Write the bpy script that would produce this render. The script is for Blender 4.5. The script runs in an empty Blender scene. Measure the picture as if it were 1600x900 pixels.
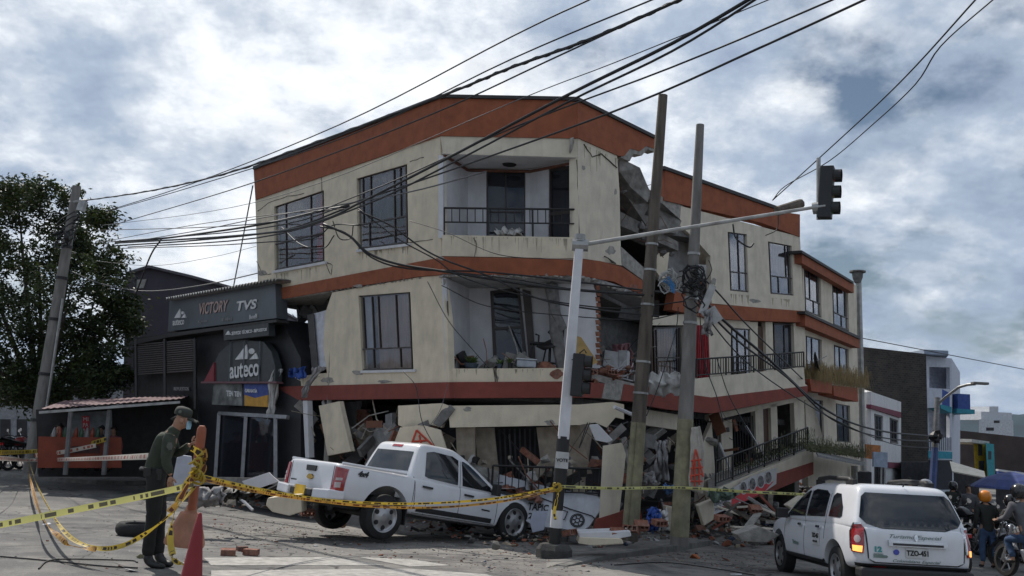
import bpy, bmesh, math, random
from mathutils import Vector as V, Matrix, noise
from mathutils.geometry import tessellate_polygon
from mathutils.bvhtree import BVHTree
random.seed(7)
SC = bpy.context.scene
COL = SC.collection
# ---------------------------------------------------------------- camera, sky, sun, exposure
FPX = 1400.0; PITCH = math.atan(226/1400); ROLL = .055; CZ = 1.3
cam = bpy.data.cameras.new('camera'); camo = bpy.data.objects.new('camera', cam); COL.objects.link(camo)
CM = Matrix.Rotation(math.pi/2+PITCH, 3, 'X') @ Matrix.Rotation(ROLL, 3, 'Z')
camo.matrix_world = Matrix.Translation((0, 0, CZ)) @ CM.to_4x4()
cam.sensor_width = 36; cam.lens = 36*FPX/1600; cam.clip_end = 6000; cam.clip_start = .05
SC.camera = camo
SC.view_settings.view_transform = 'Standard'; SC.view_settings.look = 'None'
SC.view_settings.exposure = 0.08; SC.view_settings.gamma = 1
SUN_EL = math.radians(50); SUN_AZ = math.radians(-38)      # azimuth measured from +Y towards +X
sdir = V((math.sin(SUN_AZ)*math.cos(SUN_EL), math.cos(SUN_AZ)*math.cos(SUN_EL), math.sin(SUN_EL)))
sl = bpy.data.lights.new('sun', 'SUN'); sl.energy = 4.2; sl.angle = math.radians(.6); sl.color = (1, .94, .86)
so = bpy.data.objects.new('sun', sl); COL.objects.link(so)
so.rotation_euler = sdir.to_track_quat('Z', 'Y').to_euler()
W = bpy.data.worlds.new('World'); SC.world = W; W.use_nodes = True
nt = W.node_tree; nt.nodes.clear()
def N(nt, t, **k):
    n = nt.nodes.new(t)
    for a, b in k.items():
        if a.startswith('i_'):
            n.inputs[a[2:].replace('_', ' ')].default_value = b
        else: setattr(n, a, b)
    return n
def build_sky():
    L = nt.links.new
    sky = N(nt, 'ShaderNodeTexSky', sky_type='NISHITA', sun_disc=False, sun_elevation=SUN_EL, sun_rotation=SUN_AZ)
    sky.air_density = 1.2; sky.dust_density = 1.0
    tc = N(nt, 'ShaderNodeTexCoord')
    sep = N(nt, 'ShaderNodeSeparateXYZ'); L(tc.outputs['Generated'], sep.inputs[0])
    # project direction on a flat cloud layer
    zc = N(nt, 'ShaderNodeMath', operation='ADD'); zc.inputs[1].default_value = .38
    L(sep.outputs['Z'], zc.inputs[0])
    mx = N(nt, 'ShaderNodeMath', operation='MAXIMUM'); mx.inputs[1].default_value = .03; L(zc.outputs[0], mx.inputs[0])
    dx = N(nt, 'ShaderNodeMath', operation='DIVIDE'); dy = N(nt, 'ShaderNodeMath', operation='DIVIDE')
    L(sep.outputs['X'], dx.inputs[0]); L(mx.outputs[0], dx.inputs[1]); L(sep.outputs['Y'], dy.inputs[0]); L(mx.outputs[0], dy.inputs[1])
    cmb = N(nt, 'ShaderNodeCombineXYZ'); L(dx.outputs[0], cmb.inputs[0]); L(dy.outputs[0], cmb.inputs[1])
    def noi(scale, detail, rough, off, dist=0.0):
        m = N(nt, 'ShaderNodeMapping'); m.inputs['Location'].default_value = off; L(cmb.outputs[0], m.inputs[0])
        n = N(nt, 'ShaderNodeTexNoise'); n.inputs['Scale'].default_value = scale; n.inputs['Detail'].default_value = detail
        n.inputs['Roughness'].default_value = rough; n.inputs['Distortion'].default_value = dist; L(m.outputs[0], n.inputs[0]); return n.outputs[0]
    def ramp(src, stops):
        r = N(nt, 'ShaderNodeValToRGB'); L(src, r.inputs[0]); e = r.color_ramp.elements
        while len(e) < len(stops): e.new(.5)
        for el, (p, c) in zip(e, stops): el.position = p; el.color = (*c, 1) if len(c) == 3 else c
        return r.outputs[0]
    # closeness to a bright area set in the clouds, off the sun direction
    dot = N(nt, 'ShaderNodeVectorMath', operation='DOT_PRODUCT'); L(tc.outputs['Generated'], dot.inputs[0])
    dot.inputs[1].default_value = V((-.22, .9, .36)).normalized()
    glow = ramp(dot.outputs['Value'], [(0, (0,)*3), (.84, (0.02,)*3), (.93, (.4,)*3), (.985, (1,)*3)])
    cov = noi(3.4, 11, .58, (3.1, 1.7, 0), .0)
    # more cloud near the glow, more blue on the sides
    a = N(nt, 'ShaderNodeMath', operation='MULTIPLY_ADD'); L(glow, a.inputs[0]); a.inputs[1].default_value = .14; L(cov, a.inputs[2])
    covr = ramp(a.outputs[0], [(.38, (0,)*3), (.48, (.75,)*3), (.58, (1,)*3)])
    det = noi(6.0, 12, .62, (7, 2, 1), .0)
    b = N(nt, 'ShaderNodeMath', operation='MULTIPLY_ADD'); L(glow, b.inputs[0]); b.inputs[1].default_value = .125; L(det, b.inputs[2])
    def patch(src, px, py, inner, outer, amt):      # a darker cloud mass in one direction of the sky
        d_ = N(nt, 'ShaderNodeVectorMath', operation='DOT_PRODUCT'); wv = N(nt, 'ShaderNodeVectorMath', operation='MULTIPLY_ADD'); n_ = N(nt, 'ShaderNodeTexNoise'); n_.inputs['Scale'].default_value = 6; n_.inputs['Detail'].default_value = 8
        L(tc.outputs['Generated'], n_.inputs[0]); L(n_.outputs[1], wv.inputs[0]); wv.inputs[1].default_value = (.22, .22, .22); L(tc.outputs['Generated'], wv.inputs[2])
        v_ = V((px-800, 0, 0)); dd = (CM @ V(((px-800)/FPX, -(py-450)/FPX, -1))).normalized()+V((.11, .11, .11)); d_.inputs[1].default_value = dd.normalized(); nn_ = N(nt, 'ShaderNodeVectorMath', operation='NORMALIZE'); L(wv.outputs[0], nn_.inputs[0]); L(nn_.outputs[0], d_.inputs[0])
        r_ = N(nt, 'ShaderNodeMapRange'); r_.inputs[1].default_value = math.cos(math.radians(outer)); r_.inputs[2].default_value = math.cos(math.radians(inner)); r_.inputs[3].default_value = 0; r_.inputs[4].default_value = -amt; L(d_.outputs['Value'], r_.inputs[0])
        m_ = N(nt, 'ShaderNodeMath', operation='ADD'); L(src, m_.inputs[0]); L(r_.outputs[0], m_.inputs[1]); return m_
    b = patch(b.outputs[0], 60, 150, 2, 9, .13); b = patch(b.outputs[0], 1120, 200, 2, 7, .05); b = patch(b.outputs[0], 1540, 300, 3, 9, .06)
    shade = ramp(b.outputs[0], [(.30, (.32, .39, .52)), (.44, (.42, .50, .62)), (.54, (.60, .66, .75)), (.64, (.86, .90, .95)), (.76, (1.02, 1.03, 1.04))])
    skys = N(nt, 'ShaderNodeVectorMath', operation='SCALE'); skys.inputs['Scale'].default_value = .055; L(sky.outputs[0], skys.inputs[0])
    bl0 = N(nt, 'ShaderNodeMix', data_type='RGBA'); L(covr, bl0.inputs[0]); L(skys.outputs[0], bl0.inputs[6]); L(shade, bl0.inputs[7])
    hz = N(nt, 'ShaderNodeMapRange'); hz.inputs[1].default_value = .0; hz.inputs[2].default_value = .16; hz.inputs[3].default_value = .85; hz.inputs[4].default_value = 0; L(sep.outputs['Z'], hz.inputs[0])
    bl = N(nt, 'ShaderNodeMix', data_type='RGBA'); L(hz.outputs[0], bl.inputs[0]); L(bl0.outputs[2], bl.inputs[6]); bl.inputs[7].default_value = (.34, .42, .54, 1)
    ten = N(nt, 'ShaderNodeVectorMath', operation='SCALE'); ten.inputs['Scale'].default_value = 10.5; L(bl.outputs[2], ten.inputs[0])
    bg = N(nt, 'ShaderNodeBackground'); bg.inputs[1].default_value = .1; L(ten.outputs[0], bg.inputs[0])
    out = N(nt, 'ShaderNodeOutputWorld'); L(bg.outputs[0], out.inputs[0])
build_sky()
# ---------------------------------------------------------------- projection helpers (pixel of the photo -> point at a real distance)
CP = V((0, 0, CZ))
def ray(px, py): return CM @ V(((px-800)/FPX, -(py-450)/FPX, -1))
def at(px, py, y): d = ray(px, py); return CP + d*(y/d.y)
def atz(px, py, z): d = ray(px, py); return CP + d*((z-CZ)/d.z)
def gz(x, y):
    y2 = max(-5, min(y, 22)); x2 = max(0, min(x, 10)); return -(.045*y2+.015*x2)
def G(px, py, dz=0):
    d = ray(px, py); lo, hi = 1., 300.
    for _ in range(50):
        m = (lo+hi)/2; p = CP+d*(m/d.y)
        if p.z > gz(p.x, p.y)+dz: lo = m
        else: hi = m
    return CP+d*(lo/d.y)
# ---------------------------------------------------------------- materials
MAT = {}
def mat(name, col, rough=.8, metal=0, nscale=6, namt=.25, bump=0., bscale=40, dirt=0., dirtcol=(.06, .05, .045), emit=None, spec=.5, coat=0, stretch=(1, 1, 1), trans=0, alpha=1, sheen=0):
    if name in MAT: return MAT[name]
    m = bpy.data.materials.new(name); m.use_nodes = True; t = m.node_tree; L = t.links.new
    p = t.nodes['Principled BSDF']; p.inputs['Roughness'].default_value = rough; p.inputs['Metallic'].default_value = metal
    p.inputs['Specular IOR Level'].default_value = spec; p.inputs['Coat Weight'].default_value = coat
    p.inputs['Transmission Weight'].default_value = trans; p.inputs['Alpha'].default_value = alpha; p.inputs['Sheen Weight'].default_value = sheen
    tc = N(t, 'ShaderNodeTexCoord'); mp = N(t, 'ShaderNodeMapping'); mp.inputs['Scale'].default_value = stretch; L(tc.outputs['Object'], mp.inputs[0])
    n1 = N(t, 'ShaderNodeTexNoise'); n1.inputs['Scale'].default_value = nscale; n1.inputs['Detail'].default_value = 7; L(mp.outputs[0], n1.inputs[0])
    mr = N(t, 'ShaderNodeMapRange'); mr.inputs[1].default_value = .3; mr.inputs[2].default_value = .7
    mr.inputs[3].default_value = 1-namt; mr.inputs[4].default_value = 1+namt*.6; L(n1.outputs[0], mr.inputs[0])
    sc = N(t, 'ShaderNodeVectorMath', operation='SCALE'); sc.inputs[0].default_value = col; L(mr.outputs[0], sc.inputs['Scale'])
    last = sc.outputs[0]
    if dirt:
        n2 = N(t, 'ShaderNodeTexNoise'); n2.inputs['Scale'].default_value = 1.6; n2.inputs['Detail'].default_value = 10; n2.inputs['Roughness'].default_value = .7
        mp2 = N(t, 'ShaderNodeMapping'); mp2.inputs['Scale'].default_value = (2.2, 2.2, .55); L(tc.outputs['Object'], mp2.inputs[0]); L(mp2.outputs[0], n2.inputs[0])
        r2 = N(t, 'ShaderNodeMapRange'); r2.inputs[1].default_value = .48; r2.inputs[2].default_value = .8; r2.inputs[4].default_value = dirt; L(n2.outputs[0], r2.inputs[0])
        mx = N(t, 'ShaderNodeMix', data_type='RGBA'); L(r2.outputs[0], mx.inputs[0]); L(last, mx.inputs[6]); mx.inputs[7].default_value = (*dirtcol, 1); last = mx.outputs[2]
    L(last, p.inputs['Base Color'])
    if bump:
        n3 = N(t, 'ShaderNodeTexNoise'); n3.inputs['Scale'].default_value = bscale; n3.inputs['Detail'].default_value = 6; L(tc.outputs['Object'], n3.inputs[0])
        b = N(t, 'ShaderNodeBump'); b.inputs['Strength'].default_value = bump; b.inputs['Distance'].default_value = .02; L(n3.outputs[0], b.inputs['Height']); L(b.outputs[0], p.inputs['Normal'])
    if emit: p.inputs['Emission Color'].default_value = (*emit[:3], 1); p.inputs['Emission Strength'].default_value = emit[3]
    MAT[name] = m; return m
def glassmat(name, tint=(.93, .94, .95), refl=.35, rough=.03, body=(.02, .022, .03), opac=.12):
    if name in MAT: return MAT[name]
    m = bpy.data.materials.new(name); m.use_nodes = True; t = m.node_tree; L = t.links.new; t.nodes.clear()
    o = N(t, 'ShaderNodeOutputMaterial'); tr = N(t, 'ShaderNodeBsdfTransparent'); tr.inputs[0].default_value = (*tint, 1)
    df = N(t, 'ShaderNodeBsdfDiffuse'); df.inputs[0].default_value = (*body, 1)
    gl = N(t, 'ShaderNodeBsdfGlossy'); gl.inputs['Roughness'].default_value = rough; gl.inputs[0].default_value = (.9, .92, .98, 1)
    tc = N(t, 'ShaderNodeTexCoord'); n3 = N(t, 'ShaderNodeTexNoise'); n3.inputs['Scale'].default_value = .9; L(tc.outputs['Object'], n3.inputs[0])
    b = N(t, 'ShaderNodeBump'); b.inputs['Strength'].default_value = .12; b.inputs['Distance'].default_value = .06; L(n3.outputs[0], b.inputs['Height']); L(b.outputs[0], gl.inputs['Normal'])
    m1 = N(t, 'ShaderNodeMixShader'); m1.inputs[0].default_value = opac; L(tr.outputs[0], m1.inputs[1]); L(df.outputs[0], m1.inputs[2])
    fw_ = N(t, 'ShaderNodeLayerWeight'); fr = N(t, 'ShaderNodeMath', operation='POWER'); L(fw_.outputs['Facing'], fr.inputs[0]); fr.inputs[1].default_value = 3.0
    mr = N(t, 'ShaderNodeMath', operation='MULTIPLY_ADD'); L(fr.outputs[0], mr.inputs[0]); mr.inputs[1].default_value = .2; mr.inputs[2].default_value = .03+refl*.3
    m2 = N(t, 'ShaderNodeMixShader'); L(mr.outputs[0], m2.inputs[0]); L(m1.outputs[0], m2.inputs[1]); L(gl.outputs[0], m2.inputs[2]); L(m2.outputs[0], o.inputs[0])
    MAT[name] = m; return m
cream = mat('cream_render', (.66, .58, .445), .9, nscale=3, namt=.12, bump=.25, bscale=50, dirt=.34, dirtcol=(.20, .17, .13))
cream2 = mat('cream_render_right', (.63, .57, .46), .9, nscale=3, namt=.12, bump=.25, bscale=50, dirt=.38, dirtcol=(.2, .18, .15))
orange = mat('orange_paint', (.28, .083, .036), .85, nscale=4, namt=.22, bump=.15, dirt=.45, dirtcol=(.14, .05, .03))
redband = mat('dark_red_paint', (.215, .052, .038), .85, nscale=4, namt=.15, bump=.1, dirt=.25, dirtcol=(.10, .05, .04))
white = mat('white_render', (.60, .60, .62), .9, nscale=3, namt=.10, dirt=.3, dirtcol=(.25, .23, .21))
conc = mat('raw_concrete', (.30, .285, .26), .95, nscale=8, namt=.35, bump=.6, bscale=25)
concd = mat('dark_concrete', (.16, .155, .15), .95, nscale=8, namt=.35, bump=.6, bscale=25)
blackmetal = mat('dark_metal', (.022, .021, .021), .5, metal=.3, namt=.3)
frame_m = mat('window_frame_paint', (.032, .022, .018), .45, namt=.2)
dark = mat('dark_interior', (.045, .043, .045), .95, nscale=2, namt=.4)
tile = mat('roof_edge_metal', (.035, .033, .032), .6, metal=.2, namt=.3)
pane_m = glassmat('window_glass', refl=.10)
pane_d = glassmat('dark_window_glass', refl=.05, opac=.5)
pane_sky = glassmat('reflecting_window_glass', refl=.5, opac=.25)
brick = mat('clay_brick', (.235, .095, .06), .9, nscale=14, namt=.5, dirt=.5, dirtcol=(.3, .27, .24), bump=.4)
galv = mat('galvanised_steel', (.36, .36, .35), .45, metal=.6, nscale=5, namt=.3, dirt=.4)
cable_m = mat('black_cable', (.012, .012, .013), .55, namt=.2)
cableg = mat('grey_cable', (.10, .10, .105), .6, namt=.2)
# ---------------------------------------------------------------- mesh builder
WM = {}
class MB:
    def __init__(s): s.v = []; s.f = []; s.mi = []; s.m = 0; s.uv = None
    def add(s, vs, fs):
        o = len(s.v); s.v += [V(a) for a in vs]
        for f in fs: s.f.append([o+i for i in f]); s.mi.append(s.m)
        return s
    def box(s, c, sz, rot=None):
        c = V(c); h = V(sz)/2; R = rot if rot is not None else Matrix.Identity(3)
        p = [c + R @ V((x*h.x, y*h.y, z*h.z)) for x in (-1, 1) for y in (-1, 1) for z in (-1, 1)]
        return s.add(p, [(0, 1, 3, 2), (4, 6, 7, 5), (0, 4, 5, 1), (2, 3, 7, 6), (0, 2, 6, 4), (1, 5, 7, 3)])
    def hexa(s, a, b):       # two quads, 4 points each, same order
        return s.add(list(a)+list(b), [(3, 2, 1, 0), (4, 5, 6, 7), (0, 1, 5, 4), (1, 2, 6, 5), (2, 3, 7, 6), (3, 0, 4, 7)])
    def loops(s, loops, d):  # polygon with holes (3D loops) extruded by vector d
        loops = [[V(p) for p in l] for l in loops]; d = V(d)
        flat = [p for l in loops for p in l]
        nrm = V((0, 0, 0)); l = loops[0]
        for i in range(len(l)): nrm += l[i].cross(l[(i+1) % len(l)])
        tris = tessellate_polygon(loops); n = len(flat); o = len(s.v); s.v += flat + [p+d for p in flat]
        for t in tris:
            a, b, c = t; tn = (flat[b]-flat[a]).cross(flat[c]-flat[a])
            if tn.dot(d) > 0: a, c = c, a
            s.f.append([o+a, o+b, o+c]); s.mi.append(s.m); s.f.append([o+n+c, o+n+b, o+n+a]); s.mi.append(s.m)
        k = 0
        for l in loops:
            for i in range(len(l)):
                a = k+i; b = k+(i+1) % len(l); s.f.append([o+a, o+b, o+n+b, o+n+a]); s.mi.append(s.m)
            k += len(l)
        return s
    def tube(s, pts, r, n=8, cap=True, r2=None):
        pts = [V(p) for p in pts]; k = len(pts); o = len(s.v)
        rs = r if isinstance(r, (list, tuple)) else ([r+(r2-r)*i/(k-1) for i in range(k)] if r2 is not None else [r]*k)
        t0 = (pts[1]-pts[0]).normalized(); a = t0.orthogonal().normalized()
        for i, p in enumerate(pts):
            t = (pts[min(i+1, k-1)]-pts[max(i-1, 0)]).normalized(); a = (a-t*a.dot(t)).normalized(); b = t.cross(a)
            for j in range(n):
                w = 2*math.pi*j/n; s.v.append(p+(a*math.cos(w)+b*math.sin(w))*rs[i])
        for i in range(k-1):
            for j in range(n):
                q = (j+1) % n; s.f.append([o+i*n+j, o+i*n+q, o+(i+1)*n+q, o+(i+1)*n+j]); s.mi.append(s.m)
        if cap:
            s.f.append([o+j for j in range(n)][::-1]); s.f.append([o+(k-1)*n+j for j in range(n)]); s.mi += [s.m]*2
        return s
    def lathe(s, prof, c=(0, 0, 0), n=24, R=None, cap=True):   # prof of (r, z) along local z
        o = len(s.v); c = V(c); R = R or Matrix.Identity(3)
        for r, z in prof:
            for j in range(n):
                w = 2*math.pi*j/n; s.v.append(c+R @ V((r*math.cos(w), r*math.sin(w), z)))
        for i in range(len(prof)-1):
            for j in range(n):
                q = (j+1) % n; s.f.append([o+i*n+j, o+i*n+q, o+(i+1)*n+q, o+(i+1)*n+j]); s.mi.append(s.m)
        if cap:
            s.f.append([o+j for j in range(n)][::-1]); s.f.append([o+(len(prof)-1)*n+j for j in range(n)]); s.mi += [s.m]*2
        return s
    def grid(s, rows):
        o = len(s.v); n = len(rows[0])
        for r in rows: s.v += [V(p) for p in r]
        for i in range(len(rows)-1):
            for j in range(n-1): s.f.append([o+i*n+j, o+i*n+j+1, o+(i+1)*n+j+1, o+(i+1)*n+j]); s.mi.append(s.m)
        return s
    def rock(s, c, r, sq=(1, 1, 1), seed=0, rot=None):
        rnd = random.Random(seed); c = V(c); R = rot or Matrix.Rotation(rnd.uniform(0, 6), 3, 'Z') @ Matrix.Rotation(rnd.uniform(-.6, .6), 3, 'X')
        bm = bmesh.new()
        for _ in range(13):
            d = V((rnd.uniform(-1, 1), rnd.uniform(-1, 1), rnd.uniform(-1, 1)))
            m = max(abs(d.x), abs(d.y), abs(d.z)); d = d/m*rnd.uniform(.75, 1)
            bm.verts.new(c+R @ V((d.x*r*sq[0], d.y*r*sq[1], d.z*r*sq[2])))
        h = bmesh.ops.convex_hull(bm, input=bm.verts)
        bmesh.ops.delete(bm, geom=[g for g in h['geom_interior'] if isinstance(g, bmesh.types.BMVert)], context='VERTS')
        bm.verts.index_update(); o = len(s.v); s.v += [v.co.copy() for v in bm.verts]
        for f in bm.faces: s.f.append([o+v.index for v in f.verts]); s.mi.append(s.m)
        bm.free(); return s
def mesh_of(name, mb, mats, inv=None, smooth=False, fixn=False):
    me = bpy.data.meshes.new(name)
    vs = [inv @ v for v in mb.v] if inv is not None else mb.v
    me.from_pydata([tuple(v) for v in vs], [], mb.f); me.update()
    for m in (mats if isinstance(mats, (list, tuple)) else [mats]): me.materials.append(m)
    if any(mb.mi): me.polygons.foreach_set('material_index', mb.mi)
    bm = bmesh.new(); bm.from_mesh(me); bmesh.ops.recalc_face_normals(bm, faces=bm.faces); bm.to_mesh(me); bm.free()
    if smooth:
        me.polygons.foreach_set('use_smooth', [True]*len(me.polygons))
        if smooth is not True: me.set_sharp_from_angle(angle=math.radians(smooth))
    if mb.uv:
        uvl = me.uv_layers.new(name='UVMap')
        for lp in me.loops: uvl.data[lp.index].uv = mb.uv[lp.vertex_index]
    return me
def root(name, loc, label, cat, group=None, rot=None):
    o = bpy.data.objects.new(name, None); COL.objects.link(o); o.empty_display_size = .3
    M = Matrix.Translation(V(loc)) @ (rot.to_4x4() if rot is not None else Matrix.Identity(4))
    o.matrix_world = M; WM[o.name] = M; tag(o, label, cat, group); return o
def tag(o, label=None, cat=None, group=None, kind=None):
    if label: o['label'] = label
    if cat: o['category'] = cat
    if group: o['group'] = group
    if kind: o['kind'] = kind
    return o
def part(name, mb, mats, parent, label=None, local=False, smooth=False, bevel=0):
    M = WM[parent.name]; me = mesh_of(name, mb, mats, None if local else M.inverted(), smooth)
    o = bpy.data.objects.new(name, me); COL.objects.link(o); o.parent = parent; WM[o.name] = M
    if label: o['label'] = label
    if bevel:
        b = o.modifiers.new('bevel', 'BEVEL'); b.width = bevel; b.segments = 2; b.limit_method = 'ANGLE'
    return o
def single(name, mb, mats, label=None, cat=None, group=None, kind=None, smooth=False, bevel=0, origin=None):
    if origin is None:
        n = len(mb.v); origin = V((sum(v.x for v in mb.v)/n, sum(v.y for v in mb.v)/n, min(v.z for v in mb.v)))
    M = Matrix.Translation(origin); me = mesh_of(name, mb, mats, M.inverted(), smooth)
    o = bpy.data.objects.new(name, me); COL.objects.link(o); o.matrix_world = M; WM[o.name] = M
    tag(o, label, cat, group, kind)
    if bevel:
        b = o.modifiers.new('bevel', 'BEVEL'); b.width = bevel; b.segments = 2; b.limit_method = 'ANGLE'
    return o
class Fac:
    """A facade plane through three real points; at(px,py,off) gives the point of that plane seen at a photo pixel."""
    def __init__(s, a, b, c):
        s.p = V(a); n = (V(b)-V(a)).cross(V(c)-V(a)).normalized()
        if n.dot(CP-s.p) < 0: n = -n
        s.n = n; s.h = (V(b)-V(a)).normalized()
    def at(s, px, py, off=0):
        d = ray(px, py); q = s.p+s.n*off; return CP + d*((q-CP).dot(s.n)/d.dot(s.n))
    def loop(s, pts, off=0): return [s.at(x, y, off) for x, y in pts]
def wall(mb, F, outer, holes=(), off=0, th=.16):
    return mb.loops([F.loop(outer, off)]+[F.loop(h, off) for h in holes], -F.n*th)
def rect(x0, y0, x1, y1): return [(x0, y0), (x1, y0), (x1, y1), (x0, y1)]
def bil(Q, u, v): return (Q[0]*(1-u)+Q[1]*u)*(1-v)+(Q[3]*(1-u)+Q[2]*u)*v
def qbox(mb, Q, n, u0, u1, v0, v1, d0, d1):
    a = [bil(Q, u0, v0), bil(Q, u1, v0), bil(Q, u1, v1), bil(Q, u0, v1)]
    return mb.hexa([p+n*d0 for p in a], [p+n*d1 for p in a])
def window(F, quad, cols, rows, parent, pane=None, off=-.06, fw=.036, name='window', low=None, curtain=None, fm=None):
    """framed window: cols/rows = inner bar positions (fractions); low = bar positions below the last row"""
    Q = F.loop(quad, off); n = F.n; w = (Q[1]-Q[0]).length; h = (Q[3]-Q[0]).length; fu = fw/w; fv = fw/h
    m = MB(); qbox(m, Q, n, 0, 1, 0, fv, -.03, .03); qbox(m, Q, n, 0, 1, 1-fv, 1, -.03, .03)
    qbox(m, Q, n, 0, fu, fv, 1-fv, -.03, .03); qbox(m, Q, n, 1-fu, 1, fv, 1-fv, -.03, .03)
    vb = [fv]+list(rows)+[1-fv]
    for r in rows: qbox(m, Q, n, fu, 1-fu, r-fv*.45, r+fv*.45, -.026, .026)
    for i in range(len(vb)-1):
        for c in (cols if (low is None or i < len(vb)-2) else low): qbox(m, Q, n, c-fu*.4, c+fu*.4, vb[i]+fv*.45, vb[i+1]-fv*.45, -.022, .022)
    f = part(name, m, fm or frame_m, parent)
    g = MB(); qbox(g, Q, n, fu*.5, 1-fu*.5, fv*.5, 1-fv*.5, -.008, -.004); part('pane', g, pane or pane_m, f)
    if curtain:
        for (u0, u1, v0, v1, cm) in curtain:
            c = MB(); rows_ = []
            for j in range(2):
                rows_.append([bil(Q, u0+(u1-u0)*i/30, v0 if j == 0 else v1)-n*(.14+.03*math.sin(i*1.7+u0*9)) for i in range(31)])
            c.grid(rows_); part('curtain', c, mat(*cm) if isinstance(cm, tuple) else cm, f, smooth=True)
    return f
def railing(pa, pb, h, nb, parent, mats=None, name='railing', r=.014, posts=2, lean=(0, 0, 0), half=None):
    pa = V(pa); pb = V(pb); up = V((0, 0, 1)); m = MB()
    up = (up+V(lean))
    def bar(a, b, w=.018): m.tube([a, b], w, 5)
    bar(pa+up*h, pb+up*h, .024)
    lo = .12 if half is None else half
    bar(pa+up*(h*lo), pb+up*(h*lo))
    for i in range(nb+1):
        p = pa.lerp(pb, i/nb); bar(p+up*h*lo, p+up*h, .012)
    for i in range(posts):
        p = pa.lerp(pb, i/(posts-1)); bar(p, p+up*h, .024)
    return part(name, m, mats or blackmetal, parent)
def text_mb(s, size=1, ext=.01, shear=0, bold=0):
    cu = bpy.data.curves.new('t', 'FONT'); cu.body = s; cu.size = size; cu.extrude = ext; cu.shear = shear; cu.offset = bold; cu.align_x = 'CENTER'; cu.align_y = 'CENTER'; cu.resolution_u = 3
    o = bpy.data.objects.new('t', cu); COL.objects.link(o); dg = bpy.context.evaluated_depsgraph_get(); dg.update()
    me = bpy.data.meshes.new_from_object(o.evaluated_get(dg)); mb = MB(); mb.add([v.co.copy() for v in me.vertices], [list(p.vertices) for p in me.polygons])
    bpy.data.objects.remove(o); bpy.data.curves.remove(cu); bpy.data.meshes.remove(me)
    xs = [v.x for v in mb.v]; ys = [v.y for v in mb.v]
    cx = (min(xs)+max(xs))/2; cy = (min(ys)+max(ys))/2
    for v in mb.v: v.x -= cx; v.y -= cy
    mb.w = max(xs)-min(xs); mb.h = max(ys)-min(ys); return mb
def text_on(F, quad, s, m, parent, off=.02, ext=.008, shear=0, bold=0, name='lettering'):
    """writing fitted to a pixel quad on a facade plane"""
    Q = F.loop(quad, off); t = text_mb(s, 1, 1, shear, bold)
    nrm = F.n
    vs = []
    for v in t.v:
        u = v.x/t.w+.5; w = .5-v.y/t.h; vs.append(bil(Q, u, w)+nrm*(ext*(v.z+1)*.5))
    t.v = vs; return part(name, t, m, parent)
def smooth_noise(p, s=1.): return noise.noise(V(p)*s)
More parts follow.
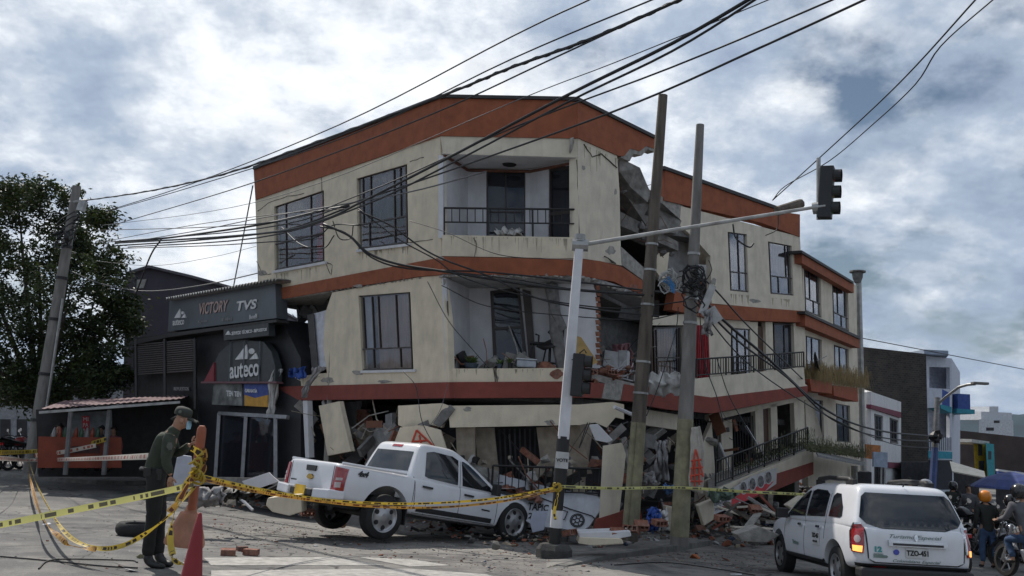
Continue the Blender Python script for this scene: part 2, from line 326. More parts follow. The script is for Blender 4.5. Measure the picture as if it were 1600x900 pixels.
# ---------------------------------------------------------------- ground, street, pavement, hills
def ground_mat():
    m = bpy.data.materials.new('asphalt'); m.use_nodes = True; t = m.node_tree; L = t.links.new; p = t.nodes['Principled BSDF']
    tc = N(t, 'ShaderNodeTexCoord')
    def noi(s, d, r=.6, src=tc.outputs['Object']):
        n = N(t, 'ShaderNodeTexNoise'); n.inputs['Scale'].default_value = s; n.inputs['Detail'].default_value = d; n.inputs['Roughness'].default_value = r; L(src, n.inputs[0]); return n.outputs[0]
    def ramp(src, st):
        r = N(t, 'ShaderNodeValToRGB'); L(src, r.inputs[0]); e = r.color_ramp.elements
        while len(e) < len(st): e.new(.5)
        for el, (q, c) in zip(e, st): el.position = q; el.color = (*c, 1)
        return r.outputs[0]
    big = ramp(noi(.42, 8, .65), [(.36, (.058, .058, .060)), (.47, (.092, .091, .09)), (.54, (.13, .127, .12)), (.66, (.185, .177, .165))])
    fine = ramp(noi(55, 4, .7), [(.3, (.55,)*3), (.55, (1,)*3), (.75, (1.75,)*3)])
    mu = N(t, 'ShaderNodeMix', data_type='RGBA', blend_type='MULTIPLY'); mu.inputs[0].default_value = 1; L(big, mu.inputs[6]); L(fine, mu.inputs[7])
    # pale dust streaks
    dust = ramp(noi(1.7, 9, .72), [(.5, (0,)*3), (.68, (.6,)*3)])
    m2 = N(t, 'ShaderNodeMix', data_type='RGBA'); L(dust, m2.inputs[0]); L(mu.outputs[2], m2.inputs[6]); m2.inputs[7].default_value = (.24, .225, .205, 1)
    # dust fallen round the ruin
    ds = N(t, 'ShaderNodeVectorMath', operation='DISTANCE'); L(tc.outputs['Object'], ds.inputs[0]); ds.inputs[1].default_value = (2.0, 18.5, -.8)
    dr_ = N(t, 'ShaderNodeMapRange'); dr_.inputs[1].default_value = 3.0; dr_.inputs[2].default_value = 9.5; dr_.inputs[3].default_value = 1; dr_.inputs[4].default_value = 0; L(ds.outputs['Value'], dr_.inputs[0])
    dn = ramp(noi(2.4, 10, .75), [(.36, (0,)*3), (.60, (.85,)*3)]); dm = N(t, 'ShaderNodeMath', operation='MULTIPLY'); L(dr_.outputs[0], dm.inputs[0]); L(dn, dm.inputs[1])
    md = N(t, 'ShaderNodeMix', data_type='RGBA'); L(dm.outputs[0], md.inputs[0]); L(m2.outputs[2], md.inputs[6]); md.inputs[7].default_value = (.27, .25, .225, 1); m2 = md
    # dark oil and tyre stains
    on = ramp(noi(.95, 4, .5), [(.60, (0,)*3), (.70, (.55,)*3)]); mo = N(t, 'ShaderNodeMix', data_type='RGBA'); L(on, mo.inputs[0]); L(m2.outputs[2], mo.inputs[6]); mo.inputs[7].default_value = (.035, .034, .033, 1); m2 = mo
    # cracks
    wv = noi(.8, 3); mp = N(t, 'ShaderNodeVectorMath', operation='ADD'); L(tc.outputs['Object'], mp.inputs[0])
    sc = N(t, 'ShaderNodeVectorMath', operation='SCALE'); sc.inputs['Scale'].default_value = 1.2
    nc = N(t, 'ShaderNodeTexNoise'); nc.inputs['Scale'].default_value = 1.1; L(tc.outputs['Object'], nc.inputs[0]); L(nc.outputs[1], sc.inputs[0]); L(sc.outputs[0], mp.inputs[1])
    vo = N(t, 'ShaderNodeTexVoronoi', feature='DISTANCE_TO_EDGE'); vo.inputs['Scale'].default_value = .42; L(mp.outputs[0], vo.inputs[0])
    cr = ramp(vo.outputs[0], [(0, (1,)*3), (.006, (.7,)*3), (.012, (0,)*3)])
    m3 = N(t, 'ShaderNodeMix', data_type='RGBA'); L(cr, m3.inputs[0]); L(m2.outputs[2], m3.inputs[6]); m3.inputs[7].default_value = (.02, .02, .02, 1)
    L(m3.outputs[2], p.inputs['Base Color']); p.inputs['Roughness'].default_value = .85
    b = N(t, 'ShaderNodeBump'); b.inputs['Strength'].default_value = .5; b.inputs['Distance'].default_value = .015; L(noi(45, 5, .7), b.inputs['Height']); L(b.outputs[0], p.inputs['Normal'])
    return m
asph = ground_mat()
g = MB(); xs = [-900, -300, -120, -60, -40]+list(range(-30, 31, 2))+[40, 60, 120, 300, 900]; ys = [-60, -20, -5]+list(range(0, 24, 1))+[24, 27, 32, 40, 60, 90, 150, 300, 600, 1500]
g.grid([[V((x, y, gz(x, y))) for x in xs] for y in ys])
single('ground', g, asph, kind='structure', origin=V((0, 0, 0)), smooth=True)
pave = mat('pavement_concrete', (.21, .20, .185), .95, nscale=5, namt=.35, bump=.5, bscale=30, dirt=.5)
kerbm = mat('kerb_concrete', (.16, .155, .145), .95, nscale=5, namt=.35, bump=.5, bscale=30, dirt=.6)
def slab_on_ground(name, px, h, m, skirt=.0):
    mb = MB(); P = [G(*q) for q in px]
    mb.loops([[p+V((0, 0, h)) for p in P]], (0, 0, -h-.1)); return single(name, mb, m, kind='structure')
# corner pavement under the ruined building: kerb edge runs through the foreground
kx = [(835, 890), (870, 884), (935, 873), (1040, 861), (1098, 852), (1108, 846)]
P = [G(*q) for q in kx]
inner = [V((7.6, 24.5, 0)), V((12.5, 33, 0)), V((16, 50, 0)), V((13, 52, 0)), V((-9.5, 30, 0)), V((-7.6, 25.6, 0)), V((-1.6, 19.3, 0)), V((.9, 18.6, 0))]
loop = P+[V((p.x, p.y, gz(p.x, p.y))) for p in inner]
lz = [-.02, .02, .08, .11, .11, .11]+[.11]*(len(loop)-7)+[-.02]; mb = MB(); mb.loops([[p+V((0, 0, h_)) for p, h_ in zip(loop, lz)]], (0, 0, -.3)); single('pavement', mb, pave, kind='structure')
mb = MB(); P = P[1:]; hts = [.02, .08, .13, .13, .13, .13]; KP = P
for ki, (a, b) in enumerate(zip(P[:-1], P[1:])):
    d = (b-a).normalized(); n = V((d.y, -d.x, 0))
    n = n if n.y < 0 else -n
    mb.hexa([a-V((0, 0, .1)), b-V((0, 0, .1)), b-n*-.16-V((0, 0, .1)), a-n*-.16-V((0, 0, .1))], [a+V((0, 0, hts[ki])), b+V((0, 0, hts[ki+1])), b-n*-.16+V((0, 0, hts[ki+1])), a-n*-.16+V((0, 0, hts[ki]))])
single('kerb', mb, kerbm, kind='structure', bevel=.015)
# left pavement in front of the shops
lp = [(-300, 728), (-40, 742), (60, 750), (150, 757), (225, 758), (330, 756), (400, 752)]
P = [G(*q) for q in lp]; far = [V((-7, 34, gz(0, 34))), V((-45, 40, gz(0, 40)))]
mb = MB(); mb.loops([[p+V((0, 0, .12)) for p in P+far]], (0, 0, -.3)); single('pavement', mb, pave, kind='structure')
# crosswalk bars
zebra = mat('road_paint', (.36, .345, .32), .85, nscale=9, namt=.35, dirt=.85, dirtcol=(.13, .125, .12), bump=.3)
mb = MB()
def gpoly(mb, px, z):
    mb.loops([[G(*q)+V((0, 0, z)) for q in px]], (0, 0, -.003))
for q in ([(318, 872), (520, 871), (600, 884), (330, 884)], [(330, 892), (640, 889), (760, 898), (800, 910), (330, 912)], [(560, 871), (640, 874), (705, 884), (640, 886)]):
    gpoly(mb, q, .006)
single('crosswalk', mb, zebra, kind='structure')
# pale swept patch and old patch in the asphalt
mb = MB(); gpoly(mb, [(-60, 785), (60, 770), (150, 800), (330, 815), (420, 790), (610, 835), (560, 862), (340, 852), (120, 850), (-60, 900)], .0045)
# hills
hill = mat('hill_haze_blue', (.016, .034, .045), 1, nscale=.02, namt=.5)  # forest green shifted to blue, distance haze put into the colour
mb = MB(); rows = []
for j in range(7):
    r = []
    for i in range(70):
        x = -700+i*30; y = 900+j*130
        prof = [0, 40, 82, 110, 120, 70, 0][j]
        r.append(V((x, y, gz(0, y)+prof*(.82+.28*math.sin(x*.006+1.2)+.10*math.sin(x*.021)+.05*noise.noise(V((x*.03, y*.01, 0))))*.92)))
    rows.append(r)
mb.grid(rows); single('hills', mb, hill, kind='structure', smooth=True)

# ---------------------------------------------------------------- the ruined corner building
ZR = at(688, 148, 19.4).z
c0 = atz(396, 262, ZR); c1 = at(688, 148, 19.4); c2 = atz(903, 152, ZR); c3 = atz(1024, 212, ZR); c4 = atz(1040, 260, ZR); c5 = atz(1250, 335, ZR)
L3 = Fac(c0, c1, at(698, 622, 19.4)); FR = Fac(c1, c2, at(698, 622, 19.4)); R1 = Fac(c2, c3, at(906, 610, c2.y)); R2 = Fac(c4, c5, at(1262, 612, c5.y))
base = V((c1.x, c1.y+3, gz(0, 20)))
B = root('apartment_building', base, 'three storey cream corner block with orange bands, cracked, tilted and fallen onto its ground floor', 'building')
m = MB()   # left face upper wall
wL1 = [(428, 323), (506, 297), (507, 408), (429, 423)]; wL2 = [(557, 279), (636, 256), (638, 380), (559, 390)]; wL3 = [(560, 462), (641, 456), (646, 577), (566, 579)]
wall(m, L3, [(399, 312), (688, 212), (690, 402), (405, 456)], [wL1, wL2]); part('wall', m, cream, B, 'left face wall of the top floor with two windows')
m = MB(); wall(m, L3, [(396, 262), (688, 148), (688, 212), (399, 312)], off=.035, th=.26); part('parapet', m, orange, B, 'orange parapet of the left face')
m = MB(); wall(m, L3, [(405, 456), (690, 402), (691, 429), (655, 432), (515, 454), (403, 474)], off=.035, th=.3); part('floor_band', m, orange, B, 'orange band under the top floor, left face')
m = MB()   # slab soffit overhang seen from below at left, broken
m.loops([[L3.at(403, 474, .0), L3.at(520, 456, 0), L3.at(505, 476, -1.0), L3.at(488, 480, -2.2), L3.at(430, 478, -1.8)]], (0, 0, .1)); part('soffit', m, conc, B)
m = MB(); wall(m, L3, [(519, 457), (655, 433), (690, 430), (699, 500), (702, 598), (513, 598), (505, 540), (508, 490)], [wL3]); part('wall', m, cream, B, 'left face wall of the middle floor')
m = MB(); wall(m, L3, [(437, 592), (506, 583), (600, 580), (702, 580), (702, 597), (437, 604)], off=.012, th=.2); part('ledge', m, cream, B)
m = MB(); wall(m, L3, [(436, 604), (702, 597), (703, 622), (436, 626)], off=.045, th=.3); part('floor_band', m, redband, B, 'dark red band over the crushed ground floor, left face')
# curtains behind the windows
tan = mat('tan_curtain', (.40, .27, .20), .9, nscale=5, namt=.3, stretch=(1, 1, .1)); pinkc = mat('red_curtain', (.42, .05, .06), .9, namt=.3); grc = mat('grey_curtain', (.14, .118, .115), .9, nscale=5, stretch=(1, 1, .1))
brn = mat('brown_curtain', (.10, .06, .045), .9)
window(L3, wL1, [.26, .76], [.60], B, low=[.26, .76], curtain=[(.02, .98, .02, .6, grc), (.78, .98, .02, .98, pinkc), (.02, .7, .6, .98, brn)])
window(L3, wL2, [.14, .30, .76, .88], [.66], B, low=[.26, .76], curtain=[(.02, .98, .02, .66, grc), (.02, .2, .02, .98, brn), (.88, .98, .02, .98, pinkc), (.3, .9, .66, .98, brn)])
window(L3, wL3, [.10, .28, .40, .74], [.72], B, low=[.26, .78], curtain=[(.26, .98, .02, .98, tan), (.02, .15, .02, .7, white), (.4, .98, .02, .98, tan)])
for q in (wL1, wL2, wL3):
    m = MB(); (x0, y0), (x1, y1) = q[3], q[2]; wall(m, L3, [(x0-3, y0), (x1+2, y1), (x1+2, y1+4), (x0-3, y0+4)], off=.05, th=.12); part('sill', m, white, B)
# roof edge flashing, all round
m = MB()
for F_, a, b in ((L3, (395, 260), (688, 147)), (FR, (688, 147), (905, 151)), (R1, (903, 151), (1024, 211)), (R2, (1038, 259), (1215, 322))):
    wall(m, F_, [a, b, (b[0], b[1]+5), (a[0], a[1]+5)], off=.09, th=.4)
part('roof_edge', m, tile, B)
# front face
m = MB(); wall(m, FR, [(688, 148), (903, 152), (903, 216), (688, 212)], off=.035, th=.26); part('parapet', m, orange, B, 'orange parapet of the chamfered front')
m = MB(); wall(m, FR, [(688, 212), (903, 216), (903, 246), (692, 240)], th=.2); part('beam', m, cream2, B)
m = MB(); m.rock(FR.at(893, 232, .0), .2, (.9, .3, 1.3), 3); part('broken_corner', m, conc, B)
m = MB(); wall(m, FR, [(691, 367), (905, 371), (906, 404), (690, 400)], off=.01, th=.16); part('balcony_parapet', m, cream, B, 'stained parapet of the top floor balcony')
m = MB(); wall(m, FR, [(690, 401), (906, 405), (906, 431), (690, 428)], off=.045, th=.3); part('floor_band', m, orange, B, 'orange band under the top balcony')
m = MB()   # left inner wall, back wall, oblique wall of the top balcony
A = FR.at(692, 243, -.01); A2 = FR.at(692, 372, -.01); Bk = FR.at(731, 266, -1.3); Bk2 = FR.at(731, 385, -1.3)
m.loops([[A, Bk, Bk2, A2]], (-.1, 0, 0))
Cc = FR.at(828, 267, -1.3); Cc2 = FR.at(828, 385, -1.3)
d3 = [(760, 268), (821, 268), (821, 384), (760, 384)]
Fb = Fac(Bk, Cc, Bk2)
wall(m, Fb, [(729, 262), (830, 262), (830, 388), (729, 386)], [d3], th=.1)
D = FR.at(903, 252, -.25); D2 = FR.at(903, 380, -.25); Fo = Fac(Cc, D, Cc2)
d4 = [(858, 262), (897, 258), (897, 380), (858, 384)]
wall(m, Fo, [(828, 262), (903, 250), (903, 382), (828, 388)], [d4], th=.1); part('balcony_wall', m, white, B)
window(Fb, d3, [.5], [.55], B, pane=pane_d, name='door', off=-.03); window(Fo, d4, [], [.6], B, pane=pane_d, name='door', off=-.03, fw=.09)
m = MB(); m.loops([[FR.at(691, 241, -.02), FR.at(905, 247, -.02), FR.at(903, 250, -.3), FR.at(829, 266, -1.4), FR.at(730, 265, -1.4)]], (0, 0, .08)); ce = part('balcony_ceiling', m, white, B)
m = MB(); m.tube([FR.at(731, 266, -1.27), FR.at(828, 268, -1.27), FR.at(900, 254, -.3)], .035, 6); m.tube([FR.at(694, 243, -.05), FR.at(731, 266, -1.27)], .035, 6); part('ceiling_trim', m, mat('brown_wood', (.16, .06, .03), .6), B)
m = MB(); m.lathe([(.0, 0), (.15, 0), (.17, .03), (.15, .05)], FR.at(796, 255, -.75)-V((0, 0, .05)), 18); part('ceiling_light', m, blackmetal, B)
m = MB(); m.loops([[FR.at(691, 374, -.02), FR.at(905, 377, -.02), FR.at(905, 385, -1.5), FR.at(725, 385, -1.5)]], (0, 0, -.1)); part('balcony_floor', m, conc, B)
pa = FR.at(694, 369, -.06); pb = FR.at(903, 372, -.06); hh = (FR.at(694, 325, -.06)-pa)
railing(pa, pb, hh.length, 17, B, lean=(hh.normalized()-V((0, 0, 1))), posts=4, half=.5)
# R1 face top: pillar wall, parapet with broken end
m = MB(); wall(m, R1, [(903, 152), (1024, 212), (1022, 232), (1010, 228), (1000, 236), (985, 232), (975, 244), (966, 243), (903, 215)], off=.035, th=.26); part('parapet', m, orange, B, 'orange parapet with its broken end')
m = MB(); wall(m, R1, [(985, 230), (1000, 234), (1010, 226), (1024, 230), (1023, 238), (1012, 233), (1003, 243), (990, 240), (984, 252), (970, 246), (975, 236)], off=.02, th=.22); part('broken_edge', m, conc, B)
m = MB(); wall(m, R1, [(903, 216), (935, 226), (964, 240), (968, 300), (970, 392), (972, 415), (938, 408), (904, 403)], th=.25); part('wall', m, cream2, B, 'pale corner pillar wall beside the top balcony')
m = MB(); wall(m, R1, [(904, 404), (938, 408), (972, 417), (1006, 440), (1006, 462), (960, 440), (906, 431)], off=.045, th=.3); part('floor_band', m, orange, B, 'orange band sagging round the corner')
m = MB(); wall(m, R1, [(970, 385), (1008, 420), (1008, 440), (972, 414)], off=.01, th=.2); part('parapet_fragment', m, conc, B)
# broken roof slabs hanging between the two halves
m = MB()
m.loops([[R1.at(968, 246, -.1), R1.at(1000, 262, .1), R1.at(1016, 300, .1), R1.at(1012, 316, .1), R1.at(985, 292, -.1), R1.at(968, 268, -.1)]], -R1.n*.35)
m.loops([[R1.at(972, 268, -.8), R1.at(1035, 318, -.2), R1.at(1065, 345, -.2), R1.at(1058, 366, -.2), R1.at(1010, 352, -.5), R1.at(975, 300, -.8)]], -R1.n*.3)
m.loops([[R1.at(968, 330, -.7), R1.at(1060, 378, -.4), R1.at(1060, 392, -.4), R1.at(968, 352, -.7)]], -R1.n*.5)
part('broken_slab', m, mat('dark_slab_concrete', (.21, .20, .185), .95, nscale=5, namt=.5, bump=.8, bscale=14, dirt=.6), B, 'broken concrete roof slabs hanging in the gap', bevel=.01)  # darker concrete tone for the slabs in the gap
m = MB()
for i in range(30):
    x = 972+random.random()*80; y = 258+(x-972)*1.0+random.uniform(-8, 100); m.rock(R1.at(x, min(y, 395), -random.uniform(.1, 1.5)), random.uniform(.06, .24), (1, .8, .6), i)
tag(part('rubble', m, concd, B), kind='stuff')
m = MB()
for i in range(14):
    a = R1.at(random.uniform(968, 1030), random.uniform(270, 380), -.1); b = a+V((random.uniform(-.5, .7), random.uniform(-.3, .3), random.uniform(-.7, .2))); m.tube([a, (a+b)/2+V((.05, 0, .08)), b], .008, 4)
part('reinforcing_bars', m, mat('rust', (.12, .055, .03), .9), B)
# R2 face top
m = MB(); wall(m, R2, [(1040, 260), (1212, 322), (1216, 330), (1250, 335), (1250, 370), (1190, 348), (1038, 313)], off=.035, th=.26); part('parapet', m, orange, B, 'orange parapet of the right wing')
w5 = [(1137, 362), (1167, 366), (1170, 457), (1141, 454)]; w6 = [(1200, 377), (1237, 384), (1240, 462), (1204, 459)]
m = MB(); wall(m, R2, [(1064, 322), (1250, 370), (1256, 487), (1112, 474), (1110, 400), (1085, 372), (1062, 352)], [w5, w6]); part('wall', m, cream2, B, 'pale right wing wall with two tall windows')
m = MB(); wall(m, R2, [(1020, 300), (1040, 310), (1068, 322), (1064, 350), (1040, 345), (1018, 330)], off=-.01, th=.24); part('broken_edge', m, conc, B)
window(R2, w5, [.5], [.68], B, pane=pane_sky, low=[.5], curtain=[(.02, .98, .02, .98, grc)]); window(R2, w6, [.70, .82], [.66], B, pane=pane_sky, low=[.35, .8], curtain=[(.02, .98, .02, .98, grc)])
m = MB(); wall(m, R2, [(1055, 455), (1112, 475), (1256, 486), (1257, 504), (1110, 498), (1050, 484)], off=.05, th=.3); part('floor_band', m, orange, B, 'orange band of the right wing')
# exposed room walls in the open gap of the top floor
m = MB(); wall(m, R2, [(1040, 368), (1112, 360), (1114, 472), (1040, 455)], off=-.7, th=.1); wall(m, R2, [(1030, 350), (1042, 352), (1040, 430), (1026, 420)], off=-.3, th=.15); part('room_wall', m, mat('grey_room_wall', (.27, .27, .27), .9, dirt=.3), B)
m = MB(); wall(m, R2, [(1026, 372), (1048, 376), (1040, 444), (1026, 425)], off=-.05, th=.12); part('wall_fragment', m, cream, B)
m = MB(); wall(m, R2, [(1040, 350), (1110, 362), (1112, 376), (1040, 366)], off=-.1, th=.8); part('beam', m, concd, B)
# ---- middle floor, front: balcony and opened rooms
m = MB(); wall(m, FR, [(699, 576), (880, 575), (882, 598), (701, 598)], off=.01, th=.16); part('balcony_parapet', m, cream, B, 'cracked parapet of the middle floor balcony')
m = MB(); wall(m, FR, [(702, 597), (884, 596), (906, 597), (906, 621), (703, 622)], off=.045, th=.3); part('floor_band', m, redband, B, 'dark red band under the middle balcony')
m = MB(); wall(m, R1, [(905, 596), (945, 599), (940, 622), (906, 621)], off=.045, th=.3); wall(m, R1, [(975, 600), (1000, 604), (1000, 628), (970, 626)], off=.03, th=.3); part('floor_band', m, redband, B, 'dark red band broken off at the corner')
m = MB(); wall(m, R1, [(945, 599), (976, 600), (970, 626), (938, 622)], off=.02, th=.28); part('broken_edge', m, conc, B)
m = MB()
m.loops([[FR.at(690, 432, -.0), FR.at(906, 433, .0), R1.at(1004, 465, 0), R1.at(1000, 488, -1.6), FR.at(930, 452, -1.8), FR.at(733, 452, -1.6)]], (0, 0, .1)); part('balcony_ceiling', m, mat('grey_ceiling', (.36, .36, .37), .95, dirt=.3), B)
m = MB()
for x in range(690, 905, 11): m.rock(FR.at(x, 431+random.random()*2, .0), .09, (1.3, .6, .4), x)
for i in range(13): m.rock(R1.at(908+i*8, 433+i*2.6, -.02), .10, (1.2, .7, .6), i)
for i in range(24): m.rock(L3.at(515+i*6.2, 456-i*.95, -.02), .06, (1.2, .6, .5), i)
part('broken_slab_edge', m, conc, B)
m = MB()
Bk = FR.at(733, 450, -1.5); Bk2 = FR.at(735, 590, -1.5)
m.loops([[FR.at(697, 434, -.02), Bk, Bk2, FR.at(703, 582, -.02)]], (-.1, 0, 0))
Fb = Fac(Bk, FR.at(870, 452, -1.5), Bk2)
d5 = [(766, 455), (812, 449), (826, 582), (772, 582)]; d6 = [(816, 452), (829, 455), (838, 582), (828, 582)]
wall(m, Fb, [(731, 446), (868, 446), (870, 590), (733, 590)], [d5], th=.1)
wall(m, FR, [(868, 440), (926, 440), (934, 470), (938, 575), (872, 575)], off=-.6, th=.12)
part('balcony_wall', m, white, B, 'pale inner walls of the torn open middle balcony')
window(Fb, d5, [], [.47], B, pane=pane_d, name='door', off=.0, fw=.07)
m = MB(); wall(m, Fb, d6, off=.06, th=.06); part('door_leaf', m, mat('door_brown', (.07, .055, .05), .6), B)
m = MB(); m.tube([FR.at(861, 446, -.5), FR.at(866, 478, -.45), FR.at(869, 520, -.4), FR.at(878, 575, -.4)], [.16, .13, .15, .12], 6); m.rock(FR.at(862, 452, -.5), .2, (.7, .7, 1), 5); m.rock(FR.at(872, 500, -.4), .2, (.7, .7, 1.4), 6); part('broken_column', m, concd, B)
m = MB()
for i in range(14):
    wall(m, FR, [(930+(i % 2)*1.5, 446+i*9), (937+(i % 2), 446+i*9), (938+(i % 2)+i*.1, 453+i*9), (931+(i % 2)*1.5, 453+i*9)], off=-.59, th=.1)
part('exposed_bricks', m, brick, B)
m = MB(); m.loops([[FR.at(702, 580, -.05), FR.at(906, 578, -.05), R1.at(1000, 602, -.05), R1.at(1060, 606, -3), FR.at(930, 592, -4), FR.at(720, 590, -4)]], (0, 0, -.15)); part('floor_slab', m, conc, B)
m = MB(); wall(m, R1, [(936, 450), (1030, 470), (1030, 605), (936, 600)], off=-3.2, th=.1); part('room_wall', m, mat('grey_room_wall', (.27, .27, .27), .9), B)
# ---- middle floor, right wing behind the utility poles
w7 = [(1020, 512), (1062, 510), (1062, 592), (1022, 590)]
m = MB(); wall(m, R2, [(1005, 496), (1075, 490), (1112, 500), (1114, 600), (1072, 600), (1070, 508), (1012, 508)], off=-.05, th=.14); wall(m, R2, [(1108, 500), (1142, 500), (1142, 600), (1112, 600)], off=-.1, th=.14)
wall(m, R2, [(1172, 503), (1184, 503), (1184, 600), (1174, 600)], off=-.1, th=.14); wall(m, R2, [(1196, 503), (1207, 503), (1210, 600), (1198, 600)], off=-.1, th=.14); wall(m, R2, [(1240, 505), (1257, 505), (1260, 600), (1243, 600)], off=-.1, th=.14)
wall(m, R2, [(1142, 500), (1172, 502), (1172, 514), (1142, 512)], off=-.1, th=.14)
part('wall', m, cream2, B, 'piers of the middle floor in the right wing')
window(R2, w7, [.12, .9], [.6], B, pane=pane_m, off=-.08, curtain=[(.1, .9, .02, .98, tan)])
window(R2, [(1142, 513), (1172, 514), (1174, 590), (1144, 590)], [.3, .72], [.7], B, pane=pane_sky, off=-.14, curtain=[(0, 1, 0, 1, grc)])
m = MB(); wall(m, R2, rect(1184, 510, 1197, 600), off=-.2, th=.05); part('door', m, mat('brown_door', (.085, .045, .03), .6), B)
window(R2, [(1208, 505), (1241, 507), (1243, 600), (1210, 600)], [.5], [], B, pane=pane_d, off=-.2, name='door')
m = MB(); rows = []
for v in range(2): rows.append([R2.at(1086+i*.9+v*3, (508 if v == 0 else 596), .0+.05*math.sin(i*1.9)) for i in range(24)])
m.grid(rows); part('curtain', m, pinkc, B, 'red curtain in the doorway of the right wing', smooth=True)
BO = .95    # balcony depth
m = MB(); wall(m, R2, [(1046, 592), (1085, 592), (1256, 574), (1258, 600), (1262, 603), (1112, 622), (1046, 612)], off=BO, th=.14); part('balcony_parapet', m, cream2, B, 'pale parapet of the right wing balcony')
m = MB(); wall(m, R2, [(1000, 600), (1046, 612), (1112, 621), (1262, 603), (1262, 618), (1112, 646), (1046, 640), (1000, 632)], off=BO+.03, th=.2); part('floor_band', m, redband, B, 'dark red band sagging under the right wing balcony')
m = MB(); m.loops([[R2.at(1002, 600, BO), R2.at(1262, 603, BO-.05), R2.at(1262, 603, -.3), R2.at(1002, 605, -.5)]], (0, 0, -.14)); part('balcony_floor', m, conc, B)
pa = R2.at(1088, 590, BO-.07); pb = R2.at(1256, 575, BO-.07); hh = R2.at(1088, 559, BO-.07)-pa
railing(pa, pb, hh.length*.92, 44, B, lean=hh.normalized()-V((0, 0, 1)), posts=5)
# ---- crushed ground floor, front: dropped beam and broken walls.  planes a little in front
m = MB(); wall(m, FR, [(622, 634), (690, 630), (701, 634), (690, 668), (660, 660), (640, 672), (622, 664)], off=.12, th=.35); part('fallen_beam', m, cream, B, 'broken left length of the fallen beam')
m = MB(); wall(m, FR, [(700, 634), (905, 632), (957, 628), (975, 632), (975, 655), (962, 652), (948, 668), (930, 660), (905, 664), (703, 668)], off=.1, th=.35); part('fallen_beam', m, cream, B, 'long cream beam fallen across the front')
m = MB(); m.rock(FR.at(696, 650, .08), .22, (.5, .6, 1.3), 8); m.rock(FR.at(665, 664, .1), .22, (1.6, .5, .35), 4); part('broken_concrete', m, concd, B)
m = MB(); wall(m, FR, [(625, 668), (660, 664), (688, 672), (703, 720), (716, 760), (590, 760)], off=.35, th=.12); part('leaning_panel', m, cream, B, 'cream wall panel with a red painted triangle')
m = MB()
for a, b in (((640, 703), (651, 672)), ((651, 672), (680, 699)), ((646, 690), (668, 688)), ((655, 680), (658, 694))): m.tube([FR.at(*a, .37), FR.at(*b, .37)], .022, 5)
part('painted_mark', m, mat('red_spray_paint', (.5, .06, .03), .7), B)
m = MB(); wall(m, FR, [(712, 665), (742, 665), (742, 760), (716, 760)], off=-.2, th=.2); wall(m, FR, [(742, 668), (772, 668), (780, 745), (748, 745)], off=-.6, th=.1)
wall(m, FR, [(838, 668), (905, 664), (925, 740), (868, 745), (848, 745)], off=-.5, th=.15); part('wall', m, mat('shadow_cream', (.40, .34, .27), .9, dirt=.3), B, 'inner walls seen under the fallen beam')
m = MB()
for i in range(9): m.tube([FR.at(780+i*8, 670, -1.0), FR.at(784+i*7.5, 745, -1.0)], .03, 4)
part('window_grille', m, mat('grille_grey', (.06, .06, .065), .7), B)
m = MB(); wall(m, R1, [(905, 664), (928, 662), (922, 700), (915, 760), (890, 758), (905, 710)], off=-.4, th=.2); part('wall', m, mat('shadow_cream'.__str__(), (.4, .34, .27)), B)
m = MB(); wall(m, FR, [(942, 697), (972, 692), (978, 710), (968, 800), (958, 812), (936, 812), (940, 740)], off=.9, th=.22); part('broken_pillar', m, cream2, B, 'snapped pale pillar standing in the rubble')
m = MB(); wall(m, FR, [(920, 664), (934, 662), (958, 688), (950, 692), (930, 688)], off=.6, th=.3); part('hanging_fragment', m, white, B, 'pale lump of wall hanging from the beam', bevel=.02)
m = MB(); wall(m, FR, [(930, 812), (1000, 790), (1006, 830), (925, 836)], off=.95, th=.3); part('wall_base', m, redband, B)
pa = FR.at(768, 770, .55); pb = FR.at(936, 776, .55); hh = FR.at(768, 734, .55)-pa
railing(pa, pb, .55, 16, B, posts=3)
# crushed ground floor, left face
m = MB(); wall(m, L3, [(498, 634), (530, 627), (548, 705), (512, 712)], off=.25, th=.12); part('leaning_panel', m, cream, B, 'loose cream panel leaning under the left face')
m = MB(); wall(m, L3, [(473, 626), (480, 626), (483, 715), (477, 715)], off=.2, th=.15); part('post', m, white, B)
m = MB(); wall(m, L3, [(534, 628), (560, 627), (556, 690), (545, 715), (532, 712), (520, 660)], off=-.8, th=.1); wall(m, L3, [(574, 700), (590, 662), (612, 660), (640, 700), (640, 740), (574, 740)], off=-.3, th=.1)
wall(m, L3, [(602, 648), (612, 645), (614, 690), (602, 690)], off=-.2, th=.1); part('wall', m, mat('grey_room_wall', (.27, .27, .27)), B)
m = MB(); wall(m, L3, [(558, 640), (572, 640), (580, 690), (562, 712), (555, 690)], off=-.7, th=.15); part('exposed_bricks', m, brick, B)
# lower right wing: ground floor walls and grilles
m = MB(); wall(m, R2, [(1010, 640), (1060, 648), (1060, 672), (1006, 664)], off=.5, th=.2); part('fallen_beam', m, cream2, B, 'dropped beam beside the leaning pole')
R2g = [[(1126, 660), (1144, 655), (1146, 735), (1130, 742)], [(1180, 640), (1192, 638), (1194, 705), (1182, 708)], [(1204, 632), (1214, 630), (1216, 700), (1206, 702)], [(1240, 620), (1256, 618), (1258, 690), (1243, 692)]]
m = MB()
for q in R2g: wall(m, R2, q, off=.05, th=.15)
wall(m, R2, [(1108, 648), (1262, 618), (1262, 624), (1108, 658)], off=.05, th=.15)
wall(m, R2, [(1095, 700), (1112, 660), (1118, 745), (1110, 800), (1090, 790)], off=.4, th=.12)
part('wall', m, cream2, B, 'piers of the crushed floor in the right wing')
m = MB()
for (xa, xb, ya, yb) in ((1088, 1124, 656, 740), (1147, 1180, 650, 725)):
    for i in range(9): x = xa+(xb-xa)*i/8; m.tube([R2.at(x, ya, .0), R2.at(x+3, yb, .0)], .018, 4)
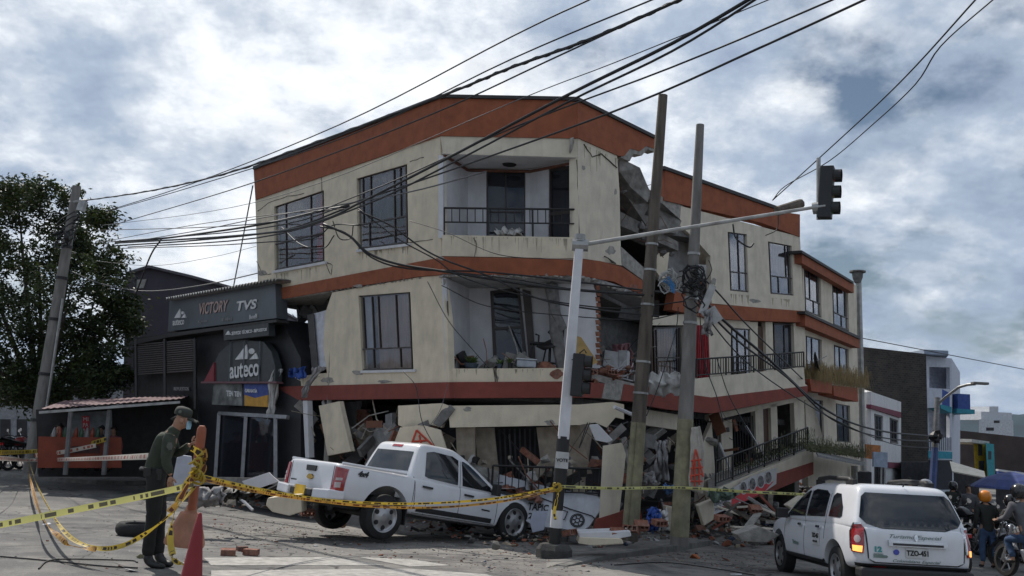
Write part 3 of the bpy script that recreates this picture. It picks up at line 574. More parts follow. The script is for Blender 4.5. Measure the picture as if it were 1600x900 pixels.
part('window_grille', m, blackmetal, B)
m = MB(); wall(m, R2, [(1192, 638), (1204, 636), (1206, 705), (1194, 705)], off=-.05, th=.05); part('door', m, mat('brown_door', (.085, .045, .03)), B)
m = MB(); m.tube([R2.at(1124, 692, .5), R2.at(1152, 760, .6)], .03, 6); m.tube([R2.at(1165, 665, .3), R2.at(1196, 715, .3)], .03, 6); part('loose_pipe', m, white, B)
# collapsed first floor balcony of the right wing (slopes down to the left)
SB = 1.5
m = MB(); wall(m, R2, [(1108, 768), (1180, 738), (1271, 702), (1271, 722), (1190, 748), (1112, 784)], off=SB, th=.15); part('fallen_parapet', m, cream2, B, 'sloping balcony parapet fallen towards the rubble')
m = MB(); wall(m, R2, [(1112, 783), (1190, 748), (1271, 722), (1271, 741), (1195, 773), (1112, 800)], off=SB+.03, th=.2); part('floor_band', m, redband, B, 'sloping dark red edge of the fallen balcony')
m = MB(); m.loops([[R2.at(1108, 766, SB), R2.at(1271, 702, SB), R2.at(1266, 690, 0), R2.at(1104, 745, 0)]], (0, 0, -.15)); part('balcony_floor', m, conc, B)
pa = R2.at(1118, 760, SB-.05); pb = R2.at(1262, 703, SB-.05)
railing(pa, pb, .62, 40, B, posts=7)
# wrecked contents pushed into the crushed floor
def wreck(F, x0, x1, y0, y1, o0, o1, n, seed, mats_):
    r = random.Random(seed); m = MB()
    for i in range(n):
        p = F.at(r.uniform(x0, x1), r.uniform(y0, y1), r.uniform(o0, o1)); m.m = r.randrange(len(mats_)); d = V((r.uniform(-1, 1), r.uniform(-.6, .6), r.uniform(-.9, .9))).normalized()
        if r.random() < .35: q = p+d*r.uniform(.4, 1.2); m.tube([p, (p+q)/2+V((r.uniform(-.1, .1), 0, r.uniform(-.15, .1))), q], r.uniform(.006, .018), 4)
        elif r.random() < .6: m.box(p, (r.uniform(.2, .8), r.uniform(.03, .1), r.uniform(.05, .35)), d.to_track_quat('X', 'Z').to_matrix())
        else: m.rock(p, r.uniform(.06, .22), (1, .7, .6), seed*99+i)
    tag(part('debris', m, mats_, B), kind='stuff')
WMT = [conc, concd, mat('dusty_render', (.33, .29, .23), .95, nscale=8, namt=.4), brick, mat('dusty_white', (.36, .35, .34), .95, namt=.3), blackmetal, dark, concd, mat('brown_wood', (.16, .06, .03), .6)]
wreck(FR, 705, 935, 715, 800, -.6, .5, 100, 3, WMT); wreck(L3, 470, 690, 640, 760, -.9, .1, 110, 4, WMT); wreck(R1, 930, 1010, 660, 800, -.8, .3, 60, 5, WMT); wreck(R2, 1010, 1120, 670, 800, -.2, .5, 60, 6, WMT); wreck(R2, 1110, 1180, 660, 740, -.3, .6, 16, 7, WMT)
wreck(R1, 935, 1000, 545, 592, -2.2, -.3, 24, 8, WMT); wreck(L3, 470, 515, 480, 585, -1.5, -.2, 30, 9, [concd, blackmetal, conc]); wreck(FR, 705, 868, 566, 574, -1.3, -.3, 26, 10, [conc, brick, blackmetal]); wreck(R2, 1040, 1110, 430, 470, -.6, 0, 14, 11, [conc, concd, blackmetal, brick])
# flaked plaster
def flake(mb, F, x, y, r, off, seed, st=1.0):
    q = random.Random(seed); n = 13; mb.loops([F.loop([(x+r*st*math.cos(i*6.283/n)*q.uniform(.55, 1.1), y+r*math.sin(i*6.283/n)*q.uniform(.5, 1.1)) for i in range(n)], off)], -F.n*.02)
m = MB(); mc_ = MB()
for i, (F, x, y, r, o, s_) in enumerate(((L3, 410, 427, 5, .006, 1.6), (L3, 512, 594, 6, .018, 2), (L3, 560, 582, 5, .018, 2.2), (L3, 693, 440, 6, .006, .6), (FR, 700, 520, 5, .006, .4), (FR, 777, 590, 4, .018, .6), (FR, 870, 584, 9, .018, 1.4), (R1, 912, 262, 5, .006, .7), (R1, 962, 300, 6, .006, .5), (R1, 955, 392, 8, .006, 1.2), (R2, 1115, 440, 7, .006, .6), (R2, 1180, 470, 4, .006, 2.5), (R2, 1082, 378, 8, .006, .8), (FR, 730, 640, 5, .106, 1.5), (FR, 860, 660, 5, .106, 2), (L3, 600, 596, 3, .018, 4), (FR, 690, 404, 4, .05, 1.4), (R1, 990, 448, 5, .05, 1.4), (L3, 560, 447, 3, .04, 3))):
    flake(mc_ if i in (6, 12, 17) else m, F, x, y, r, o, i, s_)
part('bare_patch', m, conc, B); part('bare_patch', mc_, brick, B)
# run-off stains below sills and parapets
def stains(mb, F, x0, x1, y, slope, n, off, seed, L_=16):
    q = random.Random(seed)
    for i in range(n):
        x = q.uniform(x0, x1); yy0 = y+(x-x0)*slope; l = q.uniform(.15, 1)**1.6*L_*1.3; w = q.uniform(.25, 1.5)
        mb.loops([F.loop([(x-w, yy0), (x+w, yy0), (x+w*.3, yy0+l), (x-w*.2, yy0+l*.8)], off)], -F.n*.004)
m = MB(); stains(m, L3, 430, 506, 429, -.18, 16, .0035, 1, 14); stains(m, L3, 560, 637, 395, -.14, 22, .0035, 2, 12); stains(m, L3, 567, 645, 583, 0, 16, .0035, 3, 9); stains(m, FR, 696, 900, 369, .02, 34, .0145, 4, 20); stains(m, R2, 1142, 1170, 459, .1, 12, .0035, 5, 14); stains(m, R2, 1204, 1240, 465, .1, 12, .0035, 6, 12); stains(m, FR, 705, 880, 577, 0, 18, .0145, 7, 13); stains(m, R1, 910, 965, 225, .42, 14, .0035, 8, 30); stains(m, L3, 440, 506, 594, -.1, 14, .0155, 9, 9)
part('rain_stains', m, mat('rain_stain', (.40, .35, .265), .95, nscale=9, namt=.3), B)
# closed shell of the block: roof, back, floors and dark block for unlit rooms
top = [c0, c1, c2, c3, c5]
def down(p, z): return V((p.x, p.y, z))
cb = V((c0.x+5.5, c0.y+5.5, ZR)); cbb = V((c5.x-1.5, c5.y+6, ZR))
inn = lambda p, k=.45: p+(V((1.5, 27, p.z))-p).normalized()*k
m = MB()
for z in (ZR-.75, at(690, 420, 19.4).z, at(700, 612, 19.4).z):
    lp_ = [inn(c0, .5), inn(c1, .5), inn(c2, .5), inn(c3, 1.6), inn(V((c4.x, c4.y, 0)), 1.6), inn(c5, .5), cbb, cb]
    m.loops([[V((p.x, p.y, z-.1)) for p in lp_]], (0, 0, .16))
part('floor_slabs', m, concd, B)
m = MB()
q0 = L3.at(519, 600, -.05); q0t = L3.at(519, 470, -.05); low0 = L3.at(404, 474, -.05); zg = gz(0, 22)-.1
def rearw(m, a, b, c, d, n):    # quad a(bottom) b(bottom) c(top) d(top)
    m.hexa([a, b, c, d], [a+n, b+n, c+n, d+n])
cbz = lambda z: V((cb.x, cb.y, z))
rearw(m, low0, cbz(low0.z), cbz(ZR-.02), c0-V((-.03, 0, .02)), V((.12, -.02, 0)))
rearw(m, V((q0.x, q0.y, zg)), cbz(zg), cbz(low0.z), q0t, V((.12, -.02, 0)))
for a, b in ((cb, cbb), (cbb, c5)):
    d = (b-a).cross(V((0, 0, 1))).normalized()*.15
    m.hexa([down(a, zg), down(b, zg), down(b, ZR-.02), down(a, ZR-.02)], [down(a, zg)+d, down(b, zg)+d, down(b, ZR-.02)+d, down(a, ZR-.02)+d])
# leaving gap partition walls inside so rooms read dark
for off, (xa, xb) in ((-3.0, (520, 690)),):
    pass
part('wall', m, mat('rear_wall', (.3, .28, .25), .9), B, 'plain rear and party walls')
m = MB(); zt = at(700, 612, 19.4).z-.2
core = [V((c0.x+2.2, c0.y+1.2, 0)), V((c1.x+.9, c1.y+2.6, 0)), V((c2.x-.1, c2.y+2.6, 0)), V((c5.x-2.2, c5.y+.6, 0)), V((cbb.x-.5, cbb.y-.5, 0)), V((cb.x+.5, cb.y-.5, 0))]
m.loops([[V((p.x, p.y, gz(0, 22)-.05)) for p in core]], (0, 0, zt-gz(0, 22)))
part('unlit_room_block', m, dark, B)  # added dark solid, gloom of the crushed floor put into its colour
# cracks in the render of the left face
m = MB()
def crack(F, pts, w=.012, off=.004):
    P = []; 
    for (a, b) in zip(pts[:-1], pts[1:]):
        for k in range(4):
            t = k/4; P.append(F.at(a[0]+(b[0]-a[0])*t+random.uniform(-.8, .8), a[1]+(b[1]-a[1])*t+random.uniform(-.8, .8), off))
    P.append(F.at(*pts[-1], off))
    m.tube(P, [w*random.uniform(.4, 1.2) for _ in P], 4)
for c in ([(402, 330), (425, 314), (450, 307), (475, 302)], [(400, 408), (412, 430), (424, 428)], [(507, 408), (516, 428)], [(640, 252), (662, 246)], [(500, 246), (503, 300)], [(636, 380), (676, 374)], [(508, 408), (520, 414), (517, 430)]): crack(L3, c)
for c in ([(770, 568), (774, 598)], [(775, 576), (777, 596)]): crack(FR, c, .02, .02)
crack(FR, [(741, 372), (745, 382), (741, 402)], .012, .02); crack(FR, [(700, 470), (702, 560)], .03, .0); crack(FR, [(901, 250), (904, 330), (905, 372)], .02, .0)
crack(R1, [(912, 225), (925, 245), (940, 240), (964, 262)], .02, .01); crack(R1, [(945, 400), (962, 412)], .03, .05)
part('cracks', m, mat('crack_shadow', (.07, .06, .05), 1), B)
m = MB()
for i in range(22):
    m.rock(R1.at(random.uniform(918, 985), random.uniform(572, 597), random.uniform(-.6, .05)), .13, (1.2, .6, .5), 100+i)
part('broken_bricks', m, brick, B)
# ---------------------------------------------------------------- right hand street
def closed(mb, F, tl, tr, bl, br, depth):    # a box behind a facade, facade corners in pixels
    mb.loops([F.loop([tl, tr, br, bl], -.17)], -F.n*depth)
def hplane(px0, y0, px1):                    # vertical plane through a level line (two pixels), first at distance y0
    a = at(px0[0], px0[1], y0); b = atz(px1[0], px1[1], a.z)
    if b.y < 0 or abs(b.y-y0) > .35*y0: b = at(px1[0], px1[1], y0+1)
    return Fac(a, b, a-V((0, 0, 3)))
S = hplane((1253, 393), c5.y+.35, (1330, 440))
S0 = S.at(1253, 393)
T = root('apartment_building', V((S0.x+2, S0.y+3, gz(9, 30))), 'narrower three storey block beside the ruin with orange eaves and grassy planters', 'building')
m = MB(); m.loops([[S.at(1254, 400, -.25), S.at(1338, 447, -.25), S.at(1342, 745, -.25), S.at(1262, 745, -.25)]], -S.n*5); part('unlit_room_block', m, dark, T)  # added near-black block stands for the unlit rooms behind the windows
a1 = [(1256, 416), (1282, 428), (1284, 497), (1258, 486)]; a2 = [(1300, 441), (1325, 454), (1327, 518), (1302, 507)]
b1 = [(1259, 524), (1284, 531), (1285, 592), (1260, 588)]; b2 = [(1303, 538), (1326, 546), (1328, 604), (1304, 598)]
e1 = [(1258, 622), (1286, 626), (1288, 692), (1261, 690)]; e2 = [(1306, 630), (1328, 634), (1330, 692), (1308, 690)]
m = MB(); wall(m, S, [(1253, 393), (1330, 440), (1338, 447), (1343, 760), (1263, 760)], [a1, a2, b1, b2, e1, e2], th=.2); part('wall', m, cream2, T)
m = MB(); wall(m, S, [(1253, 393), (1334, 442), (1334, 458), (1253, 411)], off=.25, th=.24); part('parapet', m, orange, T)
m = MB(); wall(m, S, [(1253, 391), (1334, 440), (1334, 443), (1253, 395)], off=.32, th=.5); part('roof_edge', m, tile, T)
m = MB(); wall(m, S, [(1258, 489), (1343, 529), (1343, 544), (1258, 509)], off=.3, th=.3); part('floor_band', m, orange, T)
m = MB(); wall(m, S, [(1258, 486), (1344, 526), (1344, 530), (1258, 490)], off=.36, th=.34); part('band_capping', m, tile, T)
for q in (a1, a2): window(S, q, [.3, .75], [.7], T, pane=pane_sky, low=[.5], curtain=[(0, 1, 0, 1, grc)])
for q in (b1, b2): window(S, q, [.35], [.7], T, pane=pane_sky, low=[.5])
for q in (e1, e2): window(S, q, [.5], [], T, pane=pane_d)
m = MB(); m.tube([S.at(1341, 432, -.3), S.at(1349, 745, -.3)], .12, 10); part('flue_pipe', m, galv, T)
m = MB(); m.lathe([(.12, 0), (.2, .2), (.22, .4)], S.at(1340, 442, -.3), 10); m.lathe([(.32, .42), (.32, .48)], S.at(1340, 442, -.3), 10); part('flue_cowl', m, concd, T)
pr = mat('terracotta_paint', (.33, .075, .035), .85, namt=.25, dirt=.4)
pl = MB(); wall(pl, S, [(1265, 592), (1300, 597), (1300, 615), (1268, 611)], off=.75, th=.5); part('planter', pl, pr, T)
pl = MB(); wall(pl, S, [(1302, 602), (1340, 606), (1341, 628), (1303, 618)], off=.75, th=.5); part('planter', pl, pr, T)
def grass_tuft(mb, c, n, h, spread, droop, seed):
    r = random.Random(seed)
    for _ in range(n):
        p = c+V((r.uniform(-1, 1)*spread, r.uniform(-1, 1)*spread*.4, 0)); d = V((r.uniform(-1, 1), r.uniform(-1, .4), 0))*h*.5
        l = h*r.uniform(.5, 1.1); q = p+d*.5+V((0, 0, l)); e = p+d*1.2+V((0, 0, l*(1-droop*1.2))); w = V((.005, .004, 0))
        mb.add([p-w, p+w, q+w, q-w, e], [(0, 1, 2, 3), (3, 2, 4)])
dry = mat('dry_grass', (.24, .17, .07), .9, namt=.4); grn = mat('weed_green', (.075, .08, .035), .9, namt=.5)
m = MB()
for i in range(34):
    x = 1264+i*2.5; grass_tuft(m, S.at(x, 592+(x-1264)*.16+3*math.sin(i*1.9), .7), 30, .35+.3*((i*5) % 7)/7, .3, 1.0+.9*((i*3) % 5)/5, i)
single('grass', m, dry, 'dry straw coloured grass spilling over the terracotta planters of the second block', 'grass', kind='stuff')
m = MB()
for i in range(26):
    x = 1262+i*3.4; grass_tuft(m, S.at(x, 702+(x-1262)*.12, 1.2+.5*math.sin(i*2.3)), 8+(i*7) % 9, .2+.3*((i*5) % 7)/7, .35, .9, 60+i)
for i in range(12):
    x = 1185+i*7; grass_tuft(m, R2.at(x, 740-(x-1118)*.39-2, SB-.2), 9, .3, .3, 1.1, 90+i)
lvb = []
for i in range(2600):
    x = random.uniform(1262, 1350); c_ = S.at(x, 703+(x-1262)*.12-abs(random.gauss(0, 1))*6*(.4+.6*abs(math.sin(x*.11))), 1.2+random.uniform(-.7, .7)); a_ = V((random.uniform(-1, 1), random.uniform(-1, 1), random.uniform(-1, .6))).normalized(); b_ = a_.orthogonal().normalized(); l_ = random.uniform(.05, .12)
    m.add([c_, c_+a_*l_*.5+b_*l_*.25, c_+a_*l_, c_+a_*l_*.5-b_*l_*.25], [(0, 1, 2, 3)])
for i in range(500):
    x = random.uniform(1150, 1265); c_ = R2.at(x, 748-(x-1118)*.36-abs(random.gauss(0, 1))*7, SB-.1+random.uniform(-.15, .15)); a_ = V((random.uniform(-1, 1), random.uniform(-1, 1), random.uniform(-1, .6))).normalized(); b_ = a_.orthogonal().normalized(); l_ = random.uniform(.04, .10)
    m.add([c_, c_+a_*l_*.5+b_*l_*.25, c_+a_*l_, c_+a_*l_*.5-b_*l_*.25], [(0, 1, 2, 3)])
single('weeds', m, grn, 'green and dry weeds growing over the fallen balcony and the shop awning', 'plant', kind='stuff')
aw = MB(); aw.loops([[S.at(1274, 706, .3), S.at(1352, 724, .3), S.at(1350, 728, 1.6), S.at(1278, 714, 2.6)]], (0, 0, .05)); single('awning', aw, mat('awning_sheet', (.20, .20, .20), .8, namt=.4, dirt=.6), 'grey sheet awning with weeds on it under the second block', 'awning')
# white shop
Cc_ = hplane((1361, 612), 40, (1408, 628))
T = root('shop_building', Cc_.at(1385, 760, -3), 'small white two storey shop with a purple stripe next to the dark brick wall', 'building')
u1 = [(1366, 646), (1380, 650), (1380, 690), (1367, 688)]; u2 = [(1390, 652), (1404, 657), (1404, 694), (1391, 692)]; u3 = [(1366, 722), (1384, 724), (1384, 765), (1366, 765)]
m = MB(); wall(m, Cc_, [(1361, 612), (1408, 628), (1408, 775), (1361, 770)], [u1, u2, u3]); m.loops([[Cc_.at(1361, 612, -.1), Cc_.at(1361, 770, -.1), at(1340, 770, 46), at(1340, 606, 46)]], (.1, .1, 0)); closed(m, Cc_, (1361, 613), (1408, 629), (1361, 770), (1408, 774), 6); part('wall', m, mat('shop_white', (.62, .62, .62), .85, namt=.1, dirt=.3), T)
pu = mat('purple_paint', (.17, .035, .06), .8)
m = MB(); wall(m, Cc_, [(1361, 632), (1408, 644), (1408, 653), (1361, 638)], off=.1, th=.2); part('purple_stripe', m, pu, T)
m = MB(); wall(m, Cc_, [(1388, 722), (1407, 723), (1407, 731), (1388, 731)], off=.1, th=.2); part('purple_stripe', m, pu, T)
for q in (u1, u2, u3): window(Cc_, q, [.33, .66], [], T, pane=pane_d, fw=.09)
# dark brick flank wall building
D_ = hplane((1338, 541), 47, (1447, 553))
bw = bpy.data.materials.new('dark_brickwork'); bw.use_nodes = True; t = bw.node_tree; p = t.nodes['Principled BSDF']; tc = N(t, 'ShaderNodeTexCoord'); br = N(t, 'ShaderNodeTexBrick')
mp = N(t, 'ShaderNodeMapping'); mp.inputs['Rotation'].default_value = (math.radians(90), 0, 0); t.links.new(tc.outputs['Object'], mp.inputs[0]); t.links.new(mp.outputs[0], br.inputs[0])
br.inputs['Scale'].default_value = 2.2; br.inputs['Color1'].default_value = (.055, .045, .038, 1); br.inputs['Color2'].default_value = (.028, .024, .022, 1); br.inputs['Mortar'].default_value = (.075, .07, .06, 1)
nn = N(t, 'ShaderNodeTexNoise'); nn.inputs['Scale'].default_value = 1.4; nn.inputs['Detail'].default_value = 8; t.links.new(tc.outputs['Object'], nn.inputs[0])
mx = N(t, 'ShaderNodeMix', data_type='RGBA', blend_type='MULTIPLY'); mx.inputs[0].default_value = .8; t.links.new(br.outputs[0], mx.inputs[6]); t.links.new(nn.outputs[0], mx.inputs[7])
sc_ = N(t, 'ShaderNodeVectorMath', operation='SCALE'); sc_.inputs['Scale'].default_value = 1.5; t.links.new(mx.outputs[2], sc_.inputs[0]); t.links.new(sc_.outputs[0], p.inputs['Base Color']); p.inputs['Roughness'].default_value = .95
m = MB(); m.loops([D_.loop([(1330, 540), (1447, 553), (1452, 775), (1340, 775)])], -D_.n*8); single('brick_building', m, bw, 'tall dark soot stained brick flank wall behind the white shop', 'building')
# blue and white house
E_ = hplane((1447, 562), 50, (1487, 566)); 
T = root('balcony_house', E_.at(1470, 765, -3), 'pale blue and white house with turquoise balcony edges beyond the brick wall', 'building')
pb_ = mat('pale_blue_white', (.50, .53, .60), .85, namt=.1, dirt=.2); tq = mat('turquoise_paint', (.03, .25, .33), .7); bl_ = mat('blue_paint', (.04, .08, .28), .7)
r1 = [(1452, 573), (1484, 574), (1484, 608), (1452, 606)]; r2 = [(1452, 645), (1484, 646), (1484, 684), (1452, 683)]
m = MB(); wall(m, E_, [(1447, 556), (1487, 560), (1488, 775), (1449, 775)], [r1, r2], th=.25); part('wall', m, pb_, T)
for r in (r1, r2): m = MB(); wall(m, E_, [(r[0][0]-2, r[0][1]-2), (r[1][0]+2, r[1][1]-2), (r[2][0]+2, r[2][1]+2), (r[3][0]-2, r[3][1]+2)], off=-1.3, th=.2); part('loggia_wall', m, mat('loggia_grey', (.30, .33, .40), .9), T)
Es = Fac(E_.at(1487, 560), E_.at(1487, 560)+V((4.5, 8, 0)), E_.at(1487, 760))
m = MB(); m.loops([[E_.at(1487, 560, -.1), E_.at(1487, 775, -.1), E_.at(1487, 775)+V((4.5, 8, 0)), E_.at(1487, 560)+V((4.5, 8, 0))]], (-.2, 0, 0)); part('wall', m, pb_, T, 'right flank wall')
for (x0, y0, y1) in ((1489, 585, 600), (1489, 658, 672)):
    m = MB(); m.box(E_.at(x0, (y0+y1)/2)+V((.6, 2.2, 0)), (.1, .9, .5)); part('window', m, pane_d, T)
m = MB(); m.loops([[E_.at(1444, 553, .5), E_.at(1482, 555, .9), E_.at(1482, 556)+V((3.2, 8, 0)), E_.at(1446, 552)+V((0, 8, 0))]], (0, 0, .25)); part('roof', m, mat('roof_blue_edge', (.25, .3, .38), .8), T)
m = MB(); wall(m, E_, [(1446, 608), (1472, 608), (1472, 636), (1446, 638)], off=.7, th=.8); part('balcony', m, pb_, T)
m = MB(); wall(m, E_, [(1472, 608), (1484, 614), (1484, 640), (1472, 634)], off=.7, th=.8); m.box(E_.at(1494, 630)+V((.5, 1.6, .1)), (.7, 3.0, .9)); part('balcony', m, bl_, T, 'blue side balcony')
m = MB(); wall(m, E_, [(1470, 632), (1487, 636), (1487, 646), (1470, 638)], off=.9, th=1.0); m.box(E_.at(1494, 642)+V((.5, 1.6, 0)), (1.0, 3.4, .25)); part('balcony_edge', m, tq, T)
m = MB(); wall(m, E_, [(1445, 705), (1488, 706), (1488, 717), (1445, 716)], off=.9, th=1.0); part('balcony_edge', m, tq, T, 'turquoise edge over the street')
m = MB()
for i in range(14): m.tube([E_.at(1448+i*2.9, 683, .5), E_.at(1448+i*2.9, 704, .5)], .02, 4)
part('balcony_grille', m, blackmetal, T)
m = MB(); wall(m, E_, rect(1449, 719, 1488, 765), off=.02, th=.1); part('shutter', m, mat('shutter_dark', (.03, .032, .04), .7), T)
# yellow house, teal house, long dark roofed hall, white building on the hill
def hut(name, px, y, m_, label, depth=5, wins=(), win_m=None, roofm=None):
    F = Fac(at(*px[0], y), at(*px[1], y+.6), at(*px[3], y)); T = root(name, F.at(*px[2])+V((0, 2, 0)), label, 'building'); mb = MB(); dv = F.at(*px[0])-CP; dv.z = 0; mb.loops([F.loop(px)], dv.normalized()*depth); part('wall', mb, m_, T)
    for w in wins: k = MB(); wall(k, F, w, off=.03, th=.1); part('window', k, win_m or dark, T)
    if roofm: k = MB(); wall(k, F, [(px[0][0]-3, px[0][1]-4), (px[1][0]+3, px[1][1]-4), (px[1][0]+3, px[1][1]+1), (px[0][0]-3, px[0][1]+1)], off=.6, th=depth+.9); part('roof', k, roofm, T)
    return T
hut('yellow_house', [(1521, 690), (1543, 694), (1546, 745), (1524, 745)], 62, mat('yellow_paint', (.55, .33, .02), .8), 'small bright yellow house with two dark windows next to the teal house', 4, [rect(1529, 694, 1535, 712), rect(1530, 720, 1538, 736)], roofm=mat('pale_sheet', (.4, .4, .38), .8))
hut('teal_house', [(1540, 692), (1553, 694), (1555, 745), (1543, 745)], 61, mat('teal_paint', (.03, .24, .28), .8), 'narrow teal house between the yellow house and the dark roofed hall', 4, [rect(1545, 705, 1549, 718)])
hut('market_hall', [(1485, 671), (1700, 694), (1700, 790), (1485, 770)], 78, mat('hall_roof_brown', (.06, .045, .04), .95, nscale=1, namt=.3), 'long low hall with a dark brown sloping roof behind the coloured houses', 12)
hut('clinic_building', [(1530, 655), (1583, 657), (1584, 690), (1529, 688)], 150, mat('far_white', (.50, .52, .55), .9, dirt=.15), 'white stepped building on the slope below the wooded hill', 12, [rect(1553, 657, 1562, 661), rect(1541, 668, 1553, 673)])
mm = MB(); F = Fac(at(1533, 643, 151), at(1581, 645, 152), at(1533, 680, 151)); wall(mm, F, [(1533, 643), (1581, 645), (1581, 657), (1533, 656)], th=8); wall(mm, F, rect(1546, 635, 1560, 644), th=5)
o = part('upper_floor', mm, MAT['far_white'], bpy.data.objects['clinic_building'])
# market clutter at the foot of the street
shed = mat('shed_dark', (.03, .03, .034), .9, namt=.5)
k = hut('market_stall', [(1490, 728), (1530, 741), (1530, 800), (1490, 800)], 42, shed, 'dark market stall with a sloping grey tarpaulin left of the blue umbrella', 3)
mb = MB(); mb.loops([[at(1484, 722, 41), at(1538, 738, 39), at(1540, 748, 37.5), at(1488, 738, 39)]], (0, 0, .05)); part('tarpaulin', mb, mat('tarp', (.16, .17, .17), .8), k)
k = hut('corner_shop', [(1556, 736), (1640, 748), (1640, 815), (1556, 800)], 36, shed, 'low shop front with a red and blue lit fascia at the right edge', 4)
F = Fac(at(1556, 736, 35.7), at(1640, 748, 36.1), at(1556, 800, 35.7)); mb = MB(); wall(mb, F, [(1560, 737), (1640, 747), (1640, 758), (1560, 748)], off=.2, th=.1); part('fascia', mb, mat('fascia_red', (.28, .05, .03), .7), k)
for a, b in ((1560, 1568), (1588, 1596)): mb = MB(); wall(mb, F, [(a, 736), (b, 737), (b, 749), (a, 748)], off=.24, th=.1); part('fascia_panel', mb, bl_, k)
mb = MB(); wall(mb, F, [(1560, 733), (1640, 744), (1640, 747), (1560, 736)], off=.25, th=.15); part('fascia_edge', mb, white, k)
k = hut('corner_shop', [(1280, 735), (1362, 738), (1362, 800), (1280, 800)], 33, shed, 'dark shuttered shop opening under the weedy awning', 3)
for i, x in enumerate((1300, 1335)): mb = MB(); mb.tube([at(x, 728, 32.8), at(x, 780, 32.8)], .12, 8); part('column', mb, conc, k)
k = hut('corner_shop', [(1408, 722), (1450, 722), (1450, 790), (1408, 790)], 44, shed, 'dark workshop opening between the white shop and the turquoise edged house', 3)
mb = MB(); mb.lathe([(1.15, 0), (1.1, .06), (.8, .26), (.4, .42), (.04, .50)], at(1582, 764, 27), 10); um = single('market_umbrella', mb, mat('umbrella_blue', (.03, .05, .17), .7), 'open blue market umbrella above the motorcyclists at the right edge', 'umbrella', origin=at(1582, 764, 27)-V((0, 0, 1.9)))
mb = MB(); mb.tube([at(1582, 764, 27)-V((0, 0, 2.0)), at(1582, 764, 27)+V((0, 0, .48))], .03, 6); part('pole', mb, galv, um)
# small signs in the right hand street
def sign(px, y, m_, label, post=None, name='street_sign'):
    F = Fac(at(*px[0], y), at(*px[1], y+.4), at(*px[3], y)); T = root(name, F.at(*(post or px[2])), label, 'sign'); mb = MB(); wall(mb, F, px, th=.05); part('panel', mb, m_, T)
    if post: mb = MB(); mb.tube([F.at((px[0][0]+px[1][0])/2+1, px[0][1], -.08), F.at(*post, -.08)], .035, 6); part('post', mb, galv, T)
    return T, F
sign([(1353, 694), (1376, 696), (1376, 719), (1353, 716)], 33, mat('sign_orange', (.38, .14, .04), .7, namt=.4), 'weathered orange shop sign hanging left of the grey panel')
sign([(1365, 706), (1387, 707), (1387, 731), (1365, 729)], 30, mat('sign_bluegrey', (.27, .33, .42), .6), 'blank blue grey road sign on a thin post behind the taxi', (1376, 785))
# lamp post far right
T = root('street_lamp', at(1457, 775, 34), 'thin blue painted street lamp with a curved arm over the right hand street', 'street lamp')
mb = MB(); mb.tube([at(1465, 621, 34), at(1461, 700, 34)], .10, 8, r2=.12); part('pole', mb, mat('pole_grey', (.2, .2, .2), .8, namt=.5), T)
mb = MB(); mb.tube([at(1461, 699, 34), at(1456, 776, 34)], .125, 8, r2=.14); part('pole_base', mb, mat('pole_blue', (.06, .09, .22), .7), T)
mb = MB(); mb.tube([at(1465, 632, 34), at(1478, 620, 33.6), at(1498, 605, 33), at(1512, 601, 32.6), at(1524, 600, 32.3)], .05, 6); part('arm', mb, galv, T)
mb = MB(); mb.box(at(1531, 599, 32.1), (.55, .25, .09)); part('lamp_head', mb, concd, T, bevel=.02)
mb = MB(); [mb.rock(at(1462+random.uniform(-5, 5), 682+random.uniform(-6, 6), 33.8), .15, (1, 1, 1), i+300) for i in range(6)]; part('cable_splice', mb, blackmetal, T)
# ---------------------------------------------------------------- left hand side
slate = mat('slate_wall', (.060, .055, .070), .9, nscale=1.5, namt=.15)
GB = hplane((232, 417), 40, (232.5, 417)); 
F = Fac(at(205, 500, 40), at(370, 500, 40), at(205, 600, 40))
T = root('gabled_building', at(290, 735, 40)+V((0, 2, 0)), 'windowless dark slate grey gabled hall rising behind the motorcycle shop', 'building')
mb = MB(); mb.loops([F.loop([(196, 428), (232, 417), (300, 432), (385, 456), (395, 500), (385, 735), (190, 735)])], -F.n*10); part('wall', mb, slate, T)
mb = MB(); wall(mb, F, [(196, 425), (232, 414), (300, 430), (387, 454), (387, 458), (300, 434), (232, 418), (196, 429)], off=.2, th=10.4); part('roof_edge', mb, mat('slate_edge', (.10, .095, .11), .8), T)
mb = MB(); wall(mb, F, [(214, 437), (229, 436), (224, 450), (213, 451)], off=.05, th=.1); part('vent_panel', mb, mat('pale_panel', (.3, .29, .28), .8), T)
# shop
P_ = hplane((265, 470), 30, (402, 447)); 
T = root('motorcycle_shop', P_.at(340, 745, -3), 'black fronted motorcycle shop with grey sign boards behind the police officer', 'building')
gdk = mat('shop_black', (.020, .020, .023), .6, namt=.3); gsign = mat('sign_grey', (.085, .098, .11), .45, nscale=1.2, namt=.25); lit = mat('sign_letter_white', (.62, .62, .62), .6)
g2 = mat('sign_grey_dark', (.040, .045, .047), .55, namt=.2)
mb = MB(); wall(mb, P_, [(262, 520), (440, 499), (470, 560), (470, 750), (300, 748), (300, 600)], off=-.35, th=6); part('wall', mb, gdk, T)
mb = MB(); wall(mb, P_, [(208, 527), (300, 520), (308, 640), (308, 748), (212, 748)], off=-.3, th=6); part('wall', mb, mat('shop_dark_grey', (.035, .033, .033), .9), T, 'recessed left wing under louvres')
mb = MB(); wall(mb, P_, [(265, 470), (402, 447), (430, 443), (432, 497), (262, 518)], th=.35); sg = part('sign_board', mb, gsign, T, 'long grey sign board along the roof')
mb = MB(); rows = []
a = P_.at(258, 468, .25); b = P_.at(432, 438, .25); n_ = 160
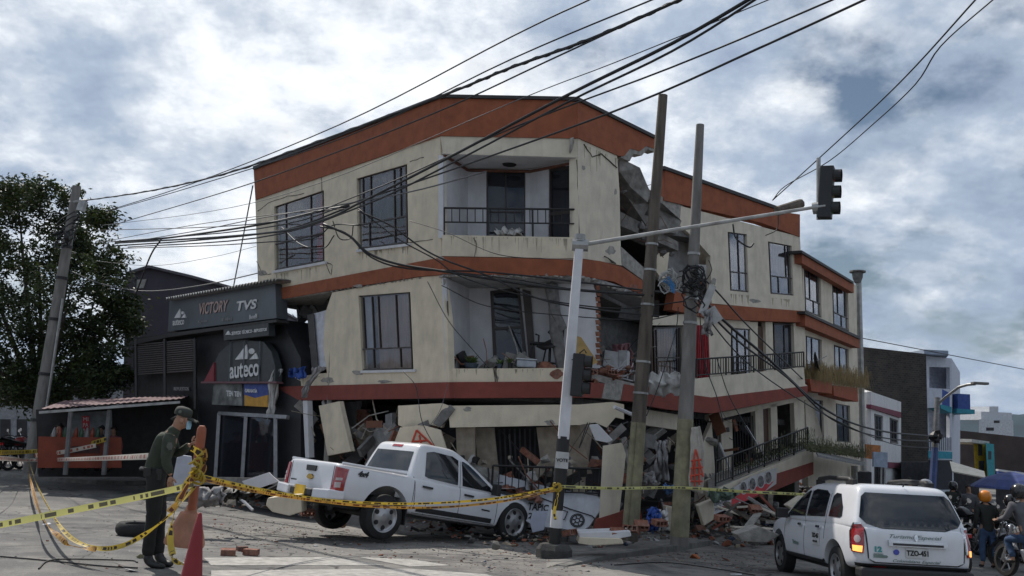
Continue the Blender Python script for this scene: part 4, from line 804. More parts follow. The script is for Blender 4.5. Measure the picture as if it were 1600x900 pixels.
for k in range(2): rows.append([a.lerp(b, i/n_)+V((0, 0, .04*math.sin(i*math.pi/2)))+(-P_.n*1.2+V((0, 0, .1)))*k for i in range(n_+1)])
mb.grid(rows); mb.grid([[p+V((0, 0, .035)) for p in r] for r in rows]); part('corrugated_roof', mb, galv, T)
mb = MB(); wall(mb, P_, [(204, 533), (262, 521), (432, 499), (432, 503), (262, 527), (204, 540)], off=.15, th=.4); part('canopy_edge', mb, tile, T)
text_on(P_, [(312, 474), (357, 468), (357, 486), (312, 492)], 'VICTORY', mat('sign_letter_dim', (.42, .30, .27), .6), sg, shear=.3, bold=.02)
text_on(P_, [(370, 471), (402, 467), (402, 482), (370, 486)], 'TVS', lit, sg, shear=.2, bold=.03)
text_on(P_, [(270, 500), (288, 498), (288, 507), (270, 509)], 'auteco', lit, sg, bold=.01)
text_on(P_, [(310, 501), (324, 499), (324, 504), (310, 506)], 'Kymco', mat('sign_letter_grey', (.25, .25, .25), .6), sg); text_on(P_, [(347, 497), (362, 495), (362, 501), (347, 503)], 'Bajaj', MAT['sign_letter_grey'], sg); text_on(P_, [(390, 492), (402, 490), (402, 497), (390, 499)], 'Benelli', lit, sg)
def tri_logo(px, y0, w, h, par, m_=None):
    mb = MB(); wall(mb, P_, [(px, y0+h), (px+w*.5, y0), (px+w*.55, y0+h*.6), (px+w*.52, y0+h*.95)], off=.03, th=.03)
    wall(mb, P_, [(px+w*.62, y0+h*.98), (px+w*.9, y0+h*.55), (px+w, y0+h*.95)], off=.03, th=.03)
    c = [(px+w*.72+w*.13*math.cos(i*.7), y0+h*.45+w*.13*math.sin(i*.7)) for i in range(9)]; wall(mb, P_, c, off=.03, th=.03); return part('emblem', mb, m_ or lit, par)
tri_logo(272, 482, 18, 15, sg)
mb = MB(); wall(mb, P_, [(349, 511), (419, 503), (420, 524), (350, 532)], off=.15, th=.2); s2 = part('sign_board', mb, g2, T, 'small sign board under the long one')
F_ = P_; 
text_on(P_, [(362, 517), (417, 511), (417, 517), (362, 524)], 'SERVICIO TÉCNICO - REPUESTOS', lit, s2, off=.17, shear=.2, bold=.015)
mb = MB(); wall(mb, P_, [(352, 523), (356, 517), (360, 523)], off=.18, th=.03); part('emblem', mb, lit, s2)
arc = [(330, 597), (334, 570), (342, 552), (355, 540)]+[(375+28*math.sin(t), 540-9*math.cos(t)) for t in (0, .5)]+[(412, 534), (424, 550), (430, 572), (430, 597)]
mb = MB(); wall(mb, P_, arc, off=.0, th=.2); gp = part('emblem_panel', mb, g2, T, 'large dark emblem panel above the entrance')
tri_logo(367, 538, 36, 24, gp)
text_on(P_, [(359, 570), (405, 563), (405, 587), (359, 592)], 'auteco', lit, gp, off=.03, bold=.02)
mb = MB()
for x in (358, 380, 404): mb.tube([P_.at(x+2, 533, .04), P_.at(x, 597, .04)], .02, 4)
part('panel_joints', mb, gsign, gp)
mb = MB(); wall(mb, P_, [(318, 597), (334, 566), (334, 597)], off=.06, th=.1); part('red_triangle', mb, mat('shop_red', (.20, .02, .03), .6), T)
mb = MB(); wall(mb, P_, [(314, 596), (432, 596), (432, 599), (314, 599)], off=.1, th=.2); part('cornice', mb, mat('maroon_trim', (.14, .06, .07), .6), T)
mb = MB(); wall(mb, P_, [(334, 599), (378, 600), (378, 634), (331, 632)], off=.0, th=.1); po = part('poster', mb, mat('poster_grey', (.16, .17, .16), .6, nscale=2.5, namt=.8), T, 'grey poster with pale lettering')
text_on(P_, [(354, 610), (377, 612), (377, 620), (354, 619)], 'TEN TEN', lit, po, off=.02, bold=.03)
mb = MB(); wall(mb, P_, [(381, 600), (419, 600), (418, 636), (382, 634)], off=.0, th=.1); po = part('poster', mb, mat('poster_blue', (.04, .07, .27), .6, namt=.4), T, 'blue and yellow poster')
mb = MB(); wall(mb, P_, [(382, 617), (398, 622), (418, 617), (418, 636), (382, 634)], off=.03, th=.05); part('poster_print', mb, mat('poster_yellow', (.50, .26, .03), .6), po)
text_on(P_, [(383, 606), (402, 607), (402, 614), (383, 613)], 'GARANTÍA', lit, po, off=.035, bold=.02)
fr = mat('aluminium_frame', (.23, .23, .24), .4, metal=.5)
mb = MB()
for a, b in (((343, 645), (337, 746)), ((343, 646), (450, 652)), ((385, 648), (379, 748)), ((431, 650), (431, 748))): mb.tube([P_.at(*a, .0), P_.at(*b, .0)], .07, 4)
dr = part('entrance_door', mb, fr, T); mb = MB(); wall(mb, P_, [(343, 647), (431, 651), (431, 747), (338, 746)], off=-.05, th=.03); part('pane', mb, pane_d, dr)
mb = MB()
for i in range(15): wall(mb, P_, [(213, 538+i*3.3), (303, 530+i*3.4), (303, 531.6+i*3.4), (213, 539.6+i*3.3)], off=.1, th=.08)
part('louvre', mb, mat('louvre_brown', (.085, .075, .072), .7), T); mb = MB()
for x in (212, 257, 304): mb.tube([P_.at(x, 530, .15), P_.at(x+1, 640, .15)], .05, 4)
part('louvre_frame', mb, tile, T)
mb = MB(); wall(mb, P_, rect(270, 604, 296, 611), off=.05, th=.05); k = part('small_sign', mb, gdk, T); text_on(P_, rect(272, 605, 295, 610), 'REPUESTOS', MAT['sign_letter_grey'], k, off=.07)
mb = MB(); wall(mb, P_, [(300, 745), (470, 748), (470, 757), (296, 757)], off=.9, th=1.2); part('step', mb, pave, T)
# kiosk
K_ = Fac(at(60, 640, 26), at(290, 640, 27.5), at(60, 740, 26))
T = root('street_kiosk', K_.at(150, 742, -1.5), 'open street kiosk with a maroon sheet roof and an orange red counter', 'kiosk')
mb = MB(); rr = []
A0, A1, B1, B0 = at(62, 639, 25.5), at(282, 623, 26.5), at(300, 617, 30), at(100, 626, 30)
for j in range(3): rr.append([A0.lerp(A1, i/90).lerp(B0.lerp(B1, i/90), j/2)+V((0, 0, .014*math.sin(i*math.pi/2))) for i in range(91)])
mb.grid(rr); mb.grid([[p-V((0, 0, .04)) for p in r] for r in rr]); part('roof', mb, mat('maroon_sheet', (.17, .10, .105), .8, namt=.3, dirt=.3), T)
mb = MB(); mb.tube([A0-V((0, 0, .1)), A1-V((0, 0, .1))], .05, 4); part('roof_beam', mb, galv, T)
for x in (108, 168): mb = MB(); mb.tube([K_.at(x+3, 640, .6), K_.at(x-6, 742, .6)], .07, 8); part('post', mb, mat('post_grey', (.15, .15, .15), .8), T)
mb = MB(); wall(mb, K_, [(60, 682), (190, 684), (190, 731), (58, 731)], off=.2, th=.8); ct = part('counter', mb, mat('kiosk_red', (.22, .042, .018), .7, nscale=2, namt=.3), T)
mb = MB(); wall(mb, K_, rect(112, 697, 156, 708), off=.22, th=.03); part('dark_lettering_strip', mb, mat('strip_dark', (.06, .02, .02), .7), ct)
mb = MB(); wall(mb, K_, [(56, 640), (292, 628), (292, 745), (60, 745)], off=-1.8, th=.1); part('back_wall', mb, mat('kiosk_dark', (.04, .038, .038), .9), T)
mb = MB(); wall(mb, K_, [(112, 645), (175, 642), (175, 684), (112, 684)], off=-1.7, th=.05); gk = part('display_case', mb, mat('case_glass', (.22, .25, .26), .3, nscale=3, namt=.6), T)
mb = MB(); wall(mb, K_, rect(128, 650, 140, 678), off=-.5, th=.04); rb = part('red_banner', mb, mat('banner_red', (.5, .04, .05), .6), T)
for i, s_ in enumerate(('MI', 'PA', 'SA')): text_on(K_, rect(130, 652+i*9, 138, 658+i*9), s_, lit, rb, off=-.48)
KB = ['grey', 'red', 'green']
for i in range(9):
    mb = MB(); mb.lathe([(.06, 0), (.07, .1), (.05, .2), (.02, .28)], K_.at(84+i*8.5, 683, -.1), 8); tag_ = single('bottle', mb, mat(('bottle_a', 'bottle_b', 'bottle_c')[i % 3], ((.3, .3, .3), (.3, .06, .03), (.05, .12, .07))[i % 3], .3), ('small %s bottle standing on the kiosk counter, %s' % (KB[i % 3], ('left of its dark lettering', 'above its dark lettering', 'right of its dark lettering')[i//3])), 'bottle', 'bottles on the kiosk counter')
# pale building behind the tree
hut('terrace_house', [(-60, 610), (200, 606), (205, 740), (-60, 745)], 48, mat('far_pale', (.28, .29, .31), .9, dirt=.4), 'pale terrace of shops glimpsed behind the dark tree', 6, [rect(0+i*26, 655, 16+i*26, 700) for i in range(7)]+[rect(4+i*30, 618, 22+i*30, 634) for i in range(6)])
# ---------------------------------------------------------------- tree
leafm = bpy.data.materials.new('leaves'); leafm.use_nodes = True; t = leafm.node_tree; p = t.nodes['Principled BSDF']
tc = N(t, 'ShaderNodeTexCoord'); nn = N(t, 'ShaderNodeTexNoise'); nn.inputs['Scale'].default_value = 1.7; nn.inputs['Detail'].default_value = 5; t.links.new(tc.outputs['Object'], nn.inputs[0])
rp = N(t, 'ShaderNodeValToRGB'); t.links.new(nn.outputs[0], rp.inputs[0]); rp.color_ramp.elements[0].position = .35; rp.color_ramp.elements[0].color = (.011, .020, .007, 1); rp.color_ramp.elements[1].position = .68; rp.color_ramp.elements[1].color = (.060, .080, .018, 1)
t.links.new(rp.outputs[0], p.inputs['Base Color']); p.inputs['Roughness'].default_value = .55; p.inputs['Specular IOR Level'].default_value = .3
trn = N(t, 'ShaderNodeBsdfTranslucent'); t.links.new(rp.outputs[0], trn.inputs[0]); ms = N(t, 'ShaderNodeMixShader'); ms.inputs[0].default_value = .22; t.links.new(p.outputs[0], ms.inputs[1]); t.links.new(trn.outputs[0], ms.inputs[2]); t.links.new(ms.outputs[0], t.nodes['Material Output'].inputs[0])
bark = mat('bark', (.055, .045, .035), .95, nscale=10, namt=.4, bump=.6)
TY = 33.5
T = root('street_tree', at(66, 741, 33.5), 'big dark green leafy tree behind the leaning concrete pole at the left', 'tree')
mb = MB(); tb = at(66, 744, 33.5); fork = at(60, 640, TY); mb.tube([tb, tb.lerp(fork, .5)+V((.1, 0, 0)), fork], [.36, .27, .24], 10)
rn = random.Random(5); clumps = []
for (cx, cy, r) in ((30, 330, 46), (80, 320, 50), (120, 350, 46), (150, 395, 50), (60, 400, 70), (0, 400, 60), (110, 450, 62), (165, 455, 42), (180, 500, 38), (150, 530, 46), (70, 500, 66), (10, 500, 66), (90, 560, 48), (30, 570, 50), (-40, 380, 60), (-50, 480, 60), (-30, 560, 50), (140, 580, 32), (170, 555, 34), (60, 300, 30), (195, 475, 22), (20, 300, 26), (-80, 440, 60), (190, 590, 18), (205, 510, 18), (160, 340, 20), (155, 600, 22), (175, 420, 30), (45, 610, 30), (90, 605, 30), (10, 610, 34), (125, 600, 28), (-40, 610, 34), (105, 400, 50), (40, 450, 60), (120, 520, 56)):
    clumps.append((at(cx, cy, TY+rn.uniform(-1.6, 1.6)), r*TY/FPX*1.0))
for c, r in clumps[::2]: mb.tube([fork, fork.lerp(c, .5)+V((0, rn.uniform(-.3, .3), .25)), c], [.13, .07, .025], 6)
part('trunk', mb, bark, T, smooth=True)
lv = MB()
for c, r in clumps:
    subs = []
    for _ in range(int(20+r*16)):
        d = V((rn.gauss(0, 1), rn.gauss(0, 1), rn.gauss(0, 1))).normalized()*r*rn.uniform(.35, 1.08); subs.append((c+V((d.x, d.y*1.2, d.z*.9)), rn.uniform(.16, .36)))
    for sc, sr in subs:
        for _ in range(42):
            p = sc+V((rn.gauss(0, 1), rn.gauss(0, 1), rn.gauss(0, .8)))*sr*.62
            a = V((rn.uniform(-1, 1), rn.uniform(-1, 1), rn.uniform(-.9, .2))).normalized(); b = a.cross(V((rn.uniform(-1, 1), rn.uniform(-1, 1), rn.uniform(-1, 1)))).normalized()
            l = rn.uniform(.12, .22); w = l*.42; o = len(lv.v); lv.v += [p, p+a*l*.5+b*w*.5, p+a*l, p+a*l*.5-b*w*.5]; lv.f.append([o, o+1, o+2, o+3]); lv.mi.append(0)
part('crown', lv, leafm, T)
# ---------------------------------------------------------------- utility poles
cpole = mat('concrete_pole', (.20, .19, .175), .9, nscale=7, namt=.35, bump=.5, stretch=(1, 1, .2), dirt=.5); wood = mat('weathered_pole', (.125, .105, .085), .95, nscale=9, namt=.5, bump=.8, stretch=(1, 1, .12), dirt=.4); yel = mat('faded_yellow_paint', (.25, .23, .145), .9, nscale=5, namt=.4, dirt=.85, dirtcol=(.17, .16, .14))
def upole(name, label, pb, ptop, wb, wt, m_, y=None):
    b = G(*pb) if y is None else at(*pb, y); t_ = at(*ptop, b.y); T = root(name, b, label, 'utility pole')
    s = b.y/FPX/2; mb = MB(); mb.tube([b-(t_-b)*.02, t_], wb*s, 14, r2=wt*s); part('shaft', mb, m_, T, smooth=40); return T, b, t_, s
PL, lb, lt, s = upole('utility_pole', 'leaning concrete pole in front of the tree with a cable bundle near its top', (46, 745), (120, 291), 23, 13, cpole)
LY = lb.y
for q in ((58, 660), (72, 590), (86, 505), (95, 440), (103, 390)):
    f = (745-q[1])/(745-291); c = lb.lerp(lt, f); mb = MB(); mb.tube([c-(lt-lb).normalized()*.05, c+(lt-lb).normalized()*.05], (23-10*f)*s*1.14, 12); part('band', mb, blackmetal, PL)
mb = MB(); mb.box(at(128, 322, LY-.2), (.22, .2, .36), Matrix.Rotation(.2, 3, 'Y')); part('junction_box', mb, galv, PL)
mb = MB(); mb.tube([at(108, 316, LY-.1), at(136, 313, LY-.1)], .05, 6); part('crossarm', mb, galv, PL)
mb = MB()
for i in range(7): c = lb.lerp(lt, .80+.012*i); R_ = [c+V((math.cos(a*.6+i)*(.32+.1*math.sin(a+i)), -.25+math.sin(a*.6+i)*.2, math.sin(a*.6+i*1.3)*.3)) for a in range(12)]; mb.tube(R_, .025, 4)
mb.rock(lb.lerp(lt, .81)+V((.1, -.25, 0)), .28, (1, .6, 1), 71); part('cable_coil', mb, cable_m, PL)
mb = MB(); mb.tube([lb.lerp(lt, .0)+V((.3, -.15, 0)), lb.lerp(lt, .6)+V((.22, -.15, 0))], .04, 6); part('conduit', mb, galv, PL)
PA, ab, at_, s = upole('utility_pole', 'brown weathered pole without its top fittings, left of the yellow footed pole', (985, 830), (1036, 149), 25, 15, wood, 17.6)
AY = 17.6
mb = MB(); f0 = at(1000, 668, AY); mb.tube([ab.lerp(at_, .235)+V((-.11, -.12, 0)), ab+V((-.11, -.12, 0))], .055, 8); part('conduit', mb, yel, PA, 'yellow painted conduit')
mb = MB(); mb.tube([ab, ab.lerp(at_, .235)], 25*s*1.02, 14, r2=22.5*s*1.02); part('painted_foot', mb, yel, PA)
for f in (.3, .37, .5, .58, .64): c = ab.lerp(at_, f); d = (at_-ab).normalized(); mb = MB(); mb.tube([c-d*.02, c+d*.02], (25-10*f)*s*1.1, 12); part('band', mb, galv, PA)
PB, bb, bt, s = upole('utility_pole', 'grey concrete pole with a faded yellow foot, wrapped in torn cables', (1062, 838), (1094, 195), 28, 13, cpole, 17.2)
BY = 17.2
mb = MB(); mb.tube([bb, bb.lerp(bt, .27)], 28*s*1.02, 14, r2=24*s*1.02); part('painted_foot', mb, yel, PB)
for f in (.5, .56, .6, .63, .67): c = bb.lerp(bt, f); d = (bt-bb).normalized(); mb = MB(); mb.tube([c-d*.025, c+d*.025], (28-15*f)*s*1.12, 12); part('band', mb, galv, PB)
mb = MB(); mb.box(at(1096, 425, BY-.1), (.16, .16, .26)); part('junction_box', mb, galv, PB)
def curl(mb, c, r, n, rad, seed):
    q = random.Random(seed); pts = []; ph = q.uniform(0, 6); ax = V((q.uniform(-1, 1), q.uniform(-1, 1)*.4, q.uniform(-1, 1)))
    for i in range(n): a = ph+i*.55; pts.append(c+V((math.cos(a)*r*q.uniform(.7, 1.2), math.sin(a*.7)*r*.5, math.sin(a)*r*q.uniform(.7, 1.2)))+ax*r*.06*i)
    mb.tube(pts, rad, 5)
mb = MB()
for i in range(15): curl(mb, at(1078+random.uniform(-13, 13), 450+random.uniform(-26, 24), BY-.25), random.uniform(.07, .22), 12, random.choice((.010, .014, .02)), i)
single('cable_tangle', mb, cable_m, 'black knot of torn cables round the yellow footed pole', 'cables')
mb = MB()
for i in range(9): curl(mb, at(1046+random.uniform(-7, 7), 440+random.uniform(-8, 8), BY-.4), .12, 12, .016, 50+i)
k = single('cable_coil', mb, galv, 'grey and blue cable coil hanging between the two tall poles', 'cable coil')
mb = MB(); 
for i in range(7): mb.tube([at(1036+i*2, 440+i, BY-.5), at(1044+i, 432+i*4, BY-.55), at(1054, 446+i*2, BY-.5)], .014, 4)
part('blue_wires', mb, mat('blue_cable', (.03, .16, .36), .5), k)
mb = MB(); mb.box(at(1105, 468, BY-.3), (.14, .04, .6), Matrix.Rotation(.35, 3, 'Y')); mb.box(at(1116, 492, BY-.35), (.2, .04, .3), Matrix.Rotation(-.6, 3, 'Y')); single('sheet_metal', mb, galv, 'bent pale metal strip dangling beside the yellow footed pole', 'metal strip')
# ---------------------------------------------------------------- traffic light
tw = mat('white_pole_paint', (.62, .62, .64), .5, nscale=4, namt=.12, dirt=.35); bk = mat('black_paint', (.012, .012, .012), .5); arm_m = mat('worn_arm_paint', (.40, .40, .39), .55, nscale=5, namt=.3, dirt=.6, dirtcol=(.16, .10, .07)); sigm = mat('signal_housing', (.013, .013, .014), .5)
tb = at(866, 856, 15.3); tt = at(906, 372, 15.3); ty = 15.3; s = ty/FPX/2
TL_ = root('traffic_light', tb, 'white mast with black and white foot and long arm carrying a signal', 'traffic light')
def seg(name, y0, y1, w, m_, lab=None):
    f0 = (856-y0)/(856-372); f1 = (856-y1)/(856-372); mb = MB(); mb.tube([tb.lerp(tt, f0), tb.lerp(tt, f1)], w*s, 16); return part(name, mb, m_, TL_, lab, smooth=40)
mb = MB(); R_ = (tt-tb).to_track_quat('Z', 'Y').to_matrix()
L_ = (tt-tb).length
def boxseg(y0, y1, wa, wb_, m_, name):
    mb = MB(); f0 = (856-y0)/484; f1 = (856-y1)/484; a = tb.lerp(tt, f0); b = tb.lerp(tt, f1)
    def ring(c, w): return [c+R_ @ V((x*w*s, y*w*s, 0)) for x, y in ((-1, -1), (1, -1), (1, 1), (-1, 1))]
    mb.hexa(ring(a, wa), ring(b, wb_)); return part(name, mb, m_, TL_, bevel=.008)
boxseg(692, 372, 17, 13, tw, 'mast')
seg('lower_mast', 762, 688, 20, bk); seg('stripe', 800, 762, 17, bk); seg('stripe', 826, 800, 19, tw, 'white painted stripe'); seg('stripe', 852, 826, 18, bk)
mb = MB(); c = tb.lerp(tt, (856-724)/484); mb.box(c+V((0, -.13, 0)), (.22, .02, .27), Matrix.Rotation(.04, 3, 'Y')); st = part('sticker', mb, mat('paper_white', (.5, .5, .5), .8, namt=.3), TL_)
tx = text_mb('VOTE', .075, .004, bold=.003); tx.v = [c+V((v.x*1.0, -.143-v.z*.2, v.y)) for v in tx.v]; part('lettering', tx, bk, st)
mb = MB(); mb.lathe([(.30, -.15), (.30, .03), (.24, .11), (.14, .12)], tb-V((0, 0, .05)), 8); part('concrete_base', mb, mat('base_dark_concrete', (.06, .058, .055), .95, namt=.4, bump=.6), TL_)
a0 = at(906, 383, ty); a1 = at(1290, 321, 14.6)
mb = MB(); mb.tube([a0, a1], 6.5*s*1.05, 14, r2=5.2*s); part('arm', mb, arm_m, TL_, smooth=40)
mb = MB(); mb.tube([tt-V((0, 0, .03)), tt+V((0, 0, .06))], .1, 12); mb.tube([a0-V((.14, 0, 0)), a0+V((.14, 0, 0))], .11, 10); part('collar', mb, galv, TL_)
def signal(c, par, hh_, w, rot, name='signal_head', lab=None):
    mb = MB(); mb.box(c, (w, w*.8, hh_), rot); h = part(name, mb, sigm, par, lab, bevel=.015)
    for i in (-1, 0, 1):
        cc = c+rot @ V((w*.5, 0, i*hh_*.31)); v = MB(); n_ = 12; o1 = []; 
        for ring_, x in ((.11, 0), (.11, .12)):
            o1.append([cc+rot @ V((x*(1 if abs(math.sin(0)) < 1 else 1), math.cos(a)*ring_*1, math.sin(a)*ring_)) for a in [(-.25+1.5*k/n_)*math.pi for k in range(n_+1)]])
        v.grid(o1); v.grid([[p*.0+p+rot @ V((0, 0, .008)) for p in r] for r in o1]); part('visor', v, sigm, h)
        ln = MB(); ln.lathe([(.0, .0), (.11, .0), (.09, .02), (.0, .03)], cc, 14, rot @ Matrix.Rotation(math.pi/2, 3, 'Y')); part('lens', ln, mat(('lens_green', 'lens_amber', 'lens_red')[i+1], ((.01, .05, .02), (.12, .06, .01), (.12, .01, .01))[i+1], .2), h)
    return h
rt = Matrix.Rotation(.06, 3, 'Y') @ Matrix.Rotation(math.radians(-28), 3, 'Z')
signal(at(1291, 301, 14.5), TL_, .90, .22, rt, lab='signal head at the end of the arm')
mb = MB(); mb.tube([at(1279, 247, 14.6), at(1279, 343, 14.6)], .035, 6); part('signal_bracket', mb, galv, TL_)
mb = MB(); mb.tube([at(1270, 326, 14.6), at(1291, 323, 14.5)], .10, 10); part('arm_clamp', mb, galv, TL_)
signal(at(903, 586, 15.15), TL_, .72, .20, Matrix.Rotation(.04, 3, 'Y') @ Matrix.Rotation(math.radians(-12), 3, 'Z'), lab='signal head clamped half way up the mast')
mb = MB(); mb.tube([at(905, 552, 15.2), at(913, 546, 15.2), at(916, 552, 15.2)], .012, 5); mb.tube([at(888, 562, 15.25), at(903, 562, 15.2)], .02, 5); mb.tube([at(886, 612, 15.25), at(903, 612, 15.2)], .02, 5); part('mounting_bracket', mb, blackmetal, TL_)
mb = MB(); mb.tube([at(1214, 330, 15.0), at(1252, 318, 15.2)], .085, 8); single('broken_pole_end', mb, wood, 'dark stub of a cut pole resting behind the signal arm', 'pole stub')
# ---------------------------------------------------------------- overhead cables
NC = [0]
def cable(pts, r, label, m_=None, group=None, twist=0, n=28):
    """pts: (px, py, Y) control points; smooth curve through them"""
    P = [at(x, y, Y_) for x, y, Y_ in pts]; out = []
    k = len(P)
    for i in range(k-1):
        p0 = P[max(i-1, 0)]; p1 = P[i]; p2 = P[i+1]; p3 = P[min(i+2, k-1)]
        if i == 0: p0 = p1*2-p2
        if i == k-2: p3 = p2*2-p1
        for j in range(n//(k-1)+1):
            t = j/(n//(k-1)+1); out.append(.5*((2*p1)+(-p0+p2)*t+(2*p0-5*p1+4*p2-p3)*t*t+(-p0+3*p1-3*p2+p3)*t**3))
    out.append(P[-1]); mb = MB(); mb.tube(out, r, 6)
    if twist:
        L = []
        for i in range(len(out)*6-6):
            f = i/6; a = out[int(f)].lerp(out[min(int(f)+1, len(out)-1)], f % 1); L.append(a+V((0, math.cos(i*.9), math.sin(i*.9)))*r*.9)
        mb.tube(L, r*.7, 4)
    return single('overhead_cable', mb, m_ or cable_m, label, 'cable', group, smooth=True)
gA = 'overhead cables between the left pole and the top of the photo'
LYc = LY-.3
def yy(x):   # distance falls from the left pole (x=120) towards the camera side (x about 1100)
    t = max(0, min(1.15, (x-120)/1000)); return 1/((1-t)/LYc+t/8.0)
def C(pts, r, label, m_=None, twist=0): return cable([(x, y, yy(x)) for x, y in pts], r, label, m_, gA, twist)
C([(135, 313), (230, 299), (350, 272), (495, 222), (690, 150), (800, 105), (920, 62), (1070, -4), (1130, -34)], .019, 'thick twisted cable, highest of those leaving the top of the left pole', twist=1)
C([(165, 330), (300, 287), (530, 195), (800, 57), (920, 0), (990, -34)], .011, 'thin straight cable crossing the open sky above all the others')
C([(165, 331), (300, 292), (540, 214), (800, 92), (1030, -5), (1100, -36)], .010, 'thin cable running just above the twisted thick one')
C([(175, 352), (360, 297), (520, 240), (690, 172), (850, 98), (1000, 28), (1065, -4), (1120, -36)], .011, 'thin cable crossing the orange parapet just under the thick one')
C([(180, 380), (400, 366), (500, 345), (560, 318), (690, 252), (880, 152), (1050, 68), (1172, -2), (1215, -30)], .020, 'upper cable of the thick black pair crossing the top balcony')
C([(200, 386), (400, 372), (560, 324), (700, 258), (880, 163), (1050, 80), (1182, -2), (1222, -30)], .014, 'lower cable of the black pair crossing the top balcony')
C([(150, 360), (400, 350), (560, 305), (800, 200), (1050, 105), (1300, 0), (1370, -32)], .010, 'cable ending furthest right but one at the top edge')
C([(170, 378), (400, 358), (560, 314), (800, 232), (1000, 158), (1180, 78), (1350, 0), (1420, -34)], .012, 'lowest slanting cable, passing above the two tall poles')
C([(160, 352), (330, 330), (500, 286), (800, 160), (960, 98), (1200, 0), (1260, -28)], .006, 'faint thin cable between the two black pairs', cableg)
C([(175, 382), (300, 362), (400, 342), (520, 322), (640, 300), (760, 268)], .010, 'pale sagging cable passing over both top floor windows', cableg)
gB = 'slack cables in front of the left face'
def Cb(pts, r, label, m_=None, y0=LYc, y1=17.5):
    x0, x1 = pts[0][0], pts[-1][0]
    return cable([(x, y, 1/((1-(x-x0)/(x1-x0))/y0+((x-x0)/(x1-x0))/y1)) for x, y in pts], r, label, m_, gB)
Cb([(180, 378), (250, 373), (400, 352), (500, 330), (545, 322)], .03, 'thick bundle between the left pole and the knot by the second window', y1=19.5)
Cb([(180, 384), (300, 376), (440, 360), (545, 324)], .022, 'second bundle just under the thick one', y1=19.5)
Cb([(190, 388), (320, 384), (420, 378), (490, 372), (520, 352), (560, 352)], .014, 'drooping cable under the bundles, looping at the first window', y1=19.0)
Cb([(170, 376), (300, 352), (430, 335), (545, 326)], .01, 'thin cable above the bundle on the left', y1=19.4)
Cb([(505, 350), (545, 368), (575, 395), (620, 412), (700, 425), (850, 448), (1020, 462)], .028, 'thick slack cable sweeping under the second window to the tall poles', y0=19.0)
Cb([(500, 354), (540, 364), (580, 402), (640, 420), (760, 425), (900, 440), (1040, 458)], .018, 'slack cable following the orange band to the tall poles', y0=19.0)
Cb([(560, 330), (610, 352), (660, 388), (700, 408), (760, 430), (860, 472), (1030, 495)], .018, 'cable dropping past the second window across the middle balcony', y0=18.6)
Cb([(640, 345), (700, 364), (780, 398), (880, 405), (905, 408)], .008, 'thin cable over the top balcony parapet', y0=18.8, y1=16)
Cb([(560, 326), (620, 372), (680, 405), (720, 432), (820, 462), (960, 482), (1075, 470)], .014, 'cable sagging lower across the middle balcony', y0=18.6)
Cb([(690, 446), (760, 478), (870, 492), (1000, 500), (1060, 490)], .01, 'lowest cable across the middle balcony', y0=18.6)
Cb([(700, 424), (800, 436), (900, 452), (1000, 456), (1075, 448)], .012, 'cable clipped under the top floor band', y0=18.6)
Cb([(668, 440), (700, 500), (740, 548), (764, 575)], .008, 'thin wire slanting down to the middle balcony parapet', y0=18.9, y1=18.6)
Cb([(630, 580), (650, 605), (660, 660), (690, 715)], .008, 'loose wire hanging from the middle band down to the leaning panel', y0=18.7, y1=17.6)
Cb([(700, 600), (688, 640), (672, 665)], .006, 'short pale wire by the left end of the fallen beam', cableg, y0=18.5, y1=18.2)
cable([(440, 355, 22), (470, 382, 21), (505, 388, 20), (522, 368, 19.5)], .014, 'cable loop hanging in front of the first window', None, gB)
cable([(520, 345, 19.4), (530, 372, 19.4), (548, 372, 19.4), (552, 352, 19.4)], .012, 'small cable loop between the two top floor windows', None, gB)
cable([(395, 290, 25.5), (378, 380, 27), (360, 470, 28.5), (340, 545, 29), (338, 595, 29), (360, 640, 28.6), (400, 672, 28)], .02, 'pale loose wire dangling over the motorcycle shop front', cableg)
cable([(252, 374, 26), (235, 400, 27), (212, 460, 28)], .024, 'black drop wire hanging from the bundle towards the tree')
cable([(112, 424, LYc), (160, 444, LYc), (230, 455, LYc), (320, 445, 28.5), (440, 418, 26)], .018, 'pale sagging wire from the left pole to the ruined block', cableg)
cable([(150, 408, LYc), (240, 415, 28), (330, 402, 27), (400, 385, 26)], .007, 'thin wire above the slate gable', cableg)
# cables to the right
cable([(1207, 313, 15.5), (1280, 247, 14.6), (1400, 135, 11.5), (1522, 2, 8.8), (1550, -30, 8.4)], .011, 'upper of the two wires rising from the signal arm to the top right')
cable([(1207, 313, 15.5), (1228, 290, 15.2), (1295, 252, 14.4), (1362, 196, 12.5), (1430, 132, 11), (1470, 72, 10), (1551, 0, 8.8), (1580, -25, 8.5)], .009, 'lower wavy wire rising from the signal arm to the top right')
gR = 'cables from the wrapped pole down the right hand street'
for i, (p, r, lab) in enumerate((([(1075, 440), (1130, 500), (1200, 560), (1290, 640), (1370, 672), (1460, 682)], .03, 'thickest cable running from the wrapped pole down the right hand street'), ([(1078, 455), (1150, 530), (1230, 590), (1300, 655), (1380, 684), (1460, 690)], .022, 'cable just below the thickest one along the right wing'), ([(1085, 470), (1160, 560), (1250, 625), (1330, 668), (1400, 695), (1460, 700)], .014, 'lowest cable sagging over the fallen balcony'), ([(1080, 425), (1110, 445), (1160, 500), (1200, 540), (1262, 600)], .018, 'cable sweeping over the right wing balcony rail'))):
    x0, x1 = p[0][0], p[-1][0]; y1_ = 33.8 if i < 3 else 27
    cable([(x, y, 1/((1-(x-x0)/(x1-x0))/(BY-.3)+((x-x0)/(x1-x0))/min(y1_, 33.8))) for x, y in p], r, lab, None, gR)
cable([(1345, 528, 40), (1470, 552, 44), (1600, 577, 50)], .02, 'single thin wire crossing the sky above the brick building')
